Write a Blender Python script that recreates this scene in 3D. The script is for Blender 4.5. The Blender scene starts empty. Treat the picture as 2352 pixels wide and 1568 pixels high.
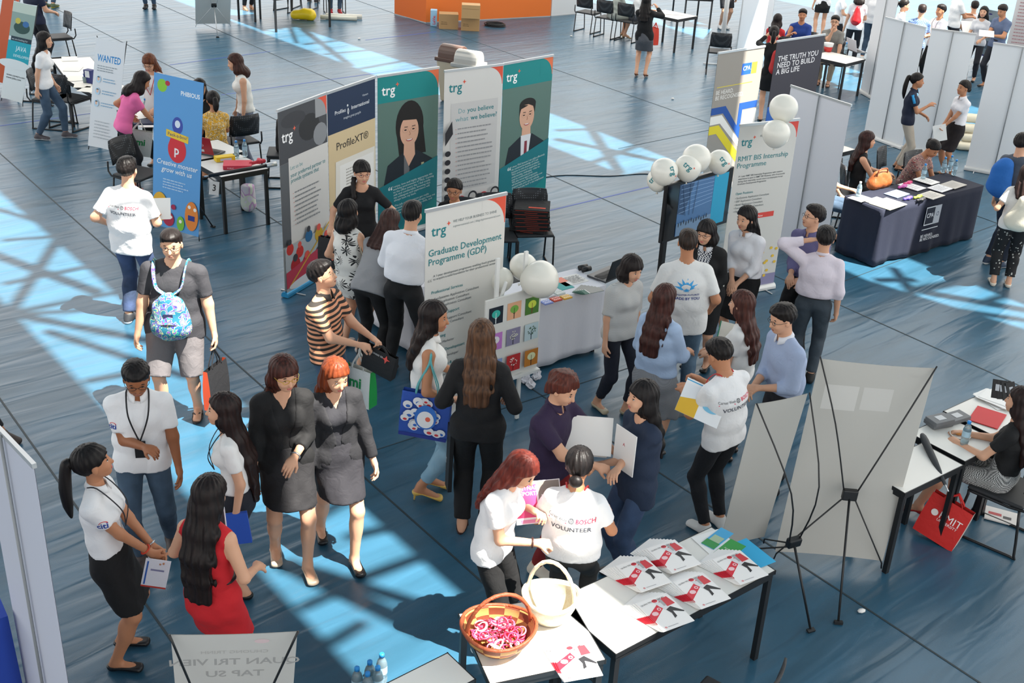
import bpy, math, random
import numpy as np
from mathutils import Vector, Matrix
from mathutils.bvhtree import BVHTree
random.seed(7); RNG = np.random.default_rng(7)
SC = bpy.context.scene; COL = SC.collection
V3 = lambda *a: np.array(a, float)
# ------------------------------------------------------------------ camera
FPX, CAMH, PITCH, ROLL, PPX, PPY = 2613.3, 5.231, math.radians(25.67), math.radians(3.952), 1263.04, 766.16
_f = V3(0, math.cos(PITCH), -math.sin(PITCH)); _r0 = V3(1, 0, 0); _u0 = V3(0, math.sin(PITCH), math.cos(PITCH))
_R = math.cos(ROLL)*_r0 + math.sin(ROLL)*_u0; _U = -math.sin(ROLL)*_r0 + math.cos(ROLL)*_u0
CP = V3(0, 0, CAMH)
cd = bpy.data.cameras.new('camera'); cam = bpy.data.objects.new('camera', cd); COL.objects.link(cam)
cd.sensor_width = 36; cd.lens = FPX/2352*36; cd.shift_x = -(PPX-1176)/2352; cd.shift_y = (PPY-784)/2352; cd.clip_start = .05; cd.clip_end = 300
cam.matrix_world = Matrix(((_R[0], _U[0], -_f[0], 0), (_R[1], _U[1], -_f[1], 0), (_R[2], _U[2], -_f[2], CAMH), (0, 0, 0, 1)))
SC.camera = cam
def W(x, y, z=0.):
    """the point of the hall at height z that stands at this place of the view"""
    d = _f + _R*(x-PPX)/FPX - _U*(y-PPY)/FPX
    return CP + d*(z-CAMH)/d[2]
# ------------------------------------------------------------------ light
SUNV = V3(-.48, .24, -1.)                     # way the sunlight travels
w = bpy.data.worlds.new('world'); SC.world = w; w.use_nodes = True
bg = w.node_tree.nodes['Background']; bg.inputs[0].default_value = (1, .98, .95, 1)   # daylight round the open sides of the hall, stronger from the far side
_t = w.node_tree; _g = _t.nodes.new('ShaderNodeTexCoord'); _d = _t.nodes.new('ShaderNodeVectorMath'); _d.operation = 'DOT_PRODUCT'; _d.inputs[1].default_value = (.40, .92, .0)
_m = _t.nodes.new('ShaderNodeMapRange'); _m.inputs[1].default_value = -.7; _m.inputs[2].default_value = .9; _m.inputs[3].default_value = 1.85; _m.inputs[4].default_value = 2.15
_t.links.new(_g.outputs['Generated'], _d.inputs[0]); _t.links.new(_d.outputs['Value'], _m.inputs[0]); _t.links.new(_m.outputs[0], bg.inputs[1])
sl = bpy.data.lights.new('sun', 'SUN'); sl.energy = 20; sl.angle = math.radians(.55); sl.color = (1, .95, .86)
so = bpy.data.objects.new('sun', sl); COL.objects.link(so); so.location = (10, -5, 30)
so.rotation_euler = Vector(SUNV).to_track_quat('-Z', 'Y').to_euler()
vs = SC.view_settings; SC.display_settings.display_device = 'sRGB'
vs.view_transform = 'Standard'; vs.look = 'None'; vs.exposure = 0.0; vs.gamma = 1.0; vs.use_curve_mapping = False
# ------------------------------------------------------------------ materials
def lin(h):
    if isinstance(h, (tuple, list)): return tuple(h[:3])
    h = h.lstrip('#'); h = ''.join(k*2 for k in h) if len(h) == 3 else h; c = [int(h[i:i+2], 16)/255 for i in (0, 2, 4)]
    return tuple(v/12.92 if v <= .04045 else ((v+.055)/1.055)**2.4 for v in c)
_M = {}
def nn(t, k, **kw):
    n = t.nodes.new(k)
    for a, b in kw.items(): setattr(n, a, b)
    return n
def mat(c, rough=.75, metal=0, kind=None, c2=None, sc=1., bump=0., alpha=1., trans=0., spec=None):
    key = (str(c), rough, metal, kind, str(c2), sc, bump, alpha, trans, spec)
    if key in _M: return _M[key]
    m = bpy.data.materials.new((kind or 'plain')+'_material'); m.use_nodes = True; t = m.node_tree
    b = t.nodes['Principled BSDF']; L = t.links.new
    col = (*lin(c), 1); b.inputs['Base Color'].default_value = col
    b.inputs['Roughness'].default_value = rough; b.inputs['Metallic'].default_value = metal
    if spec is not None: b.inputs['Specular IOR Level'].default_value = spec
    if alpha < 1: b.inputs['Alpha'].default_value = alpha
    if trans: b.inputs['Transmission Weight'].default_value = trans
    tc = nn(t, 'ShaderNodeTexCoord'); mp = nn(t, 'ShaderNodeMapping'); L(tc.outputs['Object'], mp.inputs[0])
    def ramp(src, stops, const=True):
        r = nn(t, 'ShaderNodeValToRGB'); r.color_ramp.interpolation = 'CONSTANT' if const else 'LINEAR'
        e = r.color_ramp.elements
        while len(e) < len(stops): e.new(.5)
        for q, (p, cc) in zip(e, stops): q.position = p; q.color = (*lin(cc), 1)
        L(src, r.inputs[0]); L(r.outputs[0], b.inputs['Base Color']); return r
    def noise(s, d=2., dist=0.):
        n = nn(t, 'ShaderNodeTexNoise'); n.inputs['Scale'].default_value = s; n.inputs['Detail'].default_value = d
        n.inputs['Distortion'].default_value = dist; L(mp.outputs[0], n.inputs['Vector']); return n
    if kind == 'stripes':            # horizontal stripes with ragged edges
        wv = nn(t, 'ShaderNodeTexWave', bands_direction='Z'); wv.inputs['Scale'].default_value = sc; wv.inputs['Distortion'].default_value = 1.2
        wv.inputs['Detail Scale'].default_value = .6; L(mp.outputs[0], wv.inputs[0]); ramp(wv.outputs['Fac'], [(0, c), (.5, c2)])
    elif kind == 'upright':          # fine upright stripes
        wv = nn(t, 'ShaderNodeTexWave', bands_direction='Y'); wv.inputs['Scale'].default_value = sc; L(mp.outputs[0], wv.inputs[0]); ramp(wv.outputs['Fac'], [(0, c), (.5, c2)])
    elif kind == 'check':
        k = nn(t, 'ShaderNodeTexChecker'); k.inputs['Scale'].default_value = sc; k.inputs[1].default_value = col; k.inputs[2].default_value = (*lin(c2), 1)
        L(mp.outputs[0], k.inputs[0]); L(k.outputs[0], b.inputs['Base Color'])
    elif kind == 'blotch':           # several printed colours
        n = noise(sc, 1.5, .6); cs = [c]+list(c2); ramp(n.outputs['Fac'], [(0, cs[0])]+[(.36+.3*i/len(cs), k) for i, k in enumerate(cs[1:], 1)])
    elif kind == 'palms':            # star shaped black palm crowns on white
        v = nn(t, 'ShaderNodeTexVoronoi'); v.inputs['Scale'].default_value = sc; L(mp.outputs[0], v.inputs['Vector'])
        sep = nn(t, 'ShaderNodeVectorMath', operation='SUBTRACT')
        sv = nn(t, 'ShaderNodeVectorMath', operation='SCALE'); L(v.outputs['Position'], sv.inputs[0]); sv.inputs['Scale'].default_value = 1.
        L(mp.outputs[0], sep.inputs[0]); L(sv.outputs[0], sep.inputs[1])
        sx = nn(t, 'ShaderNodeSeparateXYZ'); L(sep.outputs[0], sx.inputs[0])
        at = nn(t, 'ShaderNodeMath', operation='ARCTAN2'); L(sx.outputs[2], at.inputs[0])
        ad = nn(t, 'ShaderNodeMath', operation='ADD'); L(sx.outputs[0], ad.inputs[0]); L(sx.outputs[1], ad.inputs[1]); L(ad.outputs[0], at.inputs[1])
        mu = nn(t, 'ShaderNodeMath', operation='MULTIPLY'); L(at.outputs[0], mu.inputs[0]); mu.inputs[1].default_value = 9
        cs = nn(t, 'ShaderNodeMath', operation='COSINE'); L(mu.outputs[0], cs.inputs[0])
        m2 = nn(t, 'ShaderNodeMath', operation='MULTIPLY_ADD'); L(cs.outputs[0], m2.inputs[0]); m2.inputs[1].default_value = .22; m2.inputs[2].default_value = .30
        lt = nn(t, 'ShaderNodeMath', operation='LESS_THAN'); L(v.outputs['Distance'], lt.inputs[0]); L(m2.outputs[0], lt.inputs[1])
        ramp(lt.outputs[0], [(0, c), (.5, c2)])
    elif kind == 'specks':
        v = nn(t, 'ShaderNodeTexVoronoi'); v.inputs['Scale'].default_value = sc; L(mp.outputs[0], v.inputs['Vector'])
        ramp(v.outputs['Distance'], [(0, c2), (.22, c)])
    elif kind == 'mesh':             # perforated chair plastic
        v = nn(t, 'ShaderNodeTexVoronoi'); v.inputs['Scale'].default_value = sc; v.inputs['Randomness'].default_value = 0; L(mp.outputs[0], v.inputs['Vector'])
        ramp(v.outputs['Distance'], [(0, c2), (.25, c)])
    elif kind == 'wicker':
        k = nn(t, 'ShaderNodeTexChecker'); k.inputs['Scale'].default_value = sc; k.inputs[1].default_value = col; k.inputs[2].default_value = (*lin(c2), 1); L(tc.outputs['UV'], k.inputs[0])
        kb = nn(t, 'ShaderNodeTexBrick'); kb.inputs['Scale'].default_value = 16.; kb.inputs['Color1'].default_value = (1, 1, 1, 1); kb.inputs['Color2'].default_value = (.8, .8, .8, 1); kb.inputs['Mortar'].default_value = (.45, .4, .35, 1); kb.inputs['Mortar Size'].default_value = .025; L(tc.outputs['UV'], kb.inputs[0])
        mx = nn(t, 'ShaderNodeMix', data_type='RGBA', blend_type='MULTIPLY'); mx.inputs[0].default_value = 1; L(k.outputs[0], mx.inputs[6]); L(kb.outputs[0], mx.inputs[7]); L(mx.outputs[2], b.inputs['Base Color'])
        bp = nn(t, 'ShaderNodeBump'); bp.inputs['Distance'].default_value = .006; L(kb.outputs[0], bp.inputs['Height']); L(bp.outputs[0], b.inputs['Normal'])
    elif kind == 'denim':
        n = noise(5, 3); r = ramp(n.outputs['Fac'], [(.3, c), (.7, c2 or c)], False)
    elif kind == 'hair':
        mp.inputs['Scale'].default_value = (60, 60, 3); n = noise(1., 3); ramp(n.outputs['Fac'], [(.3, c), (.75, c2 or c)], False)
        bp = nn(t, 'ShaderNodeBump'); bp.inputs['Strength'].default_value = .5; bp.inputs['Distance'].default_value = .004; L(n.outputs['Fac'], bp.inputs['Height']); L(bp.outputs[0], b.inputs['Normal'])
    elif kind == 'screen':
        b.inputs['Emission Color'].default_value = col; b.inputs['Emission Strength'].default_value = sc
    if bump and kind != 'hair':
        n2 = nn(t, 'ShaderNodeTexNoise'); n2.inputs['Scale'].default_value = 14; n2.inputs['Detail'].default_value = 3; n2.inputs['Distortion'].default_value = .8
        L(tc.outputs['Object'], n2.inputs['Vector'])
        bp = nn(t, 'ShaderNodeBump'); bp.inputs['Strength'].default_value = bump; bp.inputs['Distance'].default_value = .02
        L(n2.outputs['Fac'], bp.inputs['Height']); L(bp.outputs[0], b.inputs['Normal'])
    _M[key] = m; return m
# ------------------------------------------------------------------ objects
def tag(o, label=None, cat=None, group=None, kind=None, category=None):
    cat = cat or category
    for k, v in (('label', label), ('category', cat), ('group', group), ('kind', kind)):
        if v: o[k] = v
    return o
def root(name, loc=(0, 0, 0), rz=0., **kw):
    o = bpy.data.objects.new(name, None); COL.objects.link(o); o.location = tuple(loc); o.rotation_euler = (0, 0, rz); o.empty_display_size = .1
    return tag(o, **kw)
def mesh_obj(name, vs_, fs, mats, parent=None, mi=None, smooth=False, **kw):
    me = bpy.data.meshes.new(name); me.from_pydata([tuple(map(float, v)) for v in vs_] if not isinstance(vs_, np.ndarray) else vs_.tolist(), [], fs if isinstance(fs, list) else fs.tolist())
    for m in (mats if isinstance(mats, (list, tuple)) else [mats]): me.materials.append(m)
    if mi is not None: me.polygons.foreach_set('material_index', np.asarray(mi, dtype=np.int32))
    if smooth: me.polygons.foreach_set('use_smooth', np.ones(len(me.polygons), dtype=bool))
    me.update(); o = bpy.data.objects.new(name, me); COL.objects.link(o)
    if parent is not None: o.parent = parent
    return tag(o, **kw)
def kids(o): return list(o.children)
def copy_tree(o, parent=None):
    c = o.copy(); COL.objects.link(c)
    if parent is not None: c.parent = parent
    for ch in kids(o): copy_tree(ch, c)
    return c
class MB:
    """collects solids for ONE mesh"""
    def __init__(s): s.v = []; s.f = []; s.m = []; s.mats = []; s.sm = []
    def mi(s, m):
        if m not in s.mats: s.mats.append(m)
        return s.mats.index(m)
    def add(s, vs_, fs, m, smooth=False):
        o = len(s.v); s.v += [tuple(map(float, v)) for v in vs_]; k = s.mi(m)
        for f in fs: s.f.append(tuple(i+o for i in f)); s.m.append(k); s.sm.append(smooth)
    def box(s, c, d, m, rz=0., M=None, bev=0.):
        x, y, z = [k/2 for k in d]; P = []
        for sx in (-1, 1):
            for sy in (-1, 1):
                for sz in (-1, 1): P.append((sx*x, sy*y, sz*z))
        if M is None: ca, sa = math.cos(rz), math.sin(rz); P = [(c[0]+p[0]*ca-p[1]*sa, c[1]+p[0]*sa+p[1]*ca, c[2]+p[2]) for p in P]
        else: P = [tuple(np.asarray(c)+M@np.array(p)) for p in P]
        s.add(P, [(0, 1, 3, 2), (4, 6, 7, 5), (0, 4, 5, 1), (2, 3, 7, 6), (0, 2, 6, 4), (1, 5, 7, 3)], m)
    def tube(s, pts, r, m, n=8, closed=False, flat=1.):
        pts = [np.asarray(p, float) for p in pts]; k = len(pts); rs = r if isinstance(r, (list, tuple)) else [r]*k; P = []
        up = V3(0, 0, 1)
        for i, p in enumerate(pts):
            a = pts[(i-1) % k] if closed or i > 0 else p; b = pts[(i+1) % k] if closed or i < k-1 else p
            d = b-a; d = d/(np.linalg.norm(d)+1e-9)
            if i == 0:
                e = np.cross(d, up)
                if np.linalg.norm(e) < .1: e = np.cross(d, V3(0, 1, 0))
            else: e = e-d*(e@d)
            e = e/(np.linalg.norm(e)+1e-9); g = np.cross(e, d)
            for j in range(n): t = 2*math.pi*j/n; P.append(p+rs[i]*(math.cos(t)*e+math.sin(t)*g*flat))
        F = []
        for i in range(k if closed else k-1):
            for j in range(n): a, b = i*n+j, i*n+(j+1) % n; c_, d_ = ((i+1) % k)*n+(j+1) % n, ((i+1) % k)*n+j; F.append((a, b, c_, d_))
        if not closed: F.append(tuple(range(n-1, -1, -1))); F.append(tuple((k-1)*n+j for j in range(n)))
        s.add(P, F, m, True)
    def lathe(s, c, prof, m, n=20, sx=1., sy=1., caps=True):
        P = [(c[0]+r*sx*math.cos(2*math.pi*j/n), c[1]+r*sy*math.sin(2*math.pi*j/n), c[2]+z) for r, z in prof for j in range(n)]
        F = [(i*n+j, i*n+(j+1) % n, (i+1)*n+(j+1) % n, (i+1)*n+j) for i in range(len(prof)-1) for j in range(n)]
        if caps: F += [tuple(range(n-1, -1, -1)), tuple((len(prof)-1)*n+j for j in range(n))]
        s.add(P, F, m, True)
    def ell(s, c, r, m, M=None, n=10, k=7):
        P = []; F = []
        for i in range(k+1):
            a = math.pi*i/k
            for j in range(n):
                b = 2*math.pi*j/n; q = np.array([r[0]*math.sin(a)*math.cos(b), r[1]*math.sin(a)*math.sin(b), r[2]*math.cos(a)])
                P.append(np.asarray(c)+(M@q if M is not None else q))
        for i in range(k):
            for j in range(n): F.append((i*n+j, (i+1)*n+j, (i+1)*n+(j+1) % n, i*n+(j+1) % n))
        s.add(P, F, m, True)
    def build(s, name, parent=None, **kw):
        o = mesh_obj(name, s.v, s.f, s.mats, parent, s.m, **kw)
        o.data.polygons.foreach_set('use_smooth', s.sm); return o
def bevel(o, wd=.004, seg=2):
    m = o.modifiers.new('soft_edges', 'BEVEL'); m.width = wd; m.segments = seg; m.limit_method = 'ANGLE'; m.angle_limit = math.radians(40); return o
# ------------------------------------------------------------------ flat artwork (printing and lettering)
_fc = {}
def text2d(s, size, bold=0., shear=0., align='LEFT', lh=1.):
    k = (s, size, bold, shear, align, lh)
    if k in _fc: return _fc[k]
    c = bpy.data.curves.new('lettering', 'FONT'); c.body = s; c.size = size; c.align_x = align; c.shear = shear; c.offset = bold*size; c.resolution_u = 2; c.space_line = lh
    o = bpy.data.objects.new('lettering', c); me = bpy.data.meshes.new_from_object(o)
    r = ([(v.co.x, v.co.y) for v in me.vertices], [tuple(p.vertices) for p in me.polygons])
    bpy.data.objects.remove(o); bpy.data.meshes.remove(me); bpy.data.curves.remove(c); _fc[k] = r; return r
class Art:
    def __init__(s): s.it = []; s.lay = 0
    def poly(s, pts, c, lay=None, sub=1):
        s.lay += 1; s.it.append((list(pts), [tuple(range(len(pts)))], c, s.lay)); return s
    def rect(s, x0, y0, x1, y1, c, n=1, k=1):
        s.lay += 1; P = [(x0+(x1-x0)*i/n, y0+(y1-y0)*j/k) for j in range(k+1) for i in range(n+1)]
        s.it.append((P, [(j*(n+1)+i, j*(n+1)+i+1, (j+1)*(n+1)+i+1, (j+1)*(n+1)+i) for j in range(k) for i in range(n)], c, s.lay)); return s
    def ell(s, x, y, rx, ry, c, n=24, a0=0, a1=360, rot=0):
        P = [(x, y)] if a1-a0 < 360 else []; cr, sr = math.cos(math.radians(rot)), math.sin(math.radians(rot))
        for i in range(n+(a1-a0 < 360)): t = math.radians(a0+(a1-a0)*i/n); u, v = rx*math.cos(t), ry*math.sin(t); P.append((x+u*cr-v*sr, y+u*sr+v*cr))
        return s.poly(P, c)
    def ring(s, x, y, r0, r1, c, n=24, a0=0, a1=360, k=1.):
        s.lay += 1; P = []
        for i in range(n+1):
            t = math.radians(a0+(a1-a0)*i/n); P += [(x+r0*math.cos(t), y+r0*k*math.sin(t)), (x+r1*math.cos(t), y+r1*k*math.sin(t))]
        s.it.append((P, [(2*i, 2*i+1, 2*i+3, 2*i+2) for i in range(n)], c, s.lay)); return s
    def line(s, pts, wd, c):
        s.lay += 1; P = []; F = []
        for i in range(len(pts)-1):
            a, b = np.array(pts[i]), np.array(pts[i+1]); d = b-a; L = np.hypot(*d); 
            if L < 1e-6: continue
            nrm = np.array([-d[1], d[0]])/L*wd/2; o = len(P); P += [tuple(a-nrm), tuple(b-nrm), tuple(b+nrm), tuple(a+nrm)]; F.append((o, o+1, o+2, o+3))
        s.it.append((P, F, c, s.lay)); return s
    def text(s, t, x, y, size, c, bold=0., shear=0., align='LEFT', rot=0, lh=1., sx=1., mirror=False, fit=None):
        P, F = text2d(t, size, bold, shear, align, lh)
        if fit: sx = fit/(max(p[0] for p in P)-min(p[0] for p in P))
        cr, sr = math.cos(math.radians(rot)), math.sin(math.radians(rot)); s.lay += 1
        m = -1 if mirror else 1
        s.it.append(([(x+(p[0]*sx*cr-p[1]*sr)*m, y+p[0]*sx*sr+p[1]*cr) for p in P], F, c, s.lay)); return s
    def build(s, name, parent, fn, rough=.6, base=.0012, step=.0005, **kw):
        """fn(u, v, height above surface) gives the point; each colour is one ink of the same print"""
        mb = MB()
        for P, F, c, lay in s.it:
            q = [fn(u, v, base+step*lay) for u, v in P]
            if any(a is None for a in q): continue
            mb.add(q, F, c if isinstance(c, bpy.types.Material) else mat(c, rough))
        if not mb.f: return None
        return mb.build(name, parent, **kw)
def plane_fn(o, ux, vy, nz):
    o, ux, vy, nz = map(np.asarray, (o, ux, vy, nz)); return lambda u, v, h: o+ux*u+vy*v+nz*h
# ------------------------------------------------------------------ smooth solids (distance fields turned into surfaces)
def unit(v): v = np.asarray(v, float); return v/(np.linalg.norm(v)+1e-9)
def rc(P, a, b, ra, rb):
    a = np.asarray(a, float); d = np.asarray(b, float)-a; t = np.clip(((P-a)@d)/(d@d+1e-9), 0, 1)
    return np.linalg.norm(P-a-t[..., None]*d, axis=-1)-(ra+(rb-ra)*t)
def ellp(P, c, r, M=None):
    q = P-np.asarray(c, float)
    if M is not None: q = q@M
    r = np.asarray(r, float); return (np.linalg.norm(q/r, axis=-1)-1)*r.min()
def etube(P, pts, ws, ds, lat, k=.03):
    out = None
    for i in range(len(pts)-1):
        a = np.asarray(pts[i], float); d = np.asarray(pts[i+1], float)-a; t = np.clip(((P-a)@d)/(d@d+1e-9), 0, 1)
        r = P-a-t[..., None]*d; w_ = ws[i]+(ws[i+1]-ws[i])*t; e = ds[i]+(ds[i+1]-ds[i])*t
        la = r@lat; pe2 = np.maximum((r*r).sum(-1)-la*la, 0); q = np.sqrt((la/w_)**2+pe2/e**2)
        dd = (q-1)*np.minimum(w_, e); out = dd if out is None else smin(out, dd, k)
    return out
def smin(a, b, k):
    h = np.clip(.5+.5*(b-a)/k, 0, 1); return b+(a-b)*h-k*h*(1-h)
def smax(a, b, k): return -smin(-a, -b, k)
def nets(fn, lo, hi, h):
    """surface nets of fn<0 inside the box"""
    lo = np.asarray(lo, float); n = np.maximum(np.ceil((np.asarray(hi)-lo)/h).astype(int)+1, 3)
    ax = [lo[i]+h*np.arange(n[i]) for i in range(3)]
    G = np.stack(np.meshgrid(*ax, indexing='ij'), -1); D = fn(G.reshape(-1, 3)).reshape(n)
    D[0], D[-1] = np.maximum(D[0], 1e-4), np.maximum(D[-1], 1e-4); D[:, 0] = np.maximum(D[:, 0], 1e-4); D[:, -1] = np.maximum(D[:, -1], 1e-4); D[:, :, 0] = np.maximum(D[:, :, 0], 1e-4); D[:, :, -1] = np.maximum(D[:, :, -1], 1e-4)
    S = D < 0; cs = np.zeros(np.array(n)-1, int)
    for i in (0, 1):
        for j in (0, 1):
            for k in (0, 1): cs += S[i:n[0]-1+i, j:n[1]-1+j, k:n[2]-1+k]
    act = (cs > 0) & (cs < 8); idx = -np.ones(act.shape, int); C = np.argwhere(act); idx[act] = np.arange(len(C))
    acc = np.zeros((len(C), 3)); cnt = np.zeros(len(C)); Ci = C.T
    for a in range(3):
        for u in (0, 1):
            for v in (0, 1):
                o0 = [0, 0, 0]; b, c = (a+1) % 3, (a+2) % 3; o0[b] = u; o0[c] = v; o1 = list(o0); o1[a] = 1
                d0 = D[Ci[0]+o0[0], Ci[1]+o0[1], Ci[2]+o0[2]]; d1 = D[Ci[0]+o1[0], Ci[1]+o1[1], Ci[2]+o1[2]]
                m = (d0 < 0) != (d1 < 0); t = np.where(m, d0/(d0-d1+1e-12), 0)
                p = np.tile(np.array(o0, float), (len(C), 1)); p[:, a] += t; acc += p*m[:, None]; cnt += m
    Vt = lo+h*(C+acc/np.maximum(cnt, 1)[:, None]); F = []
    for a in range(3):
        b, c = (a+1) % 3, (a+2) % 3; sl0 = [slice(None)]*3; sl1 = [slice(None)]*3; sl0[a] = slice(0, -1); sl1[a] = slice(1, None)
        cr = S[tuple(sl0)] != S[tuple(sl1)]; E_ = np.argwhere(cr)
        E_ = E_[(E_[:, b] > 0) & (E_[:, c] > 0) & (E_[:, b] < n[b]-1) & (E_[:, c] < n[c]-1)]
        s0 = S[E_[:, 0], E_[:, 1], E_[:, 2]]
        def cell(db, dc): q = E_.copy(); q[:, b] -= db; q[:, c] -= dc; return idx[q[:, 0], q[:, 1], q[:, 2]]
        Q = np.stack([cell(1, 1), cell(0, 1), cell(0, 0), cell(1, 0)], -1); Q[~s0] = Q[~s0][:, ::-1]; F.append(Q)
    return Vt, np.concatenate(F)
def sdf_mesh(parts):
    """parts: (fn, lo, hi, h); joined into one vertex and face list"""
    Vs, Fs, o = [], [], 0
    for fn, lo, hi, h in parts:
        v, f = nets(fn, lo, hi, h)
        if len(v): Vs.append(v); Fs.append(f+o); o += len(v)
    return (np.concatenate(Vs), np.concatenate(Fs)) if Vs else (np.zeros((0, 3)), np.zeros((0, 4), int))
def folds(P, amp, sd):
    a = np.sin(P[:, 2]*38+3*np.sin(P[:, 1]*17+sd)+P[:, 0]*14); b = np.sin((P[:, 0]+P[:, 1])*42+4*np.sin(P[:, 2]*11+sd*2)); return amp*(.6*a+.6*b)
def smooth(pts, rs, k=4):
    pts = [np.asarray(p, float) for p in pts]; P = []; Q = []
    for i in range(len(pts)-1):
        a, b, c, d = pts[max(i-1, 0)], pts[i], pts[i+1], pts[min(i+2, len(pts)-1)]
        for j in range(k): t = j/k; P.append(.5*((2*b)+(c-a)*t+(2*a-5*b+4*c-d)*t*t+(3*b-a-3*c+d)*t**3)); Q.append(rs[i]+(rs[i+1]-rs[i])*t)
    return P+[pts[-1]], Q+[rs[-1]]
def bbox(pts, pad): p = np.array(pts); return p.min(0)-pad, p.max(0)+pad
def rotm(yaw=0, pitch=0, roll=0):
    cy, sy = math.cos(yaw), math.sin(yaw); cp, sp = math.cos(pitch), math.sin(pitch); cr, sr = math.cos(roll), math.sin(roll)
    Rz = np.array([[cy, -sy, 0], [sy, cy, 0], [0, 0, 1]]); Ry = np.array([[cp, 0, sp], [0, 1, 0], [-sp, 0, cp]]); Rx = np.array([[1, 0, 0], [0, cr, -sr], [0, sr, cr]])
    return Rz@Ry@Rx
def ik(a, t, l1, l2, pole):
    a = np.asarray(a, float); d = np.asarray(t, float)-a; L = np.linalg.norm(d); dn = d/(L+1e-9); L = min(L, (l1+l2)*.998); t = a+dn*L
    x = (l1*l1-l2*l2+L*L)/(2*L); hgt = math.sqrt(max(l1*l1-x*x, 0)); p = np.asarray(pole, float); p = p-dn*(p@dn); return a+dn*x+unit(p)*hgt, t
HAND = {'d': (.05, .25, .79), 'c': (.25, .035, .90), 'h': (.36, .10, 1.12), 'w': (.30, .12, 1.02), 'b': (-.12, .2, .85), 'u': (.30, .16, 1.34), 't': (.36, .2, .82)}
SKINS = {'l': '#d3a183', 'm': '#bb8260', 't': '#9a6242'}
def person(label, head, h=1.63, face=0, foot=None, R='d', L='d', lean=0., side=0., hd=(0, 0), skin='l', hair=('short', '#14100f', .0), sex='f',
           top=None, jacket=None, bottom=None, shoes=('flat', '#1c1a1a'), fl=None, fr=None, sit=None, glasses=None, q=1., curl=(.6, .6), belt=None, group=None, build=1., hands_roll=0, cat='person', lanyard=None, z0=0.):
    """head: where the crown stands in the view; h: standing height; face: heading, 0 towards the viewer's balcony, 90 rightwards, 180 away"""
    fa = math.radians(face-90); fem = sex == 'f'
    if foot is not None and sit is None and lean == 0:
        ft_ = W(*foot); lo_, hi_ = .5, 2.6
        for _ in range(40):
            mz = (lo_+hi_)/2; v_ = ft_+V3(0, 0, mz)-CP; lo_, hi_ = (mz, hi_) if PPY-FPX*(v_@_U)/(v_@_f) > head[1] else (lo_, mz)
        he = min(max(lo_, h*.94), h*1.06); foot = foot if he == lo_ else None; h = he
    s = h/1.7
    sp_len = .52*s                                                   # pelvis to shoulders
    pz = (.92*s if sit is None else sit+.10*s)+z0
    # head position in the body's own frame for the given lean
    ca, sa = math.cos(lean), math.sin(lean)
    if foot is None:
        topz = pz+.78*s*math.cos(lean*.95); hw = W(head[0], head[1], topz); off = V3(.78*s*math.sin(lean*.95)*.9, 0, 0)
        c, s_ = math.cos(fa), math.sin(fa); base = V3(hw[0]-c*off[0], hw[1]-s_*off[0], 0)
    else: base = W(*foot)
    rt = root('person', base, fa, label=label, category=cat, group=group)
    c, s_ = math.cos(fa), math.sin(fa); toL = lambda p: V3((p[0]-base[0])*c+(p[1]-base[1])*s_, -(p[0]-base[0])*s_+(p[1]-base[1])*c, p[2])
    toW = lambda p: V3(base[0]+p[0]*c-p[1]*s_, base[1]+p[0]*s_+p[1]*c, p[2])
    if foot is not None:                                            # lean so that the head is where it is seen
        hl = toL(W(head[0], head[1], pz+.78*s*math.cos(lean))); side = float(np.clip(hl[1], -.22, .22))*.9; fx = float(np.clip(hl[0], -.25, .5)) if lean == 0 else .78*s*sa
        if lean == 0: lean = math.asin(max(-.3, min(.6, fx/(.78*s))))*.8; ca, sa = math.cos(lean), math.sin(lean)
    pel = V3(0, 0, pz); dirs = unit(V3(sa, side/(.78*s), ca))
    cur = lambda t: pel+dirs*t*s+V3(-.02*math.sin(min(1, t/.5)*math.pi)*s, 0, 0)
    lat = unit(V3(0, 1, -side)); fwd = np.cross(lat, dirs)
    waist, chest, shc, nb = cur(.14), cur(.33), cur(.435), cur(.53)
    shw = (.148 if fem else .172)*s*build
    SH = {1: shc+lat*shw, -1: shc-lat*shw}
    hy, hp = math.radians(hd[0]), math.radians(hd[1]); HM = rotm(hy, hp+lean*.6)
    hc = nb+dirs*.05*s+HM@V3(.028, 0, .11)*s
    hs = s**.5*1.05
    # legs
    hipw = .09*s*build; HIP = {1: pel+V3(0, hipw, -.04*s), -1: pel-V3(0, hipw, .04*s)}
    ft = {1: V3(*(fl or ((.0, .09) if sit is None else (.40*s, .1))), 0), -1: V3(*(fr or ((.02, -.09) if sit is None else (.36*s, -.1))), 0)}
    heel = .05 if shoes[0] == 'heel' else 0.
    KN, AN = {}, {}
    for k in (1, -1):
        lift = ft[k][2] if len(ft[k]) > 3 else 0
        an = V3(ft[k][0]-.03, ft[k][1], .085*s+heel+z0); KN[k], AN[k] = ik(HIP[k], an, .43*s, .42*s, V3(1, .12*k, .1 if sit is None else .5))
    # arms
    HT, EL, WR = {}, {}, {}
    for k, a in ((1, L), (-1, R)):
        roll_ = None
        if isinstance(a, str): t = HAND[a]; t = V3(t[0], t[1]*k, t[2]); drop = a in 'd'
        else: t = V3(*a[:3]); drop = a[2] < .9
        t = t*s; t[2] = (t[2]-.92*s+pz)
        if isinstance(a, str):
            rel = t-pel; t = pel+V3(rel[0], rel[1], rel[2])+(dirs*s*.5-V3(0, 0, .5*s))*(.9 if a not in 'dt' else .7)
        EL[k], WR[k] = ik(SH[k], t, .28*s, .25*s, V3(*a[3:6]) if len(a) > 5 else V3(-.75, .55*k, -.6) if not drop else V3(-1, .25*k, 0))
        HT[k] = t
    near = q >= 1; hb = .0135/min(q, 1.1) if near else .02; hh = .0065 if near else .011; hf = .0048 if near else .008
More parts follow.
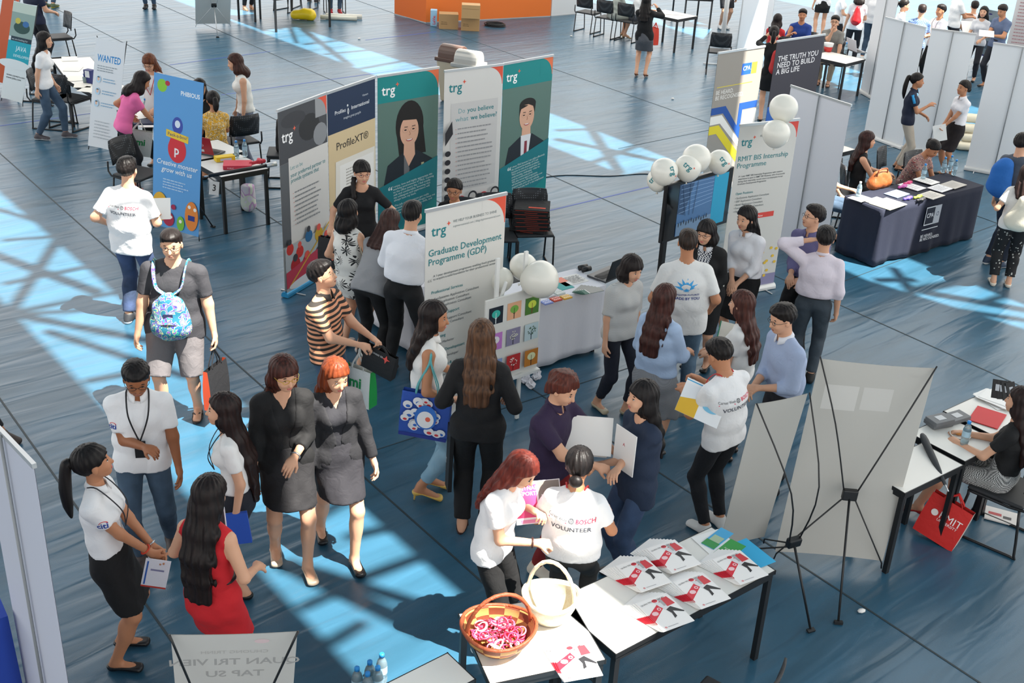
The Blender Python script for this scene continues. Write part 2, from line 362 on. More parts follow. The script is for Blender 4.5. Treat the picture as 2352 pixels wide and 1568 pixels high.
    thr = (.078 if fem else .082)*s*build; ar = (.036 if fem else .044)*s*(.5+.5*build); wr_ = .025*s
    tw = ([.158, .120, .135, .112] if fem else [.148, .140, .160, .138]); td = ([.100, .084, .096, .068] if fem else [.098, .094, .108, .078])
    tw = [a*s*build for a in tw]; td = [a*s*(.4+.6*build) for a in td]
    spine = [pel, waist, chest, shc]
    def torso(P, g=0., kk=.03): 
        d = etube(P, spine, [a+g for a in tw], [a+g for a in td], lat)
        for k in (1, -1):
            d = smin(d, rc(P, nb-dirs*.012*s, SH[k], .040*s+g, .046*s+g), kk)
            if fem: d = smin(d, ellp(P, chest+dirs*.0+lat*k*.062*s+fwd*.085*s, (.055*s+g, .05*s+g, .055*s+g)), .035)
        return d
    def arm(P, k, g=0., u=1.):
        """u: how far down the arm, 1 = elbow, 2 = wrist"""
        e = SH[k]+(EL[k]-SH[k])*min(u, 1); d = rc(P, SH[k], e, .048*s*(.4+.6*build)+g, (.048*s+(ar-.048*s)*min(u, 1))+g)
        if u > 1: wv = EL[k]+(WR[k]-EL[k])*(u-1); d = smin(d, rc(P, EL[k], wv, ar+g, ar+(wr_-ar)*(u-1)+g), .02)
        return d
    def leg(P, k, g=0., u=2., gk=None, ga=None):
        gk = g if gk is None else gk; ga = g if ga is None else ga; e = HIP[k]+(KN[k]-HIP[k])*min(u, 1); rk = .053*s
        d = rc(P, HIP[k], e, thr+g, thr+(rk-thr)*min(u, 1)+g+(gk-g)*min(u, 1))
        if u > 1:
            an = KN[k]+(AN[k]-KN[k])*(u-1); d = smin(d, rc(P, KN[k], an, rk+gk, rk+(.036*s-rk)*(u-1)+ga), .02)
            if u > 1.5: cf = KN[k]*.68+AN[k]*.32-V3(.014, 0, 0)*s; d = smin(d, ellp(P, cf, (.05*s+ga*.6, .047*s+ga*.6, .10*s)), .03)
        return d
    def neck(P, g=0.): return rc(P, nb-dirs*.04*s, hc-HM@V3(.02, 0, .05), (.05 if fem else .058)*s+g, (.046 if fem else .054)*s+g)
    def skull(P, g=0.):
        d = ellp(P, hc+HM@V3(-.012, 0, .025)*hs, V3(.094, .077, .088)*hs+g, HM); return d
    def headf(P):
        d = skull(P); d = smin(d, ellp(P, hc+HM@V3(.022, 0, -.035)*hs, V3(.066, .061, .07)*hs, HM), .03)
        d = smin(d, ellp(P, hc+HM@V3(.055, 0, -.082)*hs, V3(.024, .028, .022)*hs, HM), .025)
        d = smin(d, rc(P, hc+HM@V3(.084, 0, .0)*hs, hc+HM@V3(.098, 0, -.032)*hs, .007, .0115), .012)
        for k in (1, -1):
            d = smax(d, -ellp(P, hc+HM@V3(.096, .031*k, .004)*hs, V3(.016, .018, .011)*hs, HM), .012)
            d = smin(d, ellp(P, hc+HM@V3(-.004, .077*k, -.012)*hs, V3(.017, .008, .029)*hs, HM), .006)
            d = smin(d, ellp(P, hc+HM@V3(.058, .034*k, -.035)*hs, V3(.022, .018, .02)*hs, HM), .02)
        return smin(d, neck(P), .02)
    def footf(P, k, g=0., sole=0.):
        a = AN[k]; z0_ = z0; toe = V3(a[0]+.155*s, a[1]+.012*k, z0_+.024+g*.4); hl_ = V3(a[0]-.035*s, a[1], z0_+.03+heel)
        d = smin(rc(P, a-V3(0, 0, .0), hl_, .037*s+g, .028*s+g), etube(P, [a-V3(.0, 0, .035), toe], [.033*s+g, .036*s+g], [.032*s+g, .018*s+g], V3(0, 1, 0)), .03)
        return d
    def bodyf(P):
        d = torso(P)
        for k in (1, -1):
            d = smin(d, arm(P, k, 0, 2.), .025); d = smin(d, leg(P, k), .03); d = smin(d, footf(P, k), .015)
        d = np.maximum(d, (z0+.004)-P[:, 2]); return smin(d, neck(P), .03)
    allp = [nb, pel, *SH.values(), *EL.values(), *WR.values(), *HIP.values(), *KN.values(), *AN.values()]
    lo, hi = bbox(allp, .15*s); lo[2] = max(lo[2]-.05, -.02); hi[0] += .08; hi[2] = max(nb[2]+.03, hi[2]-.1)
    bm = [(bodyf, lo, hi, hb), (headf, hc-.14, hc+.15, hh)]
    HF = {}
    for k in (1, -1):                                               # hands
        fd = unit(WR[k]-EL[k]); cu = curl[0] if k == 1 else curl[1]
        tgt = V3(0, -k, .0) if abs(fd[2]) > .6 else V3(.0, -k*.4, -1)
        if abs(fd[2]) > .6: tgt = V3(.1, -k, 0)
        pn = unit(tgt-fd*(tgt@fd)); sd = np.cross(fd, pn)             # palm normal, thumb side
        th = sd if (sd@V3(1, 0, .3)) > 0 else -sd
        w0 = WR[k]; hsz = s*1.0; fl_ = []
        pc = w0+fd*.05*hsz; Mh = np.stack([fd, th, pn], 1)
        for i, (o_, l_) in enumerate(((.030, .068), (.010, .076), (-.010, .071), (-.029, .056))):
            b0 = w0+fd*(.088-.004*abs(i-1))*hsz+th*o_*hsz; c1 = cu*(.8+.12*i); d1 = fd*math.cos(c1)+pn*math.sin(c1); c2 = c1+cu*1.1; d2 = fd*math.cos(c2)+pn*math.sin(c2)
            m1 = b0+d1*l_*.5*hsz; e1 = m1+d2*l_*.5*hsz; fl_.append((b0, m1, e1))
        t0 = w0+fd*.025*hsz+th*.022*hsz; t1 = t0+unit(fd*.7+th*.65+pn*.35)*.04*hsz; t2 = t1+unit(fd*.85+th*.2+pn*(.3+cu*.4))*.032*hsz
        def handf(P, w0=w0, pc=pc, Mh=Mh, fl_=fl_, t0=t0, t1=t1, t2=t2, fd=fd):
            d = smin(rc(P, w0-fd*.03, w0+fd*.02*s, wr_, wr_*.95), ellp(P, pc, V3(.05, .041, .018)*s, Mh), .02)
            for b0, m1, e1 in fl_: d = smin(d, np.minimum(rc(P, b0, m1, .0095*s, .0085*s), rc(P, m1, e1, .0085*s, .0072*s)), .005)
            return smin(d, np.minimum(rc(P, t0, t1, .013*s, .0105*s), rc(P, t1, t2, .0105*s, .0085*s)), .008)
        pts = [w0-fd*.02, pc]+[p for f in fl_ for p in f]+[t1, t2]; bl, bh = bbox(pts, .025)
        bm.append((handf, bl, bh, hf)); HF[k] = dict(p=w0+fd*.095*s+pn*.018, f=fd, n=pn, t=th, grip=w0+fd*.085*s+pn*.025*s)
    v, f = sdf_mesh(bm); sk = SKINS.get(skin, skin); mb = MB(); msk = mat(sk, .5, spec=.35); mb.mi(msk)
    body = [v, f]; nF = len(f)
    # eyes, brows and lips lie on the face
    def onface(y, z):
        x = np.linspace(.04, .12, 60); P = hc+(np.stack([x*hs, np.full(60, y*hs), np.full(60, z*hs)], 1))@HM.T; d = headf(P); i = int(np.argmax(d > 0)) if (d > 0).any() else 30; return x[i]
    mm = MB(); dark = mat('#1a1210', .3); white = mat('#e9e2dc', .35); lip = mat('#b8655f' if fem else '#9c6354', .5); brow = mat('#241a16', .8)
    for k in (1, -1):
        xe = onface(.031*k, .003); c0 = hc+HM@(V3(xe-.001, .031*k, .003)*hs)
        if near: mm.ell(c0, (.005, .0125, .0048), white, HM, 8, 5)
        mm.ell(c0+HM@V3(.0035, 0, 0), (.003, .006 if near else .010, .0045), dark, HM, 8, 5)
        mm.ell(c0+HM@V3(.0012, 0, .0048), (.0045, .0135, .0016), dark, HM, 8, 4)
        xb = onface(.032*k, .027); mm.ell(hc+HM@(V3(xb+.0, .032*k, .027)*hs), (.004, .018, .0035), brow, HM, 8, 4)
    xl = onface(0, -.062); mm.ell(hc+HM@(V3(xl-.002, 0, -.060)*hs), (.007, .021, .0042), lip, HM, 10, 4); mm.ell(hc+HM@(V3(xl-.002, 0, -.067)*hs), (.007, .017, .0048), lip, HM, 10, 4)
    V_ = np.concatenate([v, np.array(mm.v)]); Fl = f.tolist()+[tuple(i+len(v) for i in q_) for q_ in mm.f]
    mesh_obj('body', V_, Fl, [msk]+mm.mats, rt, [0]*nF+[i+1 for i in mm.m], smooth=True)
    G = {}
    def garment(name, fn, lo, hi, m, h_=None, **kw):
        v, f = nets(fn, lo, hi, h_ or (.0125 if near else .019))
        if not len(v): return None
        o = mesh_obj(name, v, f, m, rt, smooth=True, **kw); G.setdefault(name, []).append((v, f)); return o
    sdn = random.random()*6; lo2, hi2 = lo-.04, hi+.05; hi2[2] = hc[2]
    # ---- upper garment
    def topfn(t, g):
        sl_, hem, amp = t.get('sleeve', .62), t.get('hem', -.07)*s, t.get('amp', .0022)
        loose = t.get('loose', .0); gg = g+loose
        def fn(P):
            tp = [pel+dirs*hem*1.0, pel, waist, chest, shc]; lw = loose*.7
            d = etube(P, tp, [tw[0]+gg*.8+t.get('flare', 0), tw[0]+gg, tw[1]+gg+lw+.012, tw[2]+gg, tw[3]+g], [td[0]+gg*.5+t.get('flare', 0)]+[a+gg*.6 for a in td[:1]]+[td[1]+gg*.6+lw*.6+.012, td[2]+gg*.8, td[3]+g*.8], lat)
            for k in (1, -1):
                d = smin(d, rc(P, nb-dirs*.014*s, SH[k], .040*s+g*.8, .046*s+g*.8), .03)
                if fem: d = smin(d, ellp(P, chest+lat*k*.06*s+fwd*.085*s, (.055*s+g, .052*s+g, .055*s+g)), .05)
                if sl_ > 0: 
                    a_ = arm(P, k, (g+.001)*.78+loose*.35, sl_)
                    if sl_ <= 1: e = SH[k]+(EL[k]-SH[k])*sl_; a_ = np.maximum(a_, (P-e)@unit(EL[k]-SH[k]))
                    elif sl_ < 2: e = EL[k]+(WR[k]-EL[k])*(sl_-1); a_ = np.maximum(a_, (P-e)@unit(WR[k]-EL[k])*1.) if True else a_
                    d = smin(d, a_, .022)
                else: d = np.maximum(d, ((P-SH[k])@(lat*k))-.012*s)
                if t.get('hem', -.07) < -.01 and sit is None and bottom: d = smin(d, rc(P, HIP[k]+V3(0, 0, .03), HIP[k]-V3(0, 0, .12), thr+.012+bottom.get('g', .012), thr+.010+bottom.get('g', .012)), .03)
            d = d+folds(P, amp, sdn); d = np.maximum(d, -((P-(pel+dirs*hem))@dirs))
            nr = t.get('neck', .062)*s; d = smax(d, -rc(P, nb-dirs*.0+fwd*(.012 if not t.get('v') else .05)*s, nb+dirs*.2, nr, nr*1.1), .006)
            if t.get('v'): x = (P-shc)@fwd; z = (P-nb)@dirs; y = np.abs((P-nb)@lat); d = np.maximum(d, -np.maximum(np.maximum(-x, y-(.055*s+z*t.get('vs', .42))), -z-t['v']))
            return d
        return fn
    gb = .013
    if top:
        t = top; fn = topfn(t, t.get('g', gb)); lo3 = lo2.copy(); lo3[2] = max(lo2[2], min([pel[2]+t.get('hem', -.07)*s*1.3-.05]+[WR[1][2]-.1, WR[-1][2]-.1] if t.get('sleeve', .6) > 1 else [pel[2]+t.get('hem', -.07)*s*1.3-.05, SH[1][2]-.5]))
        garment(t.get('name', 'shirt'), fn, lo3, hi2, mat(*t['m']) if isinstance(t['m'], tuple) else t['m'])
        if t.get('collar'):
            cm = mat(t['collar'] if isinstance(t['collar'], str) else t['m'][0], .8)
            m_ = MB(); n_ = 26; rows = []
            for i in range(n_+1):
                th = math.radians(16+328*i/n_); fr_ = (1+math.cos(th))/2; rad = lambda r: fwd*math.cos(th)*r*s*1.02+lat*math.sin(th)*r*s
                c0 = nb+dirs*(.010-.030*fr_)*s+fwd*.012*s
                rows.append([c0+rad(.058), c0+dirs*.026*s+rad(.056), c0+dirs*.027*s+rad(.060), c0+rad(.079)-dirs*(.004+.028*fr_**3)*s, c0+rad(.074)-dirs*(.008+.028*fr_**3)*s])
            m_.add([p for r in rows for p in r], [(i*5+j, (i+1)*5+j, (i+1)*5+(j+1) % 5, i*5+(j+1) % 5) for i in range(n_) for j in range(5)]+[(0, 1, 2, 3, 4), tuple(n_*5+j for j in (4, 3, 2, 1, 0))], cm, True)
            m_.build('collar', rt)
    if jacket:
        t = jacket; f1 = topfn(t, t.get('g', gb+.008))
        def jf(P):
            d = f1(P); x = (P-shc)@fwd; y = (P-nb)@lat; z = (P-nb)@dirs
            gap = .016+np.clip((z+.36*s)*.24, 0, .06)+np.clip((-z-.40*s)*.42, 0, .09)
            return np.maximum(d, -np.maximum(-x, np.abs(y)-gap*s))
        garment(t.get('name', 'blazer'), jf, lo2*1., hi2, mat(*t['m']) if isinstance(t['m'], tuple) else t['m'])
    # ---- lower garment
    if bottom:
        b = bottom; bm_ = mat(*b['m']) if isinstance(b['m'], tuple) else b['m']; kind = b.get('kind', 'pants')
        if kind in ('pants', 'shorts'):
            u = b.get('len', 1.93); gg = b.get('g', .012); ga = b.get('ga', gg)
            def pf(P):
                d = etube(P, [pel, pel+dirs*.10*s], [tw[0]+.006, (tw[0]+tw[1])/2+.012], [td[0]+.006, td[1]+.012], lat)
                for k in (1, -1):
                    l_ = leg(P, k, gg, u, gk=gg, ga=ga)
                    if u > 1: e = KN[k]+(AN[k]-KN[k])*(u-1); l_ = np.maximum(l_, (P-e)@unit(AN[k]-KN[k]))
                    else: e = HIP[k]+(KN[k]-HIP[k])*u; l_ = np.maximum(l_, (P-e)@unit(KN[k]-HIP[k]))
                    d = smin(d, l_, .02)
                d = d+folds(P, b.get('amp', .0022), sdn+2); return np.maximum(d, ((P-(pel+dirs*.10*s))@dirs))
            lo4 = lo.copy(); hi4 = hi.copy(); hi4[2] = pel[2]+.25*s
            garment(b.get('name', 'trousers'), pf, lo4-.02, hi4, bm_)
        else:
            hem = b.get('hem', .52)*s; fl2 = b.get('flare', .0); up_ = b.get('up', .12)*s
            if sit is None:
                kc = (KN[1]+KN[-1])/2; spr = abs(KN[1][0]-KN[-1][0])/2; sy = abs(KN[1][1]-KN[-1][1])/2
                bot = V3(kc[0]*(.92*s-hem)/(.46*s), kc[1], hem)
                def sf(P):
                    d = etube(P, [bot-V3(0, 0, .04), pel+V3(0, 0, -.1*s), pel, pel+dirs*up_], [max(.125*s, sy+.070*s)+fl2, tw[0]+.014+fl2*.4, tw[0]+.013, (tw[0]+tw[1])/2+.012], [.095*s+spr*.9+fl2, td[0]+.022+fl2*.5, td[0]+.016, td[1]+.016], lat)
                    for k in (1, -1): d = smin(d, rc(P, HIP[k], KN[k], thr+.016, .07*s), .03)
                    if b.get('ruffle'): an_ = np.arctan2(P[:, 1]-bot[1], P[:, 0]-bot[0]); d = d+.012*np.sin(an_*14)*np.clip((hem+.3-P[:, 2])/.3, 0, 1)
                    d = d+folds(P, b.get('amp', .003), sdn+1); d = np.maximum(d, hem-P[:, 2]); return np.maximum(d, ((P-(pel+dirs*up_))@dirs))
            else:
                def sf(P):
                    d = etube(P, [pel, pel+dirs*up_], [tw[0]+.016, tw[1]+.03], [td[0]+.02, td[1]+.02], lat)
                    for k in (1, -1): d = smin(d, rc(P, HIP[k], HIP[k]*.12+KN[k]*.88, thr+.018, .075*s), .06)
                    return d+folds(P, .003, sdn)
            lo4 = lo.copy(); hi4 = hi.copy(); hi4[2] = pel[2]+.3*s; lo4[:2] -= .15; hi4[:2] += .12
            garment(b.get('name', 'skirt'), sf, lo4, hi4, bm_)
        if belt:
            bt = b.get('up', .10)*s-.01 if kind != 'pants' else .085*s; bc_ = pel+dirs*bt
            def bf(P): 
                d = etube(P, [pel, pel+dirs*.10*s], [tw[0]+.014, (tw[0]+tw[1])/2+.024], [td[0]+.016, td[1]+.026], lat); return np.maximum(np.abs(d)-.006, np.abs((P-bc_)@dirs)-.014)
            garment('belt', bf, pel-.25, pel+.3, mat(belt, .5), .008)
    # ---- shoes
    sh_kind, sh_c = shoes[:2]; sc2 = shoes[2] if len(shoes) > 2 else '#e8e6e0'
    for k in (1, -1):
        a = AN[k]; bl = V3(a[0]-.10, a[1]-.075, z0); bh = V3(a[0]+.24*s, a[1]+.085, z0+.15)
        if sh_kind in ('sneaker', 'oxford'):
            def shf(P, k=k, a=a): d = footf(P, k, .011); return np.maximum(np.maximum(d, P[:, 2]-z0-.105), z0+.001-P[:, 2])
            v, f = nets(shf, bl-.01, bh, .0085 if near else .013); cen = v[f].mean(1) if len(f) else v
            mi = (cen[:, 2] < z0+.026).astype(int) if len(f) else []
            mesh_obj('shoe', v, f, [mat(sh_c, .6), mat(sc2, .6)], rt, mi, smooth=True)
        elif sh_kind in ('flat', 'heel'):
            def shf(P, k=k, a=a):
                d = footf(P, k, .007); x = P[:, 0]-a[0]; zt = z0+.045+heel*.9*np.clip(1-(x+.03)/.15, 0, 1)
                open_ = np.maximum(np.maximum(-(x+.03), x-.10*s), z0+.016+heel*np.clip(1-(x+.02)/.14, 0, 1)-P[:, 2]); op2 = np.maximum(open_, np.abs(P[:, 1]-a[1])-.026)
                d = np.maximum(np.maximum(d, P[:, 2]-zt), z0+.001-P[:, 2]); d = np.maximum(d, -op2)
                if heel: d = np.maximum(d, -(P[:, 2]-z0-heel*np.clip(1-(x+.01)/.10, 0, 1)+.004)*1); d = np.minimum(d, rc(P, V3(a[0]-.045, a[1], z0+.06), V3(a[0]-.05, a[1], z0+.003), .012, .006))
                return d
            v, f = nets(shf, bl-.01, bh, .007 if near else .012)
            if len(v): mesh_obj('shoe', v, f, mat(sh_c, .35), rt, smooth=True)
        elif sh_kind == 'sandal':
            m_ = MB(); sm = mat(sh_c, .6); n_ = 14
            ol = [(a[0]+.06*s+.125*s*math.cos(t), a[1]+.006*k+.044*s*math.sin(t)*(1+.15*math.cos(t))) for t in [2*math.pi*i/n_ for i in range(n_)]]
            m_.add([(x, y, z0+.001) for x, y in ol]+[(x, y, z0+.018) for x, y in ol], [tuple(range(n_-1, -1, -1)), tuple(range(n_, 2*n_))]+[(i, (i+1) % n_, n_+(i+1) % n_, n_+i) for i in range(n_)], sm)
            for q_ in (1, -1): m_.tube([(a[0]+.12*s, a[1]+.008, z0+.045), (a[0]+.085*s, a[1]+q_*.028, z0+.055), (a[0]+.04*s, a[1]+q_*.041, z0+.02)], .007, sm, 6)
            m_.build('sandal', rt)
    # ---- hair
    hk, hcol, *hx = hair; hl_ = hx[0] if hx else 0; hc2 = hx[1] if len(hx) > 1 else None; bangs = 'bang' in hk; style = hk.replace('bang', '').strip('_')
    hm = mat(hcol, .48, kind='hair', c2=hc2 or '#1e1817', spec=.25); HMi = HM.T
    def loc(P): return (P-hc)@HM
    thick = {'crop': .007, 'short': .015, 'wavy': .022}.get(style, .014)
    back = lambda t, dz: None
    pts, ws_, ds_ = [], [], []
    if style in ('long', 'bob', 'half'):
        L_ = hl_ if style != 'bob' else (hl_ or .12); A0 = hc+HM@V3(-.022, 0, .02)*hs; A1 = hc+HM@V3(-.03, 0, -.06)*hs
        pts, ws_, ds_ = [A0, A1], [.084*hs, .092*hs], [.088*hs, .078*hs]
        dn = V3(0, 0, -1) if lean < .45 else unit(V3(.25, 0, -1)); nst = 4; cur_ = A1.copy()
        for i in range(1, nst+1):
            f_ = i/nst; pz_ = cur_+dn*(L_/nst)
            tt = np.clip(((pz_-pel)@dirs)/s, -.1, .53); sc_ = cur(tt); dep = np.interp(tt, [0, .14, .33, .47, .53], [td[0], td[1], td[2], td[3], .045])
            if style != 'bob' or i > 2:
                bx = (pz_-sc_)@fwd; want = -(dep+.028)
                if bx > want and pz_[2] < nb[2]+.05: pz_ = pz_+fwd*(want-bx)*min(1, .5+.5*f_)
            pts.append(pz_); ws_.append(((.098 if style == 'bob' else .10)-.015*f_*(f_ > .7))*hs); ds_.append((.07 if style == 'bob' else max(.032, .07-.05*f_))*hs); cur_ = pz_
    if style in ('pony', 'braid', 'bun'):
        A0 = hc+HM@V3(-.085, 0, .045 if style == 'pony' else -.02)*hs
        if style == 'braid': A0 = hc+HM@V3(-.05, -.05, -.04)*hs
    hlat = HM@V3(0, 1, 0)
    def hairf(P):
        q_ = loc(P)/hs; bmp = .003*np.sin(np.arctan2(q_[:, 1], q_[:, 0]+.02)*16+q_[:, 2]*25)+(.006*np.sin(P[:, 2]*30+q_[:, 1]*60) if style in ('wavy', 'curly') else .0035*np.sin(q_[:, 1]*230+q_[:, 0]*60)*np.cos(q_[:, 0]*190+q_[:, 2]*120)*np.clip(q_[:, 2]*20, 0, 1) if style == 'short' else 0)
        hz = q_[:, 2]-((-.07)+(q_[:, 0]+.09)*.75); d = skull(P)-thick*np.clip((hz+.01)/.09, .12 if style in ('short', 'crop') else .3 if style == 'wavy' else .75, 1)+bmp
        if style in ('short', 'crop'): d = smin(d, ellp(P, hc+HM@V3(.012, 0, .085)*hs, V3(.075, .062, .028)*hs, HM), .03)
        if style == 'wavy': d = smin(d, ellp(P, hc+HM@V3(-.05, 0, -.04)*hs, V3(.065, .083, .085)*hs, HM)+bmp, .03)
        zc = {'short': -.088, 'crop': -.078, 'wavy': -.10}.get(style, -.075); hline = zc+(q_[:, 0]+.09)*((.04 if bangs else .062)-zc)/.17
        d = np.maximum(d, (hline-q_[:, 2])*.8)
        if pts: 
            e = etube(P, pts, ws_, ds_, hlat if lean > .3 else unit(hlat*.5+lat*.5), .03)+bmp+(.004*np.sin(P@hlat*120) if near else 0)
            d = smin(d, e, .02)
        fz = .060 if not bangs else .030
        cutx = ellp(q_, (.105, 0, fz-.105), (.085, .062 if style in ('long', 'half', 'bob') else .07, .105)); d = smax(d, -cutx*hs, .004)
        if style in ('short', 'crop', 'pony', 'bun', 'braid', 'half'):            # ears stay free
            for k in (1, -1): d = np.maximum(d, -ellp(q_, (.004, .085*k, -.02), (.027, .03, .034))*hs)
        return d
    hp_ = [hc-.13, hc+.135]+pts; lo5, hi5 = bbox(hp_, 0.); 
    if pts: a_, b_ = bbox(pts[2:], .11); lo5 = np.minimum(lo5, a_); hi5 = np.maximum(hi5, b_)
    v, f = nets(hairf, lo5, hi5, .0078 if near else .0125); ho = mesh_obj('hair', v, f, hm, rt, smooth=True)
    if style == 'pony':
        m_ = MB(); b0 = hc+HM@V3(-.10, 0, .035)*hs; L_ = hl_ or .3; p1 = b0+HM@V3(-.045, 0, .0); p2 = p1+HM@V3(-.02, 0, 0)+V3(0, 0, -L_*.4); p3 = p2+V3(.0, .005, -L_*.35); p4 = p3+V3(.01, 0, -L_*.25)
        m_.tube(*smooth([b0, (b0+p1)/2+V3(0, 0, .008), p1, p2, p3, p4], [.02, .03, .036, .042, .034, .008]), hm, 14, flat=.9); m_.build('ponytail', ho)
        m_ = MB(); m_.tube([b0-HM@V3(.0, 0, 0), b0+HM@V3(-.016, 0, .002)], .026, mat(hx[2] if len(hx) > 2 else '#2a9fd0', .6), 10); m_.build('hair_tie', ho)
    elif style == 'bun':
        m_ = MB(); b0 = hc+HM@V3(-.105, 0, hl_ if hl_ else -.03)*hs; m_.ell(b0, (.035, .045, .04), hm, HM, 12, 8); m_.build('hair_bun', ho)
    elif style == 'braid':
        m_ = MB(); p = hc+HM@V3(-.035, -.07, -.06)*hs; e = shc-lat*.075*s+fwd*.11*s-dirs*.06*s; n_ = 11
        P3 = [p+(e-p)*i/n_+V3(0, 0, 0)+(fwd*.0-lat*.012*math.sin(math.pi*i/n_)) for i in range(n_+1)]; m_.tube(P3, [.024+.006*(i % 2) if i < n_ else .008 for i in range(n_+1)], hm, 10); m_.build('braid', ho)
    # ---- glasses
    if glasses:
        m_ = MB(); gm = mat(glasses, .35); xg = onface(.031, .0)*hs+.013
        for k in (1, -1):
            m_.tube([hc+HM@V3(xg, k*.032+.023*math.cos(t)*1., .003+.016*math.sin(t)) for t in [2*math.pi*(i+.5)/12 for i in range(12)]], .0017 if near else .0026, gm, 5, closed=True)
            m_.tube([hc+HM@V3(xg, k*.054, .007), hc+HM@V3(xg-.035, k*.074*hs, .006), hc+HM@V3(.0, k*.082*hs, .004)], .0017 if near else .0026, gm, 5)
        m_.tube([hc+HM@V3(xg, .010, .006), hc+HM@V3(xg+.002, 0, .009), hc+HM@V3(xg, -.010, .006)], .0018, gm, 5); m_.build('glasses', rt)
    bvh = {}
    def surf(name, org, d):
        if name not in bvh:
            v, f = G[name][-1]; bvh[name] = BVHTree.FromPolygons(v.tolist(), f.tolist())
        hit = bvh[name].ray_cast(Vector(org), Vector(d)); return hit
    def print_on(name, art, centre_t, dirsign=-1, dy=0., label=None, depth=.4, latv=None, upv=None, org=None, nm='print'):
        """lays artwork on a garment; centre_t: height along the spine, dirsign -1 = back"""
        la = (lat*(-1 if dirsign > 0 else 1))*-1 if latv is None else latv; la = lat*(1 if dirsign > 0 else -1) if latv is None else latv; up2 = dirs if upv is None else upv
        n = unit(np.cross(la, up2)); n = n if latv is not None else fwd*dirsign
        o = cur(centre_t)+lat*dy+n*depth if org is None else org+n*depth
        def fn(u, v_, hgt):
            pt = o+la*u+up2*v_; hit = surf(name, pt, -n)
            if hit[0] is None: return None
            return np.array(hit[0])+n*(hgt*.6+.0016)
        return art.build(nm, rt, fn)
    if lanyard:
        m_ = MB(); lm = mat(lanyard, .6); bt_ = cur(.20)+fwd*(td[2]+.045); P3 = []
        for k in (1, -1):
            m_.tube(smooth([nb+lat*k*.06*s-fwd*.03+dirs*.012, nb+lat*k*.075*s+fwd*.03+dirs*.012, shc+lat*k*.07*s+fwd*(td[3]+.055), chest+lat*k*.045+fwd*(td[2]+(.075 if fem else .042)), bt_+fwd*.01], [0]*5)[0], .0055, lm, 6, flat=.6)
        m_.build('lanyard', rt)
    return dict(o=rt, W=toW, L=toL, hand={k: toW(HF[k]['p']) for k in HF}, grip={k: toW(HF[k]['grip']) for k in HF}, HF=HF, s=s, pel=pel, dirs=dirs, lat=lat, fwd=fwd, cur=cur, EL=EL, WR=WR, SH=SH, nb=nb, hc=hc, base=base, fa=fa,
                vec=lambda v: V3(v[0]*c-v[1]*s_, v[0]*s_+v[1]*c, v[2]), pr=print_on, td=td, tw=tw, KN=KN, AN=AN)
# ------------------------------------------------------------------ the hall: floor, seams, roof
def floor_mat():
    m = bpy.data.materials.new('blue_vinyl_floor'); m.use_nodes = True; t = m.node_tree; L = t.links.new; b = t.nodes['Principled BSDF']
    tc = nn(t, 'ShaderNodeTexCoord'); mp = nn(t, 'ShaderNodeMapping'); mp.vector_type = 'TEXTURE'; mp.inputs['Rotation'].default_value = (0, 0, math.radians(43.3)); mp.inputs['Scale'].default_value = (2.4, .42, 1); L(tc.outputs['Object'], mp.inputs[0])
    n1 = nn(t, 'ShaderNodeTexNoise'); n1.inputs['Scale'].default_value = 1.3; n1.inputs['Detail'].default_value = 3; n1.inputs['Distortion'].default_value = .5; L(mp.outputs[0], n1.inputs[0])
    r = nn(t, 'ShaderNodeValToRGB'); e = r.color_ramp.elements; e[0].position = .35; e[1].position = .68; e[0].color = (*lin('#2b5267'), 1); e[1].color = (*lin('#346079'), 1)
    L(n1.outputs[0], r.inputs[0]); L(r.outputs[0], b.inputs['Base Color'])
    n2 = nn(t, 'ShaderNodeTexNoise'); n2.inputs['Scale'].default_value = 2.4; n2.inputs['Detail'].default_value = 1.6; n2.inputs['Distortion'].default_value = .7; L(mp.outputs[0], n2.inputs[0])
    n3 = nn(t, 'ShaderNodeTexNoise'); n3.inputs['Scale'].default_value = 130; n3.inputs['Detail'].default_value = 1; L(tc.outputs['Object'], n3.inputs[0])
    b1 = nn(t, 'ShaderNodeBump'); b1.inputs['Strength'].default_value = 1; b1.inputs['Distance'].default_value = .017; L(n2.outputs[0], b1.inputs['Height'])
    b2 = nn(t, 'ShaderNodeBump'); b2.inputs['Strength'].default_value = .35; b2.inputs['Distance'].default_value = .002; L(n3.outputs[0], b2.inputs['Height']); L(b1.outputs[0], b2.inputs['Normal']); L(b2.outputs[0], b.inputs['Normal'])
    b.inputs['Roughness'].default_value = .30; b.inputs['Specular IOR Level'].default_value = .5; return m
mesh_obj('floor', [(-45, -12, 0), (45, -12, 0), (45, 70, 0), (-45, 70, 0)], [(0, 1, 2, 3)], floor_mat(), kind='structure')
def strip(p, q, wd, m, name, kind='structure', ext=(0, 0), hgt=.003, **kw):
    a, b = W(*p), W(*q); d = unit(b-a); a = a-d*ext[0]; b = b+d*ext[1]; n = V3(-d[1], d[0], 0)*wd/2; mb = MB()
    mb.add([a-n, b-n, b+n, a+n, a-n+V3(0, 0, hgt), b-n+V3(0, 0, hgt), b+n+V3(0, 0, hgt), a+n+V3(0, 0, hgt)], [(4, 5, 6, 7), (0, 1, 5, 4), (1, 2, 6, 5), (2, 3, 7, 6), (3, 0, 4, 7)], m)
    return mb.build(name, None, kind=kind, **kw)
SEAM = mat('#1e3038', .6); n_trim = 0
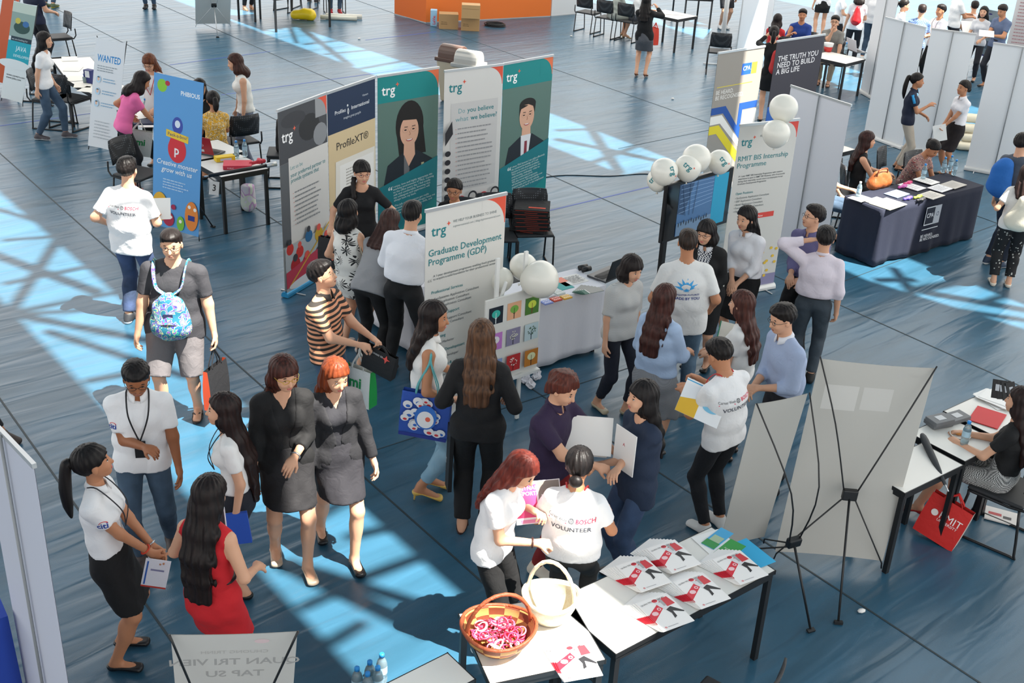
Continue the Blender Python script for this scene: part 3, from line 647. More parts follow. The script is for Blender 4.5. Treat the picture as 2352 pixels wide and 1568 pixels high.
for p, q, e in (((0, 352), (1137, 1363), (3, 3)), ((0, 916), (376, 1446), (2, 2)), ((906, 31), (1625, 281), (6, 12)), ((1252, 397), (2312, 872), (1, 2)), ((1299, 944), (2217, 1546), (9, 2)),
                ((162, 37), (392, 153), (4, 10)), ((364, 9), (753, 180), (3, 1)), ((1470, 331), (1623, 300), (.5, 3)), ((1951, 641), (2107, 583), (1.5, 5)), ((459, 550), (640, 509), (0, 3)), ((1320, 885), (1394, 861), (2.5, 1)), ((2232, 491), (2300, 517), (1, 3))):
    n_trim += 1; strip(p, q, .011 if n_trim > 7 else .016, SEAM, 'trim_%d' % n_trim, ext=e)
TAPE = mat('#2f4f9a', .5)
for p, q, e, lb in (((839, 92), (1001, 73), 0, 'blue floor tape running past the cardboard boxes'), ((600, 205), (863, 168), .8, 'blue floor tape running behind the dark blue roll-up banner'), ((0, 289), (211, 260), 0, 'blue floor tape under the chairs by the left tables'),
                    ((1255, 485), (1500, 427), .3, 'blue floor tape between teal banner and television'), ((390, 149), (620, 118), 0, 'blue floor tape above the red-haired seated woman')):
    tag(strip(p, q, .035, TAPE, 'floor_tape', None, ext=(e, e), hgt=.0015), lb, 'tape', 'blue tapes on the floor')
# roof high above: slabs with glazed gaps between them, the sun comes in through the gaps
RH = 10.5; sh = lambda p: V3(p[0]-SUNV[0]*RH, p[1]-SUNV[1]*RH, RH)
def rline(pts, e=9):
    P = [sh(W(*p)) for p in pts]; P[0] = P[0]-unit(P[1]-P[0])*e; P[-1] = P[-1]+unit(P[-1]-P[-2])*e; return P
edges = [rline([(0, 686), (230, 924), (612, 1326), (840, 1568)], 8), rline([(0, 437), (300, 699), (1090, 1385)], 8), rline([(540, 52), (860, 172), (1280, 342), (1560, 450), (1990, 642), (2330, 748)], 9), rline([(600, 36), (940, 146), (1280, 266), (1521, 358), (1900, 520), (2352, 700)], 9),
         rline([(1420, 25), (1640, 98), (2352, 360)], 9), rline([(1400, -12), (2352, 280)], 9), rline([(1500, -60), (2352, 120)], 9), rline([(1500, -150), (2352, -60)], 9)]
RM = mat('#c9cdd0', .8)
RT = bpy.data.materials.new('translucent_fill_roof'); RT.use_nodes = True; _t = RT.node_tree; _tr = nn(_t, 'ShaderNodeBsdfTranslucent'); _tr.inputs[0].default_value = (.36, .36, .355, 1); _df = nn(_t, 'ShaderNodeBsdfDiffuse'); _mx = nn(_t, 'ShaderNodeMixShader'); _mx.inputs[0].default_value = .25  # far slabs made translucent as added fill, brightening the floor's reflections
_t.links.new(_tr.outputs[0], _mx.inputs[1]); _t.links.new(_df.outputs[0], _mx.inputs[2]); _t.links.new(_mx.outputs[0], _t.nodes['Material Output'].inputs[0])
far0 = [V3(-30, 10, RH), V3(6, -16, RH)]; far1 = [V3(-14, 60, RH), V3(60, 60, RH), V3(60, 10, RH)]
slabs = [far0[::1]+edges[0][::-1], edges[1]+edges[2][::-1], edges[3]+edges[4][::-1], edges[5]+edges[6][::-1], edges[7]+[V3(60, 20, RH), V3(60, 60, RH), V3(-20, 60, RH)]]
for i, P in enumerate(slabs):
    n = len(P)
    if i < 2: mb = MB(); mb.add([*P]+[p+V3(0, 0, .15) for p in P], [tuple(range(n)), tuple(range(2*n-1, n-1, -1))]+[(j, (j+1) % n, n+(j+1) % n, n+j) for j in range(n)], RM)
    else: mb = MB(); mb.add([*P], [tuple(range(n))], RT)
    mb.build('ceiling', None, kind='structure')
a_, b_ = W(1650, 122, 2.05), W(1757, 106, 2.05); a_[2] = b_[2] = 0; a0_, b0_ = a_-(b_-a_)*.15, a_+(b_-a_)*.58; dz_ = V3(SUNV[0], SUNV[1], 0)*2.3      # unseen roof patch, added to shade the left part of the zigzag banner
mb = MB(); P = [sh(q) for q in (a0_, b0_, b0_+dz_, a0_+dz_)]; mb.add([*P]+[p+V3(0, 0, .15) for p in P], [(0, 1, 2, 3), (7, 6, 5, 4), (0, 4, 5, 1), (1, 5, 6, 2), (2, 6, 7, 3), (3, 7, 4, 0)], RM); mb.build('ceiling', None, kind='structure')
BM = mat('#9aa0a4', .6); mb = MB()
for p, q, r in (((-20, 476), (92, 509), .05), ((0, 549), (150, 538), .05), ((-30, 578), (214, 668), .08), ((135, 530), (15, 712), .07), ((0, 649), (200, 607), .05), ((19, 714), (300, 660), .05), ((31, 718), (260, 704), .045), ((38, 721), (356, 783), .07), ((356, 783), (560, 850), .07),
                ((96, 756), (420, 862), .06), ((184, 871), (330, 846), .05), ((600, 1060), (750, 1141), .05), ((700, 1190), (800, 1130), .05), ((780, 1228), (890, 1203), .05), ((800, 1326), (975, 1262), .06), ((690, 1300), (1010, 1400), .06), ((640, 1290), (960, 1442), .08), ((670, 1390), (775, 1344), .05), ((820, 1420), (720, 1480), .05),
                ((660, 60), (676, 98), .05), ((692, 101), (790, 90), .06), ((738, 124), (850, 113), .06), ((815, 158), (920, 139), .06), ((690, 66), (800, 150), .08), ((1270, 298), (1368, 294), .06), ((1270, 318), (1400, 345), .09), ((1400, 345), (1531, 374), .09), ((1345, 288), (1415, 395), .09), ((1335, 378), (1461, 331), .07), ((560, 40), (640, 66), .06), ((600, 70), (620, 35), .06),
                ((2000, 640), (2090, 640), .07), ((2040, 612), (2085, 672), .07), ((2090, 664), (2210, 640), .10), ((2110, 668), (2360, 712), .09), ((2160, 705), (2360, 735), .07), ((2250, 690), (2350, 660), .06), ((1560, 60), (1600, 45), .06), ((1640, 85), (1700, 60), .07)):
    a, b = sh(W(*p)), sh(W(*q)); mb.tube([a-V3(0, 0, .12), b-V3(0, 0, .12)], r, BM, 6)
mb.build('beam', None, kind='structure')
# ------------------------------------------------------------------ furniture
BLK = mat('#17181a', .45); WHT = mat('#e6e4df', .5); PAPER = mat('#efeeea', .7); ALU = mat('#c9cbcc', .35, .6); GREY = mat('#8d9092', .5)
def quad_frame(a, b, c, z):
    A, B, C_ = W(*a, z), W(*b, z), W(*c, z); u = B-A; Lu = np.linalg.norm(u); u /= Lu; n = V3(-u[1], u[0], 0); dp = (C_-A)@n
    if dp < 0: n = -n; dp = -dp
    return A, u, n, Lu, dp
def table(label, a, b, c, z=.74, top='#e4e2dc', group=None, shelf=False, L=None, D=None):
    A, u, n, Lu, dp = quad_frame(a, b, c, z); Lu = L or Lu; dp = D or dp; cen = A+u*Lu/2+n*dp/2; rz = math.atan2(u[1], u[0]); ox, oy = Lu/2, dp/2
    t = root('table', (cen[0], cen[1], 0), rz, label=label, cat='table', group=group)
    m = MB(); m.box((0, 0, z-.0125), (Lu, dp, .025), mat(top, .45)); bevel(m.build('tabletop', t), .003)
    m = MB(); 
    for sy in (-1, 1): m.box((0, sy*(oy-.025), z-.045), (Lu-.02, .035, .038), BLK)
    for sx in (-1, 1): m.box((sx*(ox-.025), 0, z-.045), (.035, dp-.08, .038), BLK)
    for sx in (-1, 1): m.box((sx*(ox-.002), 0, z-.014), (.006, dp+.006, .03), BLK)
    for sy in (-1, 1): m.box((0, sy*(oy-.002), z-.014), (Lu+.006, .006, .03), BLK)
    m.build('frame', t)
    for sx in (-1, 1):
        for sy in (-1, 1): m = MB(); m.box((sx*(ox-.028), sy*(oy-.028), (z-.064)/2), (.038, .038, z-.064), BLK); m.build('leg', t)
    return t, cen, rz, Lu, dp
CHM = mat('#202226', .55, 0, 'mesh', '#6a6f74', 38.); CHS = mat('#232528', .6); _ch = []
def chair(label, px, face, z=.45, group=None):
    p = W(px[0], px[1], z); fa = math.radians(face-90)
    if _ch: t = copy_tree(_ch[0])
    else:
        t = root('visitor_chair'); _ch.append(t); m = MB()
        m.box((0, 0, .45), (.44, .45, .035), CHS); bevel(m.build('seat', t), .015, 3)
        m = MB(); P = []; F = []; K = 7
        for i in range(K+1):
            for j in range(5):
                y = (i/K-.5)*.44; zz = .58+.30*j/4; x = -.235-.05*j/4+.045*(2*i/K-1)**2; y *= 1-.08*max(0, j-3); P += [(x, y, zz), (x-.015, y, zz)]
        for i in range(K):
            for j in range(4): a = (i*5+j)*2; b = ((i+1)*5+j)*2; F += [(a, b, b+2, a+2), (a+1, a+3, b+3, b+1)]
        for j in range(4):
            for i in (0, K): a = (i*5+j)*2; F.append((a, a+2, a+3, a+1) if i == 0 else (a, a+1, a+3, a+2))
        for i in range(K):
            for j in (0, 4): a = (i*5+j)*2; b = ((i+1)*5+j)*2; F.append((a, a+1, b+1, b) if j == 0 else (a, b, b+1, a+1))
        m.add(P, F, CHM, True); m.build('backrest', t)
        for k in (1, -1):
            m = MB(); y = .225*k; P3, Q3 = smooth([(-.27, y, .62), (-.235, y, .44), (.17, y, .43), (.20, y, .40), (.24, y, .03), (.21, y, .012), (-.22, y, .012), (-.25, y, .03), (-.20, y, .42)], [.0115]*9, 3)
            m.tube(P3, .0115, BLK, 7); m.build('side_frame', t)
        m = MB(); m.tube([(-.05, -.225, .425), (-.05, .225, .425)], .010, BLK, 6); m.tube([(.12, -.225, .425), (.12, .225, .425)], .010, BLK, 6); m.build('crossbar', t)
    t.location = (p[0], p[1], 0); t.rotation_euler = (0, 0, fa); tag(t, label, 'chair'); 
    if group: t['group'] = group
    elif 'group' in t: del t['group']
    return t
TEAL = '#078a8a'; TRG = '#1b7f86'; ORG = '#e4573d'; INK = '#5b6468'
def rollup(label, a, b, h=2.05, top=True, bg='#dcdad6', art=None, back=False, wd=None, base=None, group=None, name='rollup_banner', sheet2=None, foot=True, trans=0):
    """a, b: left and right end as seen; top=True when these are the ends of the top rail"""
    A, B = (W(*a, h), W(*b, h)) if top else (W(*a), W(*b)); A[2] = B[2] = 0; u = B-A; w_ = np.linalg.norm(u); u /= w_
    if wd: c0 = (A+B)/2; A = c0-u*wd/2; w_ = wd
    n = V3(u[1], -u[0], 0); rz = math.atan2(u[1], u[0]); cen = A+u*w_/2
    t = root(name, cen, rz, label=label, cat='banner', group=group); s_ = 1 if back else -1     # local -y is the side seen
    sm = mat(bg, .55); m = MB(); K = 8; P = []; F = []
    for i in range(K+1):
        x = (i/K-.5)*w_
        for z in (.07, h*.35, h*.7, h-.01): P += [(x, -.0012+.0, z), (x, .0012, z)]
    for i in range(K):
        for j in range(3): q0 = (i*4+j)*2; q1 = ((i+1)*4+j)*2; F += [(q0, q1, q1+2, q0+2), (q0+1, q0+3, q1+3, q1+1)]
    m.add(P, F, sm, True); m.build('banner_sheet', t)
    m = MB(); m.box((0, 0, h), (w_+.012, .022, .028), ALU); m.build('top_rail', t)
    m = MB(); bm_ = mat(base or '#cfd0cf', .4, .3); n_ = 10; P = [(sx*(w_/2+.01), .045*math.cos(math.pi*i/n_), .008+.062*math.sin(math.pi*i/n_)**.7) for sx in (-1, 1) for i in range(n_+1)]; k_ = n_+1
    m.add(P, [(i, i+1, k_+i+1, k_+i) for i in range(n_)]+[tuple(range(k_))[::-1], tuple(range(k_, 2*k_)), (0, k_, 2*k_-1, n_)], bm_)
    m.build('base_case', t)
    if foot:
        for k in (1, -1): m = MB(); m.tube([(k*w_*.33, -.16, .008), (k*w_*.33, .16, .008)], .007, ALU, 6); m.build('foot', t)
    m = MB(); m.tube([(0, -s_*-.02*-1 if False else (.02 if not back else -.02), .05), (0, .02 if not back else -.02, h)], .009, GREY, 8); m.build('support_pole', t)
    if art:
        ar = Art(); art(ar, w_, h); ar.build('print', t, lambda u_, v_, hg: V3(u_-w_/2, -.0010-hg*.5, v_+.0), .6)
    return t
def bisect_z(pt, base, L):
    lo, hi = .3, 4.
    for _ in range(50):
        m = (lo+hi)/2
        if np.linalg.norm(W(*pt, m)-base) < L: lo = m
        else: hi = m
    return m
def xbanner(label, bl, br, tl, tr, L=1.6, zb=.10, ztop=None, bg='#dcdad6', art=None, back=False, hub=.62, name='x_banner', group=None, pole=BLK, faint=None, legs=True, off=.13, foot=None):
    BL, BR = W(*bl, zb), W(*br, zb)
    ztop = ztop or L*.985+zb; TL, TR = W(*tl, ztop), W(*tr, ztop); cb = (BL+BR)/2; ct = (TL+TR)/2; w_ = (np.linalg.norm(BR-BL)+np.linalg.norm(TR-TL))/2
    u = unit((BR-BL)+(TR-TL)); u[2] = 0; u = unit(u); v = unit(ct-cb); n = unit(np.cross(u, v)); Lr = np.linalg.norm(ct-cb)
    t = root(name, V3(cb[0], cb[1], 0), 0, label=label, cat='banner', group=group); c0 = cb-V3(cb[0], cb[1], 0)
    T = lambda a, b, c: c0+u*a+v*b+n*c                              # n points to the side seen
    m = MB(); K = 8; P = []; F = []
    for i in range(K+1):
        for j in range(7):
            a = (i/K-.5)*w_; b = Lr*j/6; bow = .02*(1-(2*i/K-1)**2)*(1-abs(2*j/6-1))
            sag = -.012*(1-(2*i/K-1)**2)*(1 if j == 6 else 0)+(.012*(1-(2*i/K-1)**2) if j == 0 else 0)
            P += [T(a, b+sag, -.001), T(a, b+sag, .001)]
    for i in range(K):
        for j in range(6): q0 = (i*7+j)*2; q1 = ((i+1)*7+j)*2; F += [(q0, q0+2, q1+2, q1), (q0+1, q1+1, q1+3, q0+3)]
    m.add(P, F, mat(bg, .6), True); m.build('banner_sheet', t)
    s_ = 1 if back else -1; H0 = T(0, Lr*(1-hub), s_*off)
    for k in (1, -1):
        mid = T(k*w_*.27, Lr*(1-hub*.45), s_*off*.9); m = MB(); P3, _ = smooth([H0+u*k*.04, mid, T(k*w_*.505, Lr+.02, s_*.012)], [0]*3, 4); m.tube(P3, .006, pole, 6); m.build('upper_arm', t)
        if legs: m = MB(); m.tube([H0+u*k*.04-V3(0, 0, .03), T(k*w_*.49, -.01, s_*.015), T(k*w_*.50, -.03, s_*.01)+V3(0, 0, -.03)], .006, pole, 6); m.build('lower_arm', t)
    e = H0+n*s_*.42
    if foot: e = W(*foot)-V3(cb[0], cb[1], 0)
    e[2] = .006; m = MB(); m.tube([H0, e], [.009, .0085], pole if pole is BLK else ALU, 8); m.build('rear_leg', t)
    m = MB(); m.box(H0, (.11, .05, .085), BLK, M=np.stack([u, n, v], 1)); bevel(m.build('hub', t), .01); m = MB(); m.box(e+V3(0, 0, .006), (.06, .03, .02), BLK, M=np.stack([u, n, v], 1)*1.); m.build('rubber_foot', t)
    if art:
        ar = Art(); art(ar, w_, Lr); sg = 1
        ar.build('print', t, lambda a, b, hg: T(a-w_/2, b, .0004+hg*.5), .6)
    return t
# ------------------------------------------------------------------ hand-held and worn things
def frame(x, y): x = unit(x); y = np.asarray(y, float); y = unit(y-x*(x@y)); return np.stack([x, y, np.cross(x, y)], 1)
def sheet(name, label, c, w_, h_, ux, vy, col='#efeeea', art=None, th=.004, cat='paper', group=None, fold=None, k=1):
    """a sheet or booklet lying or held anywhere; ux and vy run along its width and height, its face looks along ux x vy"""
    M_ = frame(ux, vy); t = root(name, c, 0, label=label, cat=cat, group=group); t.matrix_world = Matrix([[*M_[i], c[i]] for i in range(3)]+[[0, 0, 0, 1]])
    m = MB(); m.box((0, 0, 0), (w_, h_, th), mat(col, .6)); m.build('cover' if th > .003 else 'page', t)
    if art: ar = Art(); art(ar, w_, h_); ar.build('print', t, lambda u, v, hg: V3(u-w_/2, v-h_/2, th/2+hg*.6), .5)
    return t
def tote(label, grip, w_=.32, h_=.36, d_=.1, ang=0, c='#1a1a1c', side=None, art=None, hl=.16, hc=None, cat='bag', name='tote_bag', tilt=(0, 0), group=None, slack=.0):
    z = grip[2]-hl-h_; t = root(name, (grip[0], grip[1], max(z, .0)), math.radians(ang), label=label, cat=cat, group=group)
    if tilt != (0, 0): t.rotation_euler = (math.radians(tilt[0]), math.radians(tilt[1]), math.radians(ang))
    cm, sm = mat(c, .7, 0, None, None, 1., .3), mat(side or c, .7); m = MB(); K = 6; P = []
    for j in range(K+1):
        f = j/K; dd = d_*(1-.45*f**1.5); ww = w_*(1+.02*math.sin(f*3)); P += [(-ww/2, -dd/2-.006*math.sin(f*math.pi), f*h_), (ww/2, -dd/2-.006*math.sin(f*math.pi), f*h_), (ww/2, dd/2+.006*math.sin(f*math.pi), f*h_), (-ww/2, dd/2+.006*math.sin(f*math.pi), f*h_)]
    m.add(P, [(j*4, j*4+1, j*4+5, j*4+4) for j in range(K)]+[(j*4+2, j*4+3, j*4+7, j*4+6) for j in range(K)], cm); m.add(P, [(j*4+1, j*4+2, j*4+6, j*4+5) for j in range(K)]+[(j*4+3, j*4, j*4+4, j*4+7) for j in range(K)]+[(0, 3, 2, 1)], sm)
    m.build('bag_body', t)
    for k in (1, -1):
        m = MB(); a = V3(-w_*.22, k*d_*.27, h_-.01); b = V3(w_*.22, k*d_*.27, h_-.01); top = V3(0, 0, h_+hl)
        P3, _ = smooth([a, a*.75+top*.25+V3(-.01, 0, 0), (a+top*2)/3+V3(.02, 0, .02), top, (b+top*2)/3+V3(-.02, 0, .02), b*.75+top*.25+V3(.01, 0, 0), b], [0]*7, 3); m.tube(P3, .009, mat(hc or c, .7), 6, flat=.45); m.build('handle', t)
    if art:
        ar = Art(); art(ar, w_, h_)
        ar.build('print', t, lambda u, v, hg: V3(u-w_/2, -(d_*(1-.45*(v/h_)**1.5)/2+.006*math.sin(v/h_*math.pi))-.0035-hg, v))
    return t
def blob(name, label, cat, parts, m, h_=.012, parent=None, group=None, loc=None, k=.03, cut=None):
    """soft body grown from round cones (a, b, ra, rb) given in the hall's coordinates"""
    P0 = np.array([p for q in parts for p in (q[0], q[1])]); r = max(max(q[2], q[3]) for q in parts); o = P0.mean(0) if loc is None else np.asarray(loc); lo, hi = P0.min(0)-r-.03-o, P0.max(0)+r+.03-o
    def fn(P):
        d = None
        for a, b, ra, rb in parts: e = rc(P, np.asarray(a)-o, np.asarray(b)-o, ra, rb); d = e if d is None else smin(d, e, k)
        d = d+folds(P, .003, 1.); return np.maximum(d, cut(P+o)) if cut else d
    v, f = nets(fn, lo, hi, h_)
    if parent is None: ob = mesh_obj(name, v, f, m, None, smooth=True); ob.location = o; return tag(ob, label, cat, group)
    return mesh_obj(name, v+o-np.array(parent.location), f, m, parent, smooth=True)
# ------------------------------------------------------------------ artwork shared by several things
def trg_logo(a, x, y, s, c='#ffffff', star='#e8694f'):
    a.text('trg', x, y, s, c, .012); X, Y, r = x+s*1.36, y+s*.66, s*.17
    a.poly([(X, Y+r), (X+r*.28, Y+r*.28), (X+r, Y), (X+r*.28, Y-r*.28), (X, Y-r), (X-r*.28, Y-r*.28), (X-r, Y), (X-r*.28, Y+r*.28)], star)
def citi(a, x=0, y=0, s=.05):
    a.text('citi', x, y, s, '#1d3f9a', .02, align='CENTER'); a.ring(x+s*.12, y+s*.42, s*.42, s*.49, '#d8322e', 12, 25, 155)
def volunteer(a):
    a.text('Career Week', -.150, .024, .030, '#55565a', fit=.125); a.rect(-.150, .010, -.03, .016, '#e0305a'); a.ring(.0, .03, .013, .017, '#3a3d44', 14); a.rect(-.006, .020, -.003, .040, '#3a3d44'); a.rect(.003, .020, .006, .040, '#3a3d44')
    a.text('BOSCH', .028, .017, .040, '#e0204a', .008, fit=.118); a.text('VOLUNTEER', 0, -.045, .046, '#23283c', .004, align='CENTER')
def F(c, r=.85, b=.35): return (c, r, 0, None, None, 1., b)
WT = F('#e9e9ea'); BK = F('#0e0e10'); BLZ = F('#151517'); JN = ('#33465a', .9, 0, 'denim', '#4b6077', 1., .3); NV = F('#141826'); SKB = dict(kind='skirt', m=F('#0c0c0e'), hem=.50)
VT = dict(m=WT, sleeve=.62, loose=.012, hem=-.08)
PP = {}
def add(key, *a, **k): PP[key] = person(*a, **k); return PP[key]
# --- near left: the group in white polo shirts and the red dress
p = add('pony', 'woman with ponytail in white polo and black skirt, hands clasped over a booklet', (198, 1035), 1.61, 95, foot=(284, 1512), R=(.27, -.02, .93), L=(.29, .03, .91), hd=(22, -8), skin='m', hair=('pony_bang', '#0d0b0b', .36, '#1c1716', '#d9c7cc'), top=dict(m=WT, sleeve=.6, collar=True, hem=.05), bottom=dict(kind='skirt', m=BK, hem=.52), shoes=('flat', '#141416'), fl=(.0, .12), fr=(.02, -.10), lanyard='#23252c')
a_ = Art(); citi(a_, 0, -.02, .055); SL = p['SH'][-1]*.5+p['EL'][-1]*.5; p['pr']('shirt', a_, 0, latv=p['fwd'], upv=p['dirs'], org=SL+V3(0, 0, .01), depth=.3, nm='sleeve_logo')
g = (p['hand'][1]+p['hand'][-1])/2; m = MB(); q = p['L'](W(285, 1255, .9))
sheet('booklet', 'white booklet with blue edge in the clasped hands of the woman with ponytail', g+V3(-.02, -.05, -.09), .15, .22, p['vec'](V3(1, .1, -.25)), p['vec'](V3(.35, 0, 1)), '#e4e6ee', lambda a, w_, h_: (a.rect(0, 0, w_, .012, '#c0392b'), a.rect(.012, .02, .022, h_-.02, '#2f5fb0'), a.rect(.04, h_*.6, w_*.8, h_*.66, '#88a')), cat='booklet')
m = MB(); m.tube([p['WR'][1]+p['HF'][1]['t']*.031*math.cos(t)+p['HF'][1]['n']*.027*math.sin(t)-p['HF'][1]['f']*.02 for t in [2*math.pi*i/12 for i in range(12)]], .006, mat('#c8cacc', .25, .9), 6, True); m.build('wristwatch', p['o'])
m = MB(); m.tube([p['WR'][-1]+p['HF'][-1]['t']*.031*math.cos(t)+p['HF'][-1]['n']*.027*math.sin(t)-p['HF'][-1]['f']*.03 for t in [2*math.pi*i/12 for i in range(12)]], .005, mat('#d8442a', .5), 6, True, flat=1.8); m.build('wristband', p['o'])
p = add('polo', 'man with glasses in white polo with lanyard and phone, blue jeans', (312, 826), 1.72, 18, foot=(352, 1282), R=(.25, .05, 1.13), L=(.10, .25, .83), hd=(4, 24), sex='m', skin='t', hair=('short', '#0b0909'), top=dict(m=WT, sleeve=.72, collar=True, loose=.012, hem=-.09), bottom=dict(m=('#2d3f50', .9, 0, 'denim', '#4a6076', 1., .3), g=.014), shoes=('sneaker', '#443a38', '#cfc8b8'), glasses='#1c1c1e', lanyard='#15151a', fl=(-.12, .13), fr=(.08, -.08), curl=(.5, .9))
a_ = Art(); citi(a_, 0, -.02, .055); p['pr']('shirt', a_, 0, latv=unit(p['lat']*.75+p['fwd']*.66), upv=p['dirs'], org=p['SH'][-1]*.5+p['EL'][-1]*.5, depth=.3, nm='sleeve_logo')
c_ = p['W'](p['cur'](.13)+p['fwd']*(p['td'][1]+.05)); sheet('badge_phone', 'black phone in a holder hanging from the lanyard of the man in white polo', c_, .072, .125, p['vec'](V3(.1, 1, 0)), V3(.0, 0, 1), '#101013', lambda a, w_, h_: a.rect(.012, h_-.014, w_-.012, h_-.004, '#d8d8dc'), .014, cat='phone')
p = add('red', 'woman in red sleeveless dress with black belt and very long black hair, holding a phone', (468, 1113), 1.60, 162, R=(.22, -.18, 1.0), L=(.26, .20, 1.13), skin='l', hair=('long', '#0e0a0a', .56, '#231715'), top=dict(m=F('#c01822'), sleeve=0, hem=.0, name='dress_bodice'), bottom=dict(kind='skirt', m=F('#c01822'), hem=.55, up=.15, name='dress_skirt', flare=.01), belt='#16090a', shoes=('flat', '#151515'), hd=(0, 15))
c_ = p['hand'][1]+V3(0, 0, .06); sheet('smartphone', 'white smartphone held up by the woman in red dress', c_, .068, .14, V3(1, .2, .1), V3(-.25, .35, 1), '#e9e9ec', lambda a, w_, h_: a.rect(.006, .018, w_-.006, h_-.018, mat('#3a3f44', .1)), .009, cat='phone')
p = add('longhair', 'laughing woman in white t-shirt and navy skirt with waist-long dark hair, facing left', (507, 915), 1.61, -78, foot=(560, 1352), R='d', L=(.0, .20, .84), hd=(0, -5), hair=('long', '#150e0e', .62, '#2c1a17'), top=dict(m=F('#e6e4e2'), sleeve=.62, hem=.05), bottom=dict(kind='skirt', m=F('#1a1c26'), hem=.52), shoes=('flat', '#151313'), fl=(.02, .11), fr=(.1, -.09), lanyard='#15151a')
c_ = p['hand'][1]; sheet('book', 'blue and white books carried low by the laughing long-haired woman', c_+V3(.02, -.02, -.02), .17, .24, p['vec'](V3(1, 0, -.1)), V3(0, 0, 1), '#2a55b8', lambda a, w_, h_: (a.rect(0, 0, w_, h_, '#dfe4ea'), a.rect(w_-.03, 0, w_-.015, h_, '#2a7fc8')), .03, cat='book')
# --- the two women in black suits
p = add('suitglass', 'woman in black blazer and skirt with long dark hair and yellow-templed glasses', (641, 818), 1.62, 22, foot=(668, 1292), R=(.06, -.24, .80), L=(.24, .02, 1.04), hd=(18, 16), hair=('long_bang', '#1a100e', .50, '#552a20'), top=dict(m=F('#111113'), v=.17, sleeve=0), jacket=dict(m=F('#0f0f11'), v=.2, sleeve=1.55, hem=-.08), bottom=dict(kind='skirt', m=F('#1d1c1f'), hem=.60), shoes=('flat', '#b9a28c'), fl=(.18, .10), fr=(-.10, -.09), glasses='#c9a32a')
m = MB(); m.tube([p['WR'][1]+p['HF'][1]['t']*.031*math.cos(t)+p['HF'][1]['n']*.027*math.sin(t)-p['HF'][1]['f']*.03 for t in [2*math.pi*i/12 for i in range(12)]], .007, mat('#b8babc', .25, .9), 6, True); m.build('wristwatch', p['o'])
p = add('suitred', 'woman in dark grey blazer and skirt with copper hair, walking with eyes lowered', (756, 823), 1.64, 24, foot=(782, 1268), R=(.05, -.24, .80), L=(.12, .25, .82), hd=(14, 20), hair=('long', '#5c2814', .44, '#8a4222'), top=dict(m=F('#222228'), v=.17, sleeve=0), jacket=dict(m=F('#1e1e22'), v=.2, sleeve=1.85, hem=-.08), bottom=dict(kind='skirt', m=F('#26252b'), hem=.60), shoes=('flat', '#0e0e10'), fl=(.22, .06), fr=(-.24, -.09))
# --- backpack man, volunteer seen from behind
p = add('backpack', 'man with glasses in charcoal t-shirt and grey shorts wearing his backpack in front', (399, 530), 1.73, 8, foot=(421, 958), R=(.14, -.28, .82), L=(.06, .32, .82), sex='m', build=1.13, hd=(0, 8), hair=('crop', '#17110f'), top=dict(m=F('#35353a'), sleeve=.72, hem=-.12, loose=.014), bottom=dict(kind='shorts', m=F('#6a6668'), len=1.0, g=.040, name='shorts'), shoes=('sandal', '#3a322e'), glasses='#26201e', fl=(-.04, .12), fr=(.12, -.12))
bpk = mat('#1f6f86', .8, 0, 'blotch', ('#1f4f8c', '#2aa08c', '#b8b888', '#2a3f8c', '#8a58b0', '#2a8f9c', '#a8c8c0'), 22.)
pc = p['cur'](.18)+p['fwd']*.20; t = root('backpack', p['W'](V3(pc[0], pc[1], 0))*V3(1, 1, 0)+V3(0, 0, pc[2]-.24), p['fa'], label='turquoise and purple leaf patterned backpack worn on the chest of the man in shorts', cat='backpack')
fnb = lambda P: smin(ellp(P, (0.02, 0, .19), (.085, .150, .20)), smin(ellp(P, (.02, 0, .08), (.09, .152, .10)), ellp(P, (.06, 0, .09), (.075, .12, .085)), .03), .06)+folds(P, .003, 2)
v, f = nets(fnb, (-.12, -.2, -.06), (.2, .2, .43), .011); mesh_obj('bag_body', v, f, bpk, t, smooth=True)
m = MB(); m.box((.105, .0, .22), (.006, .075, .035), mat('#2b2d52', .6)); m.build('brand_patch', t)
m = MB(); m.tube(*smooth([(.10, -.10, .13), (.135, 0, .155), (.10, .10, .13)], [.004]*3), mat('#15151a', .5), 6); m.build('zipper', t)
for k in (1, -1):
    m = MB(); q0 = V3(.0, k*.03, .37); q1 = V3(-.01, k*.10, .43); sh_ = V3(-.19, k*.13, p['SH'][1][2]-(pc[2]-.24)+.095)
    P3, Q3 = smooth([q0, q1, V3(-.075, k*.125, sh_[2]-.035), sh_, sh_+V3(-.10, 0, -.06)], [.03]*5); m.tube(P3, Q3, bpk, 8, flat=.3); m.build('shoulder_strap', t)
orange_in = '#e2542c'
tote('black tote bag with orange gusset hanging from the hand of the man in shorts', p['grip'][1], .30, .38, .07, 75, '#1b1b1e', orange_in, None, .20)
def vol_person(key, label, head, h, face, extra=True, **k):
    kw = dict(top=VT, bottom=dict(m=F('#14161c')), shoes=('sneaker', '#d8d8d6'), sex='m'); kw.update(k); p = add(key, label, head, h, face, **kw)
    if extra: a_ = Art(); volunteer(a_); p['pr']('shirt', a_, .33)
    return p
p = vol_person('vol1', 'volunteer seen from behind in printed white t-shirt and blue jeans by the blue monster banner', (292, 370), 1.72, 176, foot=(320, 738), R=(.28, -.16, 1.08), L=(.10, .26, 1.0), hair=('short', '#100d0c'), bottom=dict(m=('#26344a', .9, 0, 'denim', '#41537a', 1., .3), g=.018, ga=.025), shoes=('sneaker', '#2a2c30', '#e6e6e8'), top=dict(m=WT, sleeve=.75, loose=.026, hem=-.15))
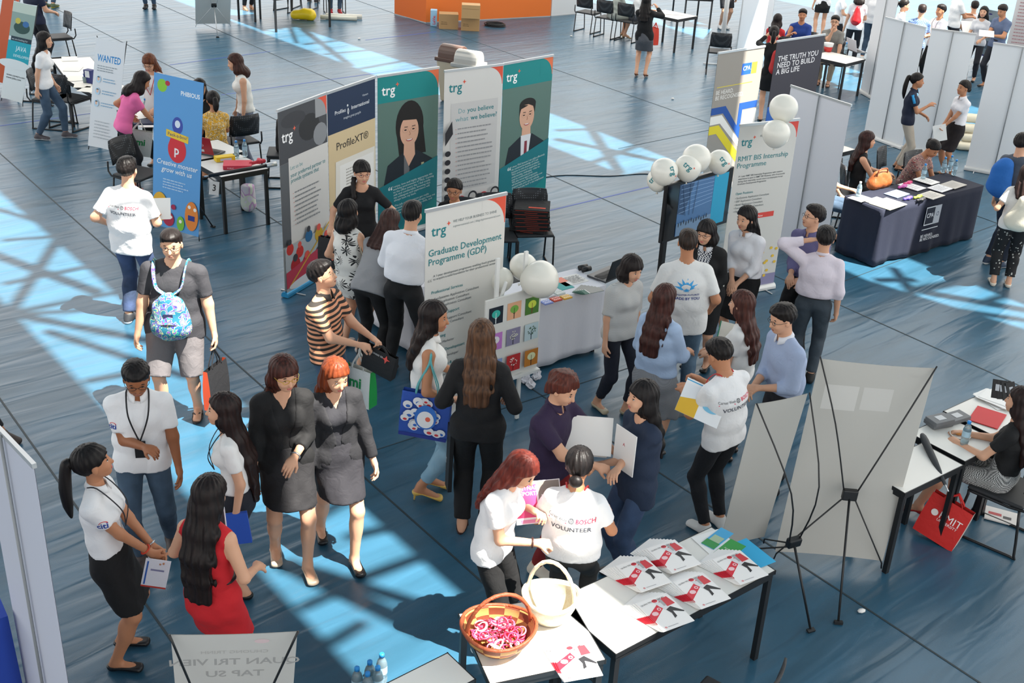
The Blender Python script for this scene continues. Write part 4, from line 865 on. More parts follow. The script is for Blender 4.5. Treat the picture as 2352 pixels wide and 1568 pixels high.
sheet('paper', 'sheet of paper held in front of the volunteer beside the monster banner', p['hand'][-1]+V3(.03, .04, .03), .21, .29, V3(1, .3, 0), V3(-.2, .8, .45), th=.002)
# --- around the left wing of the white counter
p = add('stripe', 'young man in orange and black striped polo looking up to the right', (738, 609), 1.66, 72, foot=(758, 1012), R=(.32, -.02, 1.04), L=(.36, .12, 1.06), hd=(12, -14), sex='m', hair=('short', '#0e0c0c'), top=dict(m=('#e09a74', .85, 0, 'stripes', '#2b2622', 7.), sleeve=.72, collar='#2b2622', loose=.010), bottom=dict(m=JN), shoes=('sandal', '#2a1a14'), curl=(.9, .9), glasses='#b9a080')
def trgbag(a, w_, h_): trg_logo(a, w_*.2, h_*.18, .09)
tote('black tote bag clutched by the young man in striped polo', (p['hand'][1]+p['hand'][-1])/2+V3(.03, 0, .02), .30, .22, .07, -25, '#161618', None, lambda a, w_, h_: (a.text('business to', .05, h_*.78, .03, '#d8d8d8'), a.poly([(w_*.72, h_*.95), (w_*.76, h_*.83), (w_*.86, h_*.8), (w_*.76, h_*.76), (w_*.72, h_*.62), (w_*.68, h_*.76), (w_*.6, h_*.8), (w_*.68, h_*.83)], '#e5554a')), .03, tilt=(0, 12))
tote('white and green shopping bag hanging beside the copper-haired woman', W(826, 800, .90), .27, .34, .11, -28, '#e0e1dc', '#17a04a', lambda a, w_, h_: a.text('mi', .06, h_*.52, .13, '#14904a', .03), .18)
p = add('palm', 'woman with black bob in white sleeveless dress with black palm print', (792, 468), 1.61, 152, foot=(812, 800), R=(.26, -.13, 1.16), L=(.12, .2, .95), hair=('bob', '#0c0a0b', .07), top=dict(m=('#dcdad4', .85, 0, 'palms', '#141518', 9.), sleeve=0, hem=-.05, loose=.02, name='dress_bodice'), bottom=dict(kind='skirt', m=('#dcdad4', .85, 0, 'palms', '#141518', 9.), hem=.64, up=.14, flare=.035, name='dress_skirt'), shoes=('flat', '#c8bdb4'), curl=(.6, 1.2))
tote('black tote bag with orange side on the arm of the palm-print woman', p['grip'][-1]+V3(.02, 0, 0), .30, .40, .08, -35, '#151517', orange_in, trgbag, .16)
g = p['W'](p['cur'](.05)-p['lat']*.22); t = tote('small cream shoulder bag on a long strap at the hip of the palm-print woman', g+V3(.03, -.03, .10), .19, .14, .05, -38, '#d6cdb4', None, None, .02, cat='bag', name='shoulder_bag')
m = MB(); q1 = p['W'](p['SH'][-1]+V3(0, 0, .06))-np.array(t.location); ca_, sa_ = math.cos(math.radians(-38)), math.sin(math.radians(-38)); q1 = V3(q1[0]*ca_+q1[1]*sa_, -q1[0]*sa_+q1[1]*ca_, q1[2]); P3, _ = smooth([V3(-.08, 0, .14), (V3(-.08, 0, .14)+q1)/2+V3(.0, -.03, 0), q1], [0]*3); m.tube(P3, .005, mat('#d6cdb4', .6), 5); m.build('shoulder_strap', t)
p = add('braid', 'staff woman with braid and glasses in black t-shirt behind the counter handing out a bag', (829, 374), 1.60, 12, R=(.16, -.34, 1.02), L=(.28, .36, 1.16), hd=(14, 8), hair=('braid_bang', '#0f0c0c'), top=dict(m=F('#0f0f12'), sleeve=.8, neck=.085), bottom=dict(m=BK), glasses='#8a3f3a', curl=(1.2, .8))
tote('black and orange tote bag held out by the staff woman with the braid', p['grip'][1]+V3(.02, 0, .0), .30, .36, .08, -20, '#17171a', orange_in, trgbag, .17)
tote('black tote bag in the lowered hand of the staff woman with the braid', p['grip'][-1], .28, .34, .08, -20, '#17171a', orange_in, trgbag, .05)
add('lean', 'woman in grey sweater with long brown hair bending over the white counter', (895, 492), 1.60, 158, R=(.5, -.1, .80), L=(.45, .15, .84), lean=.62, hair=('long', '#2a1a17', .34, '#4a302a'), top=dict(m=F('#8e8f92'), sleeve=1.7, loose=.012), bottom=dict(m=BK), shoes=('flat', '#1a1a1a'))
add('whiteshirt', 'man seen from behind in white long-sleeved shirt and black trousers at the counter', (953, 470), 1.72, 163, foot=(925, 868), R=(.30, -.12, 1.05), L=(.30, .17, 1.02), sex='m', hair=('crop', '#0d0b0b'), top=dict(m=F('#e6e8ee'), sleeve=1.9, hem=.088, loose=.012, collar='#e6e8ee'), bottom=dict(m=F('#0f1013'), g=.014), belt='#111111', shoes=('oxford', '#151516', '#151516'), fl=(.02, .15), fr=(.05, -.12))
add('desk', 'staff woman with dark glasses seated behind the counter banner', (1046, 416), 1.56, -8, sit=.45, R='h', L='h', hd=(0, 8), skin='m', hair=('bun', '#15100e'), top=dict(m=BK, sleeve=.7), bottom=dict(m=BK), glasses='#151515')
p = add('tote', 'woman with wavy black hair in white sleeveless blouse', (988, 700), 1.60, 98, foot=(990, 1150), R=(.20, -.19, 1.0), L='w', hd=(-14, 5), skin='m', hair=('long', '#110d0d', .34, '#2b1f1c'), top=dict(m=F('#e9e8e4'), sleeve=0, collar=True, loose=.015, hem=-.05), bottom=dict(m=('#7ea3b8', .9, 0, 'denim', '#98b8c8', 1., .3), g=.014, len=1.82), shoes=('heel', '#d9b45a'), fl=(.04, .09), fr=(-.02, -.06))
p['o']['label'] = 'woman with wavy black hair in white sleeveless blouse, light jeans and yellow heels'
def dots(a, w_, h_):
    random.seed(3); a.rect(0, 0, w_, .03, '#26348c')
    for i in range(34): x, y, r = random.uniform(.04, w_-.04), random.uniform(.06, h_-.04), random.uniform(.022, .04); a.ell(x, y, r, r*.85, '#e8e8ea', 16); a.ell(x+.004, y-r*.3, r*.5, r*.32, random.choice(['#d0353a', '#2b66c0', '#d0353a']), 10)
    a.ell(w_*.55, h_*.55, .085, .10, '#2f6fc4', 24); a.ell(w_*.55, h_*.5, .065, .07, '#ececec', 24); a.ell(w_*.6, h_*.52, .02, .02, '#e8694f', 14)
t = tote('blue, white and red patterned tote bag on the shoulder of the woman in light jeans', p['W'](p['SH'][-1])+V3(-.02, -.07, .06), .37, .37, .10, -6, '#2d55b0', None, dots, .34, '#5fb0b4', tilt=(0, 4))
p = add('blacksuit', 'woman seen from behind in black suit with long brown hair down her back', (1107, 748), 1.65, 178, foot=(1080, 1222), R=(.20, -.20, 1.02), L=(.18, .2, 1.0), hair=('long', '#33241c', .40, '#6e4c34'), top=dict(m=F('#17171a'), sleeve=0), jacket=dict(m=F('#141416'), sleeve=1.5, hem=-.10), bottom=dict(m=F('#0c0c0e'), g=.022, ga=.026, len=1.95), shoes=('sandal', '#3a2420'))
sheet('folder', 'black folder held low at the side of the woman in black suit', W(1033, 1050, .62), .12, .55, V3(.3, -1, 0), V3(.02, 0, 1), '#0d0d0f', lambda a, w_, h_: a.text('trg', .02, .2, .05, '#cfcfcf', rot=90), .03, cat='folder')
# --- the four around the near tables
p = add('purple', 'young man with auburn hair in purple polo writing on a large white folder', (1277, 852), 1.66, 58, foot=(1248, 1305), R=(.40, -.04, 1.10), L=(.42, .22, 1.08), hd=(0, 24), sex='m', hair=('wavy', '#3a1c17', 0, '#6b3426'), top=dict(m=F('#2c1d3c'), sleeve=.72, collar='#2c1d3c', v=.07, loose=.010), bottom=dict(m=F('#7c1a1c')), shoes=('sneaker', '#d6cfc0', '#e2ddd0'), curl=(.8, 1.0))
def redman(a, w_, h_, mini=False):
    a.poly([(0, h_*.30), (w_*.78, h_*.74), (w_*.78, h_*.92), (0, h_*.52)], '#d8283c'); a.poly([(0, h_*.22), (w_*.03, h_*.24), (w_*.03, h_*.54), (0, h_*.52)], '#b8182c'); a.ell(w_*.22, h_*.53, w_*.10, h_*.065, '#f0c8cc', 8); a.ring(w_*.42, h_*.62, w_*.03, w_*.06, '#f0c8cc', 10)
    a.ell(w_*.50, h_*.88, w_*.085, h_*.05, '#d83040', 14); a.poly([(w_*.44, h_*.84), (w_*.66, h_*.78), (w_*.74, h_*.62), (w_*.58, h_*.52), (w_*.48, h_*.70)], '#dcdcde'); a.poly([(w_*.60, h_*.88), (w_*.90, h_*.90), (w_*.96, h_*.64), (w_*.70, h_*.62)], '#cf3a44'); a.poly([(w_*.60, h_*.90), (w_*.70, h_*.90), (w_*.70, h_*.66), (w_*.62, h_*.66)], '#a8a8aa')
    a.poly([(w_*.58, h_*.54), (w_*.76, h_*.60), (w_*1.0, h_*.36), (w_*.98, h_*.33), (w_*.72, h_*.46), (w_*.70, h_*.28), (w_*.60, h_*.24), (w_*.64, h_*.40)], '#2a2a2e')
    a.text('QU\u1EA2N TR\u1ECA VI\u00CAN T\u1EACP S\u1EF0', w_*.05, h_*.84, .0165, '#3a3a3e', rot=5); a.ring(w_*.16, h_*.08, .004, .007, '#d8283c', 10); a.rect(w_*.22, h_*.07, w_*.55, h_*.085, '#b0b0b4')
c_ = p['hand'][-1]
sheet('folder', 'large open white folder leaf held upright by the man in purple polo', W(1352, 1000, 1.17), .33, .27, V3(1, -.05, .02), V3(.1, .55, .8), '#eceae6', cat='folder', th=.003)
sheet('booklet', 'white booklet with red figures written on by the man in purple polo', W(1345, 1032, 1.04), .31, .14, V3(1, -.1, .05), V3(.1, 1, .15), '#eceae6', lambda a, w_, h_: redman(a, w_, h_), cat='booklet')
m = MB(); 
p = vol_person('vol2', 'woman with long auburn hair in white t-shirt reading a pink magazine', (1180, 1036), 1.58, 66, False, sex='f', R=(.34, -.02, 1.05), L=(.22, .16, 1.16), lean=.18, hd=(0, 28), hair=('long', '#4a1a16', .32, '#7a3226'), bottom=dict(m=F('#0d0d0f')), curl=(.9, 1.1))
m = MB(); m.tube([p['WR'][-1]+p['HF'][-1]['t']*.031*math.cos(t)+p['HF'][-1]['n']*.027*math.sin(t)-p['HF'][-1]['f']*.03 for t in [2*math.pi*i/12 for i in range(12)]], .006, mat('#3a1c18', .5), 6, True); m.build('bead_bracelet', p['o'])
def mag(a, w_, h_):
    a.rect(w_*.02, h_*.15, w_*.48, h_*.92, '#e0457c'); a.rect(w_*.52, h_*.3, w_*.98, h_*.98, '#8a8078'); a.text('VIETNAM\nREPORTS', w_*.05, h_*.8, .035, '#f6dce6', .02); a.text('my\nahead', w_*.58, h_*.6, .04, '#f2f0ee', .02); a.rect(w_*.1, h_*.02, w_*.9, h_*.1, '#e88ab0')
sheet('magazine', 'open magazine with pink and grey pages held by the auburn-haired woman', W(1236, 1152, 1.10), .30, .27, V3(1, .15, .1), V3(-.15, .5, .85), '#f2eef0', mag, cat='magazine')
p = vol_person('vol3', 'volunteer with low black bun seen from behind sitting on the near table', (1330, 1048), 1.58, 172, True, sex='f', sit=.69, z0=0., R=(.30, -.2, 1.1), L=(.3, .2, 1.1), hd=(0, 15), skin='m', hair=('bun', '#0e0c0d', -.075), top=dict(m=WT, sleeve=.62, loose=.03, hem=.0), bottom=dict(m=F('#33312f')), lanyard='#c8282e')
p = add('navy', 'woman with long black hair in navy t-shirt and jeans, arms crossed over white papers', (1485, 884), 1.62, -62, R=(.25, .12, 1.12), L=(.27, -.12, 1.02), hd=(-5, 0), hair=('long_bang', '#0e0b0c', .40), top=dict(m=F('#1d2b42'), sleeve=.9, hem=-.17, loose=.018), bottom=dict(m=('#27364f', .9, 0, 'denim', '#3f5475', 1., .3), g=.014))
sheet('folder', 'white paper folder clasped by the woman in navy t-shirt', p['W'](p['cur'](.30)+p['fwd']*.17+p['lat']*.05), .21, .32, p['vec'](V3(-.2, 1, .0)), p['vec'](V3(-.1, .45, 1)), '#ecebe8', lambda a, w_, h_: a.text('A', w_*.4, h_*.6, .035, '#c8304a'), cat='folder', th=.006)
p = vol_person('vol4', 'volunteer man in printed white t-shirt reading a brochure beside the narrow banner', (1662, 790), 1.70, -142, True, foot=(1630, 1215), R=(.38, -.06, 1.20), L=(.36, .14, 1.16), hd=(0, 28), skin='m', hair=('short', '#100d0c'), lanyard='#c8282e', curl=(.9, .9))
def broch(a, w_, h_): a.rect(0, h_*.86, w_*.5, h_, '#f4f4f4'); a.poly([(0, 0), (w_*.45, 0), (w_*.45, h_*.55), (0, h_*.4)], '#e6b52a'); a.ell(w_*.72, h_*.45, w_*.2, h_*.14, '#7cc0e0'); a.rect(0, h_*.93, w_*.5, h_*.96, '#36a8d8')
sheet('brochure', 'open white, yellow and blue brochure read by the volunteer man', W(1613, 925, 1.20), .34, .27, V3(1, -.15, -.35), V3(.25, .55, .6), '#eef0f2', broch, cat='brochure')
# --- group by the television
p = add('greytee', 'woman with short dark hair in grey t-shirt and navy trousers standing by the counter', (1446, 588), 1.61, 38, foot=(1405, 945), R=(.05, -.22, .80), L=(.06, .2, .8), hd=(5, 18), hair=('bob_bang', '#1c1312', .03), top=dict(m=('#c3c3c1', .85, 0, 'stripes', '#aeaeac', 40.), sleeve=.85, loose=.022, hem=-.06), bottom=dict(m=F('#151a28'), len=1.78), shoes=('flat', '#b4a88e'), fl=(.14, .07), fr=(-.1, -.08))
p = add('bluebl', 'woman with long brown hair in light blue blouse and flared grey skirt', (1527, 664), 1.59, 142, R=(.3, -.14, 1.04), L=(.24, .12, 1.02), hair=('long', '#2c1915', .40, '#54302a'), top=dict(m=F('#a9bfdc'), sleeve=1.45, loose=.026, hem=-.02), bottom=dict(kind='skirt', m=('#8a8c90', .9, 0, 'check', '#77797d', 160.), hem=.46, flare=.09, ruffle=True), shoes=('flat', '#202020'), fr=(.0, -.08))
p = add('futures', 'man seen from behind in white t-shirt with blue star print and jeans', (1576, 537), 1.72, 178, foot=(1548, 925), R=(.12, -.24, .95), L=(.12, .24, .95), sex='m', skin='m', hair=('crop', '#15110f', 0, '#3a2a20'), top=dict(m=F('#dededc'), sleeve=.8, loose=.026, hem=-.16), bottom=dict(m=('#41586c', .9, 0, 'denim', '#5c7488', 1., .3), g=.018), shoes=('sneaker', '#7a2a30', '#e0dcd4'))
a_ = Art(); pts = []
for i in range(26): r = (.115 if i % 2 == 0 else .062)*(1 if i < 14 else .35); t_ = math.pi*(i/13)*1.0; pts.append((r*math.cos(t_-.0)*1.0, max(-.03, r*math.sin(t_)*.85)))
a_.poly(pts, '#3aa0dc'); pts = [(.055*(1 if i % 2 == 0 else .5)*math.cos(math.pi*i/8), .05*(1 if i % 2 == 0 else .5)*math.sin(math.pi*i/8)-.01) for i in range(9)]; a_.poly(pts, '#dededc'); a_.poly([(x*.5, y*.5-.005) for x, y in pts], '#3aa0dc')
a_.text('BRIGHTER FUTURES', 0, -.065, .026, '#2a3a88', .01, align='CENTER'); a_.text('MADE BY YOU', 0, -.105, .036, '#2a3a88', .02, align='CENTER'); p['pr']('shirt', a_, .32)
p = add('cardigan', 'woman with black bob and glasses in black cardigan over checked shirt', (1621, 510), 1.60, -24, foot=(1600, 842), R='d', L=(.2, .05, .98), hd=(-8, 8), hair=('bob_bang', '#0c0a0b', .06), top=dict(m=('#e6e6e6', .85, 0, 'check', '#1d2238', 70.), sleeve=0, collar='#cfd2d8', hem=.0), jacket=dict(m=F('#0f0f11'), sleeve=1.6, hem=-.12, name='cardigan'), bottom=dict(kind='skirt', m=BK, hem=.50), shoes=('flat', '#111111'), glasses='#3a1a1a')
p = add('whitebl', 'woman with long black hair in white blouse, hands folded, before the internship banner', (1719, 479), 1.64, -38, foot=(1682, 815), R=(.25, .0, .96), L=(.26, .06, .94), hd=(-12, 8), hair=('long', '#0a0909', .24), top=dict(m=F('#e8e7ea'), sleeve=1.4, loose=.02, hem=.05, collar=True), bottom=dict(kind='skirt', m=BK, hem=.5), shoes=('flat', '#111111'))
p = add('purpshirt', 'man with glasses in purple-grey shirt and black trousers turned left', (1873, 479), 1.72, -48, foot=(1815, 822), R=(.24, .0, 1.02), L=(.22, .1, 1.0), hd=(-25, -8), sex='m', hair=('short', '#17110f'), top=dict(m=('#5f5a84', .85, 0, 'upright', '#78739a', 40.), sleeve=1.7, loose=.012, hem=.05, collar='#5f5a84'), bottom=dict(m=F('#111114'), g=.016), shoes=('oxford', '#161616', '#161616'), glasses='#26262a')
p = add('scratch', 'man seen from behind in pale pink shirt and grey slacks scratching his head', (1899, 530), 1.70, 166, foot=(1862, 862), L=(-.02, .16, 1.58, -.1, 1, -.35), R=(.0, -.24, .84), sex='m', hair=('short', '#0e0c0c'), top=dict(m=F('#d9cfd8'), sleeve=1.8, loose=.02, hem=.088, collar='#d9cfd8'), bottom=dict(m=F('#3a444d'), g=.018), belt='#3a2a24', shoes=('oxford', '#161616', '#161616'), glasses='#222222')
p = add('notebook', 'woman with very long brown hair in white t-shirt, right of the star print shirt', (1706, 678), 1.60, -118, foot=(1668, 1045), R=(.3, -.05, 1.05), L=(.28, .1, 1.05), hair=('long', '#321c18', .42, '#5c352c'), top=dict(m=F('#e8e7e4'), sleeve=.65, loose=.018), bottom=dict(m=BK))
sheet('notebook', 'spiral notebook with cream pages in front of the brown-haired woman in white', W(1668, 768, 1.08), .15, .21, V3(.8, -.4, 0), V3(.1, .3, .9), '#e8e4d6', lambda a, w_, h_: a.rect(0, 0, .01, h_, '#2f8f6a'), cat='notebook')
p = add('blueshirt', 'man with glasses in light blue shirt and dark trousers facing left', (1801, 703), 1.71, -68, foot=(1762, 1122), R=(.30, .0, 1.02), L=(.28, .06, 1.04), hd=(0, 10), sex='m', hair=('short', '#14100f'), top=dict(m=F('#a3b2cf'), sleeve=1.45, loose=.016, hem=.05, collar='#dfe2ea'), bottom=dict(m=F('#25262c'), g=.016), shoes=('oxford', '#17171a', '#17171a'), glasses='#222222', fl=(.05, .1), fr=(-.12, -.1))
# --- right side
p = add('houndstooth', 'woman in black t-shirt and small-checked skirt with red heels seated at the right edge desk', (2356, 902), 1.60, -128, sit=.46, R=(.40, -.02, 1.14), L=(.38, .14, 1.12), hair=('long', '#170f0f', .42, '#33201c'), top=dict(m=BK, sleeve=.6), bottom=dict(kind='skirt', m=('#c9c9c7', .9, 0, 'check', '#232326', 130.)), shoes=('heel', '#b8221f'), fl=(.55, .22), fr=(.40, -.08))
for i in range(4):
    sheet('card_pack', 'black pack held by the seated woman in checked skirt, one of a fan of four', W(2290+11*i, 893+2*i, 1.14-.005*i), .08, .15, V3(1, .1*i, -.1+.08*i), V3(-.15+.1*i, .5, .85), '#101012', lambda a, w_, h_: a.rect(w_*.3, h_*.4, w_*.7, h_*.75, '#b8bcc2'), .008, cat='card', group='black packs in the hands of the seated woman in checked skirt')
p = add('drawbag', 'woman in white t-shirt and black speckled trousers with white drawstring bag at right edge', (2362, 386), 1.60, 168, foot=(2296, 655), R='d', L=(.15, .2, 1.15), hair=('long', '#1c1211', .2, '#33201c'), top=dict(m=F('#e6e2dc'), sleeve=.62, loose=.02), bottom=dict(m=('#111114', .8, 0, 'specks', '#b8b6ae', 22.), g=.025, len=1.85), shoes=('flat', '#d8cdbc'))
c_ = p['W'](p['cur'](.22)-p['fwd']*.17); blob('drawstring_bag', 'white drawstring bag on the back of the woman in speckled trousers', 'bag', [(c_+V3(0, 0, .14), c_-V3(0, 0, .08), .07, .13), (c_-V3(.06, 0, .1), c_+V3(.06, 0, -.1), .11, .11)], mat(*F('#dcd6c4')), .014, k=.08)
p = add('bluejacket', 'person in grey top with dark sneakers partly hidden by the woman with the drawstring bag', (2346, 312), 1.72, 120, foot=(2283, 610), sex='m', R='d', L='d', hair=('short', '#14100f'), top=dict(m=F('#4a525e'), sleeve=1.0, loose=.02), bottom=dict(m=F('#1d2636'), g=.02), shoes=('sneaker', '#2a3a50'))
c_ = p['W'](p['cur'](.30)-p['fwd']*.20); blob('blue_backpack', 'bright blue backpack on the person in grey top at right edge', 'backpack', [(c_+V3(0, 0, .14), c_-V3(0, 0, .14), .10, .13), (c_+V3(-.08, 0, .1), c_+V3(-.1, 0, -.12), .07, .08)], mat(*F('#1f63b0')), .016, k=.07)
Q = dict(q=.6)
add('cpa1', 'woman in black sleeveless top with long brown hair seated at the navy cloth table', (1991, 307), 1.60, 84, sit=.45, R=(.38, -.02, 1.14), L=(.4, .1, 1.12), hair=('long_bang', '#1c1110', .36, '#43241f'), top=dict(m=BK, sleeve=0), bottom=dict(m=BK), **Q)
add('cpa2', 'woman in flowered blouse with hair bun writing at the navy cloth table', (2140, 322), 1.58, 38, sit=.45, lean=.45, R=(.42, -.02, .82), L=(.45, .2, .82), hd=(0, 20), skin='m', hair=('bun', '#0f0c0c', .04), top=dict(m=('#8c6a62', .85, 0, 'blotch', ('#c9a898', '#5c4a58', '#a84a4a', '#d8c8b8', '#4a3a44'), 40.), sleeve=.6), bottom=dict(m=BK), **Q)
p = add('poloblue', 'woman with ponytail in navy polo with light blue shoulders and khaki trousers', (2106, 173), 1.62, 76, foot=(2084, 372), R=(.3, -.05, 1.22), L=(.26, .12, 1.0), skin='m', hair=('pony', '#14100f', .34), top=dict(m=F('#1a2238'), sleeve=.62, collar='#1a2238'), bottom=dict(m=F('#b9ad9e'), g=.016), **Q)
m = MB(); m.tube([p['SH'][-1]+V3(0, -.03, .035), p['SH'][-1]*.55+p['EL'][-1]*.45+V3(0, -.045, .01)], [.035, .032], mat('#2a93cc', .8), 8, flat=.6); m.build('shoulder_panel', p['o'])
p = add('skirtwoman', 'woman in white short-sleeved blouse and black pencil skirt, hands joined on papers', (2219, 190), 1.60, -72, foot=(2164, 388), R=(.28, 0, .95), L=(.30, .04, .93), skin='m', hair=('bun', '#15100e'), top=dict(m=F('#e8e6ea'), sleeve=.6, hem=.05, collar=True), bottom=dict(kind='skirt', m=F('#1c1416'), hem=.5), shoes=('flat', '#151515'), **Q)
sheet('paper', 'sheet of paper in the joined hands of the woman in pencil skirt', (p['hand'][1]+p['hand'][-1])/2+V3(0, -.03, -.05), .2, .26, V3(1, -.1, .3), V3(.2, 0, 1), th=.003)
p = add('farblack', 'woman seen from behind in black jacket and grey skirt with brown heels far back', (1484, -8), 1.62, 168, foot=(1471, 178), R=(.32, -.16, 1.45), L=(.3, .05, 1.4), hair=('long', '#120e0e', .30), top=dict(m=BK, sleeve=0), jacket=dict(m=BK, sleeve=1.85, hem=-.12), bottom=dict(kind='skirt', m=F('#56575c'), hem=.56), shoes=('heel', '#7a4a2e'), **Q)
tote('red paper carrier bag on the arm of the woman in black jacket far back', W(1507, 52, 1.02), .16, .34, .10, -60, '#d8402c', None, None, .10)
p = add('photog', 'woman seen from behind in black dress holding up a phone', (1775, 64), 1.60, 172, foot=(1757, 278), R=(.36, -.02, 1.50), L=(.36, .16, 1.50), hair=('pony', '#0f0c0c', .2), top=dict(m=BK, sleeve=1.8, hem=-.05, name='dress_bodice'), bottom=dict(kind='skirt', m=BK, hem=.55, name='dress_skirt'), shoes=('flat', '#111111'), **Q)
sheet('smartphone', 'dark phone held up by the woman in black dress', (p['hand'][1]+p['hand'][-1])/2+V3(-.02, .02, .05), .14, .075, V3(1, 0, 0), V3(0, .1, 1), '#1a1a1c', None, .01, cat='phone')
c_ = p['W'](p['cur'](.25)-p['fwd']*.18+V3(0, -.05, 0)); blob('red_backpack', 'black and red backpack on the woman in black dress', 'backpack', [(c_+V3(0, 0, .12), c_-V3(0, 0, .14), .07, .10)], mat('#b82020', .7), .016)
add('seat1', 'woman in red t-shirt seen from behind at the far desk', (1787, 36), 1.58, 160, sit=.45, R='t', L='t', hair=('bob', '#1c1110', .1), top=dict(m=F('#c4252c'), sleeve=.62), bottom=dict(m=BK), **Q)
add('seat2', 'man in blue printed t-shirt seated at the far desk', (1845, 24), 1.68, -12, sit=.45, R=(.3, -.15, 1.25), L='h', sex='m', skin='m', hair=('short', '#0d0b0b'), top=dict(m=F('#22418c'), sleeve=1.2), bottom=dict(m=JN), **Q)
p = add('seat3', 'man in grey t-shirt and beige trousers seated with a hand on his mouth', (1920, 39), 1.70, -18, sit=.45, R=(.28, .02, 1.5), L='t', sex='m', hair=('short', '#0f0c0b'), top=dict(m=F('#7d7b76'), sleeve=.75), bottom=dict(m=F('#a89884'), g=.018), shoes=('sandal', '#4a2a20'), glasses='#333333', **Q)
def back(key, label, foot, h=1.62, face=180, sex='f', top='#e4e4e6', bot=None, hair=('short', '#120e0d'), head=None, sit=None, shoes=('sneaker', '#d8d8d8'), R='w', L='d', sleeve=.62, skin='l'):
    if head is None:
        b = W(*foot); v_ = b+V3(0, 0, h)-CP; w_ = v_@_f; head = (PPX+FPX*(v_@_R)/w_, PPY-FPX*(v_@_U)/w_)
    return add(key, label, head, h, face, foot=foot, sex=sex, sit=sit, hair=hair, top=dict(m=F(top), sleeve=sleeve), bottom=bot or dict(m=JN), shoes=shoes, R=R, L=L, q=.55, skin=skin)
SH_ = dict(kind='skirt', m=BK, hem=.66)
back('b1', 'person with bare legs and white shoes standing by the white column', (1660, 66), 1.6, 20, top='#26262a', bot=dict(kind='shorts', m=F('#22242a'), len=.8, g=.03), shoes=('sneaker', '#e4e4e4'))
back('b2', 'woman in white t-shirt and short black skirt seen from behind in the far crowd', (1878, 88), 1.6, 178, bot=SH_, hair=('long', '#151010', .2))
p = back('b3', 'person in white t-shirt wearing a glossy red drawstring bag', (1948, 150), 1.6, 165, bot=dict(m=F('#14161e')), hair=('long', '#151010', .1)); c_ = p['W'](p['cur'](.28)-p['fwd']*.17)
blob('red_drawstring_bag', 'glossy red drawstring bag on a back in the far crowd', 'bag', [(c_+V3(0, 0, .14), c_-V3(0, 0, .1), .05, .12)], mat('#c01c24', .3), .016)
back('b4', 'man in white t-shirt and blue jeans at the edge of the far crowd', (1988, 140), 1.7, 150, sex='m', L=(.1, .3, .9))
back('b5', 'woman in white t-shirt with dark hair turned right in the far crowd', (1912, 132), 1.58, 80, hair=('pony', '#151010', .2), bot=dict(m=F('#14161e')))
back('b6', 'person in dark jeans beside the white columns', (1712, 60), 1.66, 10, sex='m', top='#c9c9cc', skin='m')
add('f1', 'man with dark hair in white shirt seated behind the first white banner panel', (2077, 2), 1.66, 84, R='h', L='h', sex='m', hair=('pony', '#0f0d0d', .12), top=dict(m=F('#e6e4e6'), sleeve=.62, collar=True), bottom=dict(m=BK), **Q)
add('f2', 'man in blue plaid shirt seen from behind beyond the white panels', (2120, 14), 1.66, 168, sex='m', R='w', L='w', hair=('crop', '#2a1e1a'), top=dict(m=('#3f5f9a', .85, 0, 'check', '#8fa6cc', 60.), sleeve=.7), bottom=dict(m=BK), **Q)
add('f3', 'boy with spiky black hair in white t-shirt facing left beyond the panels', (2165, 14), 1.66, -62, sex='m', R='w', L='h', skin='m', hair=('short', '#0c0a0a'), top=dict(m=WT, sleeve=.7), bottom=dict(m=BK), lanyard='#222222', **Q)
p = add('f4', 'tall person in white t-shirt holding papers beyond the panels', (2208, -28), 1.72, 100, sex='m', R=(.35, -.1, 1.1), L='h', skin='m', hair=('short', '#0c0a0a'), top=dict(m=F('#ededed'), sleeve=.7), bottom=dict(m=F('#22242c')), **Q)
sheet('paper', 'white papers held by the tall person beyond the panels', W(2222, 62, 1.1), .25, .3, V3(1, .1, 0), V3(0, .6, .6), th=.003)
add('f5', 'volunteer in white t-shirt seen from behind, seated beside the easel poster', (2241, 6), 1.62, 172, sit=.55, sex='m', R='w', L='w', hair=('short', '#0c0a0a'), top=dict(m=F('#dcdce0'), sleeve=.7), bottom=dict(m=F('#22242c')), **Q)
add('f6', 'woman with black hair in white top right of the seated volunteer', (2262, 18), 1.56, -30, R='w', L='w', hair=('long', '#0c0a0a', .2), top=dict(m=F('#d4d4d8'), sleeve=.7), bottom=dict(m=F('#22242c')), **Q)
p = add('f7', 'man in grey-blue v-neck t-shirt reading a booklet at the top right', (2310, 12), 1.72, -58, sex='m', R=(.36, 0, 1.14), L=(.34, .1, 1.12), hd=(0, 22), skin='m', hair=('short', '#17110f'), top=dict(m=F('#5b6884'), sleeve=.65, v=.08), bottom=dict(m=F('#22242c')), **Q)
sheet('booklet', 'open white booklet read by the man in grey-blue t-shirt', p['hand'][1]+V3(-.03, -.02, .05), .3, .2, V3(1, -.2, 0), V3(.1, .7, .4), th=.003, cat='booklet')
add('hid', 'seated person half hidden behind the white banner beside the navy table', (1905, 330), 1.6, 80, sit=.45, R=(.42, -.05, 1.1), L='t', hair=('long', '#151010', .2), top=dict(m=F('#3a4048'), sleeve=.7), bottom=dict(m=JN), **Q)
